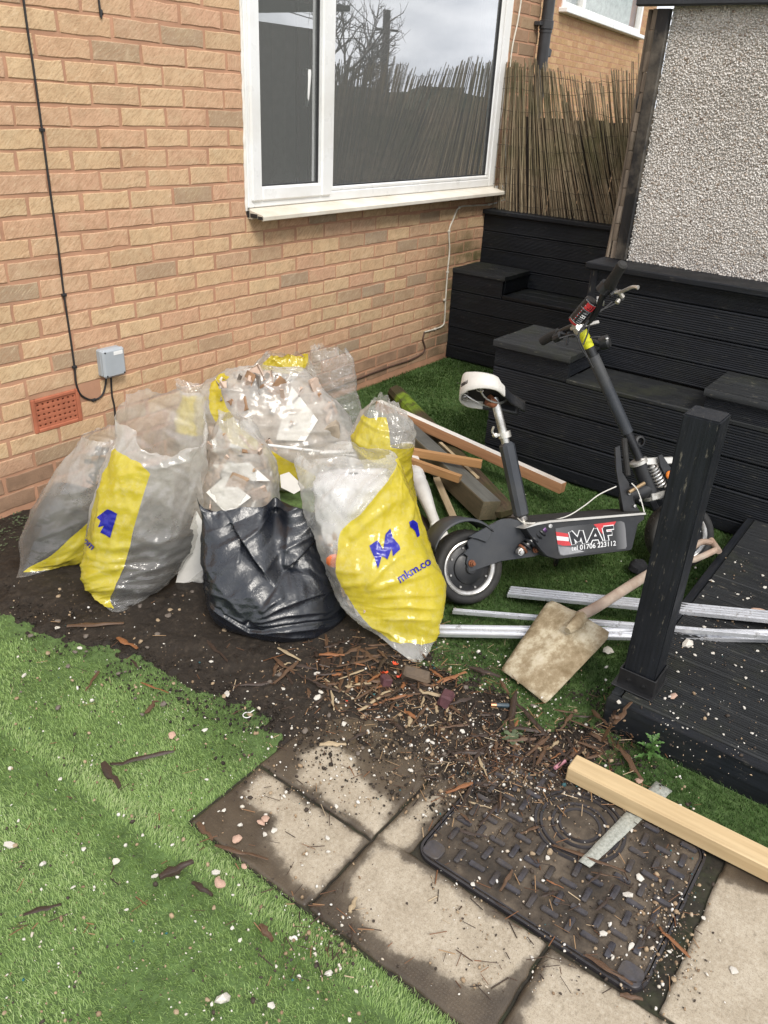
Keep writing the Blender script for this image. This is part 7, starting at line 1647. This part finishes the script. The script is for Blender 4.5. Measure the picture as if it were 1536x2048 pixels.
cl_c = [(720, 1320, 80, 45, 70), (800, 1360, 90, 50, 60), (690, 1370, 90, 40, 40), (900, 1430, 90, 45, 40), (1000, 1500, 100, 45, 46), (1100, 1500, 70, 40, 25), (1180, 1480, 45, 45, 20), (960, 1600, 70, 50, 16), (1100, 1790, 140, 80, 16), (560, 1330, 70, 40, 10), (330, 1330, 160, 60, 8), (1230, 1440, 30, 40, 8)]
ntw = 0
for (u, v, su, sv, k) in cl_c:
    for i in range(int(k*.62)):
        uu, vv = u+rng.normal(0, su*.55), v+rng.normal(0, sv*.55); L = rng.uniform(16, 62)*(1 if rng.random() < .8 else 1.5); th = rng.uniform(0, math.pi)
        key = rng.choice(['dark', 'brown', 'orange', 'pale'], p=[.44, .36, .10, .10])
        if vv < 1285 and uu < 690: continue
        twig(uu-L/2*math.cos(th), vv-L/2*math.sin(th)*.75, uu+L/2*math.cos(th), vv+L/2*math.sin(th)*.75, key, rng.uniform(3.2, 8.0), lift=rng.uniform(.003, .016), label='%s %s wood splinter %s' % ('short' if L < 30 else 'medium' if L < 48 else 'long', KW[key], region(uu, vv)), group='%s %s splinters %s' % ('short' if L < 30 else 'medium' if L < 48 else 'long', KW[key], region(uu, vv))); ntw += 1
print('twigs', ntw)
# chips and stones
M_chip = simple('white_plaster_chip', (.62, .59, .53), .8, var=.1, scale=40, bump=.4, bscale=150, dirt=(.36, .31, .25), dirt_amt=.5, rnd=True)
M_stone = simple('tan_pebble', (.33, .245, .155), .7, var=.35, scale=30, bump=.3, rnd=True); M_stoned = simple('grey_brown_pebble', (.14, .115, .095), .7, var=.4, scale=30, bump=.3, rnd=True)
M_pinkp = simple('pink_plaster', (.50, .33, .25), .9, var=.12, scale=30, bump=.5)
def rock_mesh(nm, mat, seed, flat, sub=2, sharp=.25):
    b_ = bmesh.new(); bmesh.ops.create_icosphere(b_, subdivisions=sub, radius=.5); r_ = np.random.default_rng(seed)
    V = np.array([v.co[:] for v in b_.verts]); d = 1+sharp*noise3(V*2.1+seed*3.1, 1, seed)+sharp*.6*noise3(V*4.3, 1, seed+9)
    pl = r_.normal(size=(5, 3)); pl /= np.linalg.norm(pl, axis=1)[:, None]
    V = V*d[:, None]
    for q in pl: hh_ = V @ q; V -= np.outer(np.maximum(hh_-.33, 0)*.9, q)
    V[:, 2] *= flat
    for v, c in zip(b_.verts, V): v.co = c
    me = bpy.data.meshes.new(nm); b_.to_mesh(me); b_.free(); me.polygons.foreach_set('use_smooth', [True]*len(me.polygons)); me.set_sharp_from_angle(angle=math.radians(38)); me.materials.append(mat); return me
CH = [rock_mesh('plaster_chip', M_chip, k, .30 if k % 2 else .5, 1, .35) for k in range(6)]
ST = [rock_mesh('pebble', M_stone, k+20, .65, 2, .15) for k in range(3)]; SD = [rock_mesh('pebble', M_stoned, k+30, .6, 2, .2) for k in range(3)]; PK = [rock_mesh('plaster_lump', M_pinkp, k+40, .3, 2, .3) for k in range(3)]
def stone(u, v, wpx, meshes, nm, label, cat, group, asp=1.0):
    p = G(u, v); p = G(u, v, zat(*p[:2])+.002); dep = (p-CAM) @ FW; s_ = wpx*dep/F_PX; o = bpy.data.objects.new(nm, meshes[rng.integers(len(meshes))]); COL.objects.link(o); o.location = p; o.rotation_euler = (rng.normal(0, .15), rng.normal(0, .15), rng.uniform(0, 6.28)); o.scale = (s_, s_*asp, s_); return tag(o, label, cat, group)
big = [(232, 1722, 20, CH, 'square grey white rubble chip alone on the left turf'), (20, 1965-500+225, 26, CH, 'rounded pale chip at the left edge of the turf'), (85, 1728, 20, CH, 'small pale chip right of a rounded one on the left turf'), (445, 1998, 46, CH, 'largest white plaster lump, on the turf at the bottom'), (657, 1947, 24, CH, 'pale angular chip on turf by the lower paving edge'), (543, 2010, 22, CH, 'pale chip near the bottom edge of the turf'), (310, 1752, 16, CH, 'small pale chip midway across the left turf'), (440, 1766, 34, PK, 'flat brown tile fragment on turf beside the paving'), (432, 1745, 20, CH, 'white chip behind the brown tile fragment'),
       (635, 1395, 26, CH, 'crumbly white lump on soil below the black bag'), (1320, 1640+150, 1, CH, ''), (548, 1660, 18, CH, 'white chip on the left paving slab corner'), (522, 1645, 22, PK, 'flat brownish plaster flake on the left paving slab'), (480, 1650, 16, CH, 'bright white chip on the wet left paving slab'), (532, 1637, 24, PK, 'long pink plaster flake on the left paving slab'), (474, 1678, 26, PK, 'pink plaster flake near the left paving corner'), (530, 1668, 18, CH, 'grey white stone on the left paving slab'), (656, 1677, 15, CH, 'small white chip in the middle of the left paving slab'), (488, 1732, 18, PK, 'small pink flake at the paving edge'), (1300, 1665, 1, CH, ''),
       (1255, 1790, 24, CH, 'white chip on the right half of the cover'), (1280, 1755, 22, CH, 'white chip near the right edge of the cover'), (1205, 1867, 20, CH, 'white chip near the lower middle of the cover'), (1262, 1892, 26, CH, 'long white chip on the lower right of the cover'), (1468, 1940, 26, CH, 'white chip alone on the right paving slab'), (1095, 1715, 16, CH, 'pale stone beside the orange pebble on the cover'), (1065, 1707, 14, ST, 'orange pebble on the middle of the cover'), (1100, 1704, 18, ST, 'square tan stone on the middle of the cover'), (885, 1458, 16, ST, 'yellow pebble in the litter on the upper slab edge'), (965, 1530, 18, CH, 'white chip in litter left of the cover'), (940, 1527, 16, CH, 'bright white flake on the wet slab'), (865, 1485, 20, CH, 'grey white chip on the wet slab'), (980, 1492, 20, CH, 'white chip by the broad leaved weed'), (1348, 1392, 26, PK, 'pinkish flake on the deck beside the post shoe'), (1520, 1222, 40, PK, 'flat buff stone on the deck at the right edge'), (1375, 1288, 40, CH, 'large curled white paint flake on deck below the tracks'), (1278, 1562, 20, PK, 'pinkish stone on turf above the new timber'), (1215, 1300, 30, CH, 'curled grey flake beside the shovel blade'), (1238, 1405, 14, CH, 'white chip at the shovel mouth corner'), (610, 1462, 18, SD, 'dark round pebble on soil above the slabs'), (345, 1470, 20, PK, 'brown flake on the left turf'), (410, 1460, 18, CH, 'white flake standing on the left turf'), (455, 1388, 22, CH, 'flat white flake on soil at turf edge')]
for u, v, w_, ms_, lb in big:
    if lb: stone(u, v, w_*.95, ms_, {id(CH): 'plaster_chip', id(PK): 'plaster_lump', id(ST): 'pebble', id(SD): 'pebble'}[id(ms_)], lb, 'rubble', 'rubble pieces lying about the yard', rng.uniform(.55, .9))
def srgn(u, v):
    if u > 1300 and v < 1500: return 'on the grooved deck'
    if u > 870 and v > 1560: return 'on the inspection cover'
    if v < 1290: return 'on the soil under the bags'
    if u > 600 and v < 1600: return 'in the twig litter' if u < 900 else 'near the weed and cover'
    if v < 1480: return 'where soil meets the left turf'
    if u > 390 and 1500 < v < 1800 and u-390 > (1640-v)*.5: return 'on the left paving slabs'
    return ('on the upper left turf' if u < 300 else 'on the turf beside the paving') if v < 1650 else ('on the middle left turf' if u < 300 else 'on the turf below the paving') if v < 1850 else 'on the nearest turf'
def field(n, box, wr, kinds, pos=None):
    for _ in range(n):
        u, v = rng.uniform(*box[:2]), rng.uniform(*box[2:]); k = rng.choice(len(kinds)); ms_, nm, lb, gp = kinds[k]
        w_ = rng.uniform(*wr); sz_ = 'tiny' if w_ < 8 else 'small' if w_ < 11 else 'larger'; pl_ = pos or srgn(u, v)
        stone(u, v, w_, ms_, nm, '%s %s %s' % (sz_, lb, pl_), 'rubble', '%s %s %s' % (sz_, gp, pl_), rng.uniform(.55, 1))
KC = (CH, 'plaster_chip', 'white plaster chip', 'white plaster chips'); KS = (ST, 'pebble', 'tan pebble', 'tan pebbles'); KD = (SD, 'pebble', 'dark pebble', 'dark pebbles')
field(48, (0, 720, 1480, 2048), (6, 13), [KC, KC, KC, KS]); field(85, (30, 700, 1150, 1430), (6, 15), [KC, KS, KS, KD, KD]); field(60, (620, 1230, 1300, 1580), (6, 15), [KC, KC, KS, KD]); field(34, (880, 1420, 1560, 1980), (6, 13), [KC, KC, KS]); field(34, (1330, 1536, 1130, 1500), (5, 11), [KC])
for _ in range(16):
    p = PX(rng.uniform(1040, 1160), 0, 1.0)
# fine crumbs as one mass
def crumb(n, f):
    out = []
    while sum(len(o) for o in out) < n:
        u, v = f(n); out.append(np.stack([u, v], 1))
    return np.concatenate(out)[:n]
def G_many(uv, z=0.0):
    d = FW*F_PX+np.outer(uv[:, 0]-768, RT)-np.outer(uv[:, 1]-1024, UP); return CAM+d*((z-CAM[2])/d[:, 2])[:, None]
parts_ = [np.stack([rng.uniform(0, 760, 1100), rng.uniform(1440, 2048, 1100)], 1), np.stack([rng.uniform(20, 700, 900), rng.uniform(1150, 1440, 900)], 1), np.stack([rng.normal(830, 130, 2600), rng.normal(1390, 60, 2600)], 1), np.stack([rng.normal(1030, 110, 2600), rng.normal(1530, 50, 2600)], 1), np.stack([rng.uniform(860, 1400, 900), rng.uniform(1560, 1990, 900)], 1), np.stack([rng.normal(1330, 45, 600), rng.normal(1850, 90, 600)], 1), np.stack([rng.uniform(480, 900, 700), rng.uniform(1440, 1640, 700)], 1), np.stack([rng.uniform(1300, 1536, 500), rng.uniform(1080, 1560, 500)], 1), np.stack([rng.normal(640, 60, 250), rng.normal(1890, 50, 250)], 1), np.stack([rng.uniform(880, 1300, 260), rng.uniform(720, 1420, 260)], 1)]
uv = np.concatenate(parts_); P = G_many(uv); n = len(P)
kp = (P[:, 1] < -.03) & (P[:, 0] < 1.38+(P[:, 1] > -1.1)*1.3); P = P[kp]; n = len(P)
zz = np.array([zat(x, y) for x, y in P[:, :2]]); ondeck = zz > .09
P2 = CAM+(P-CAM)*((zz-CAM[2])/(0-CAM[2]))[:, None]; P2[:, 2] = zz+rng.uniform(0, .002, n)
sz = np.minimum(rng.lognormal(math.log(.0016), .6, n), .006)
V, T = scatter_rocks(P2, sz[:, None]*rng.uniform(.4, 1.3, (n, 3))); me = fast_mesh('crumbs', V, tris=T)
t = NT('crumbs'); at = t('Attribute', attribute_name='tone'); M_cr = t.pbr(t.ramp(at.outputs['Fac'], [(0.0, (.66, .64, .60)), (.2, (.55, .50, .42)), (.26, (.36, .26, .16)), (.6, (.20, .13, .075)), (.66, (.04, .028, .02)), (.985, (.05, .035, .025)), (.99, (.02, .10, .12)), (1.0, (.02, .12, .12))]), .75)
a_ = me.attributes.new('tone', 'FLOAT', 'POINT'); a_.data.foreach_set('value', np.repeat(rng.random(n), len(iv)).astype(np.float32)); o = link('litter_crumbs', me, M_cr); tag(o, 'fine crumbs of plaster wood and grit strewn over the ground', kind='stuff')
# soil crumbs spilled over the turf edge
ns = 9000; tt_ = rng.random(ns)*len(SOIL); ia = tt_.astype(int); fa = (tt_-ia)[:, None]; E0 = SOIL[ia]; E1 = SOIL[(ia+1) % len(SOIL)]; Q = E0*(1-fa)+E1*fa+rng.normal(0, .07, (ns, 2))
kq = in_frame(Q[:, 0], Q[:, 1]) & (Q[:, 1] < -.04) & ~((Q[:, 0] > DX0) & (Q[:, 1] < DY0)); Q = Q[kq]; Q = Q[(noise3(xy3(Q[:, 0], Q[:, 1]), 14, 91) > -.25)]; n = len(Q); P2 = np.stack([Q[:, 0], Q[:, 1], rng.uniform(.001, .006, n)], 1); sz = np.minimum(rng.lognormal(math.log(.0022), .5, n), .0055)
V, T = scatter_rocks(P2, sz[:, None]*rng.uniform(.5, 1.4, (n, 3))); o = link('soil_crumbs', fast_mesh('soil_crumbs', V, tris=T), M_soil); tag(o, 'dark soil crumbs spilled along the edge of the turf', kind='stuff')
# fine splinters as one mass
uvs = np.concatenate([np.stack([rng.normal(800, 110, 620), rng.normal(1365, 55, 620)], 1), np.stack([rng.normal(1020, 110, 620), rng.normal(1520, 50, 620)], 1), np.stack([rng.uniform(860, 1400, 150), rng.uniform(1560, 1990, 150)], 1), np.stack([rng.uniform(20, 720, 110), rng.uniform(1180, 1900, 110)], 1), np.stack([rng.normal(660, 70, 40), rng.normal(1890, 50, 40)], 1), np.stack([rng.normal(1220, 30, 120), rng.normal(1470, 40, 120)], 1)])
P = G_many(uvs); n = len(P); zz = np.array([zat(x, y) for x, y in P[:, :2]]); P[:, 2] = zz+rng.uniform(.001, .010, n); kp = zz < .09; P = P[kp]; n = len(P)
th = rng.uniform(0, 6.28, n); L = rng.uniform(.006, .022, n); W = rng.uniform(.0006, .0016, n); d = np.stack([np.cos(th), np.sin(th), rng.normal(0, .12, n)], 1); s_ = np.stack([-np.sin(th), np.cos(th), np.zeros(n)], 1)
up_ = np.array([0, 0, 1.0]); A0, A1 = P-d*L[:, None], P+d*L[:, None]; w3 = s_*W[:, None]; h3 = up_*W[:, None]*.7
V = np.stack([A0-w3, A0+w3, A0+h3, A1-w3, A1+w3, A1+h3], 1).reshape(-1, 3); i6 = np.arange(n)[:, None]*6
qd = np.concatenate([i6+np.array([0, 1, 4, 3]), i6+np.array([1, 2, 5, 4]), i6+np.array([2, 0, 3, 5])]); me = fast_mesh('splinters', V, quads=qd)
t = NT('fine_splinters'); at = t('Attribute', attribute_name='tone'); M_sp = t.pbr(t.ramp(at.outputs['Fac'], [(0.0, (.025, .016, .011)), (.5, (.065, .036, .021)), (.75, (.20, .085, .035)), (.92, (.36, .23, .12)), (1.0, (.50, .40, .27))]), .6)
a_ = me.attributes.new('tone', 'FLOAT', 'POINT'); a_.data.foreach_set('value', np.repeat(rng.random(n), 6).astype(np.float32)); o = link('litter_splinters', me, M_sp); tag(o, 'fine wood splinters strewn through the litter', kind='stuff')
# distinct bits
M_prp = simple('purple_engineering_brick', (.085, .033, .038), .75, var=.25, scale=30, bump=.5); M_slate = simple('grey_brown_stone', (.105, .075, .05), .8, var=.3, scale=25, bump=.5)
def chunk(c, size, az, mat, nm, label, cat, tilt=(0, 0)):
    mb = MB(); mb.cbox((0, 0, 0), size, None, min(size)*.16, 0, min(size)*.05); o = mb.build(nm, mat, origin=(0, 0, 0), angle=25); o.location = c; o.rotation_euler = (tilt[0], tilt[1], az); return tag(o, label, cat)
chunk(G(892, 1398, .022), (.05, .038, .040), .3, M_prp, 'brick_piece', 'purple brick chunk lying at the turf edge', 'brick piece', (.2, .1))
chunk(G(772, 1362, .015), (.04, .03, .03), 1.0, M_prp, 'brick_piece', 'smaller purple brick chunk among the twigs', 'brick piece', (.3, .2))
chunk(G(832, 1350, .022), (.085, .04, .035), -.9, M_slate, 'stone', 'long brown stone below the tip of the yellow bag', 'stone', (.5, .3))
chunk(G(650, 1325, .010), (.05, .035, .008), .6, M_w_dark, 'slate_piece', 'flat dark slate fragment on soil right of the black bag', 'slate', (.2, .1))
M_or = simple('torn_orange_plastic', (.72, .085, .035), .35, bump=.1)
for u, v, az, lb in ((790, 1328, .2, 'torn orange red plastic shard highest by the yellow bag tip'), (768, 1346, 1.2, 'folded orange red plastic shard in the middle of the twigs'), (802, 1352, 2.2, 'curled orange red plastic shard beside the long brown stone'), (693, 1402, .8, 'tiny orange red plastic shard on soil left of the twigs')):
    k = .4 if 'tiny' in lb else 1; mb = MB(); V = [((i-2)*.007*k, (j-1)*.008*k*(1-.2*i/4), (.004*math.sin(i*1.6)+.004*abs(j-1))*k) for i in range(5) for j in range(3)]; mb.add(V, [(i*3+j, i*3+j+1, (i+1)*3+j+1, (i+1)*3+j) for i in range(4) for j in range(2)]); o = mb.build('plastic_shard', M_or, origin=(0, 0, 0)); o.location = G(u, v, .018); o.rotation_euler = (.3, .5, az); tag(o, lb, 'plastic shard')
a, b = G(982, 1410, .012), G(1018, 1411, .012); v_ = unit(b-a); bt = empty('battery', tuple((a+b)/2-V3(0, 0, .01)), 'small battery with a copper coloured end on the turf', 'battery')
MB().tube([a, a+v_*.016], .0068, 14).build('copper_end', simple('copper_end', (.55, .25, .14), .35, .8, bump=0), bt); MB().tube([a+v_*.0162, b-v_*.003, b], [.0068, .0068, .005], 14).build('dark_sleeve', simple('battery_sleeve', (.04, .06, .075), .35, bump=0), bt)
a, b = G(1110, 1536, .012), G(1130, 1522, .012); tag(MB().tube([a, b], .0055, 12).build('pink_tube', simple('pink_plastic', (.55, .25, .30), .4, bump=0)), 'short pink plastic tube at the end of the new timber', 'plastic tube')
th = np.linspace(0, 2*math.pi, 30); rc = G(494, 1430, .008); tag(MB().tube(rc+np.stack([.0115*np.cos(th), .0115*np.sin(th), np.zeros(30)], 1), .0013, 6, cap=False).tube([rc+V3(.0115, 0, 0), rc+V3(.026, -.003, .003)], .0014, 6).build('cable_tie', M_upvc), 'white looped cable tie on the turf edge by the soil', 'cable tie')
a, b = G(1008, 1335, .01), G(0, 0, .0) if False else G(1030, 1352, .012)
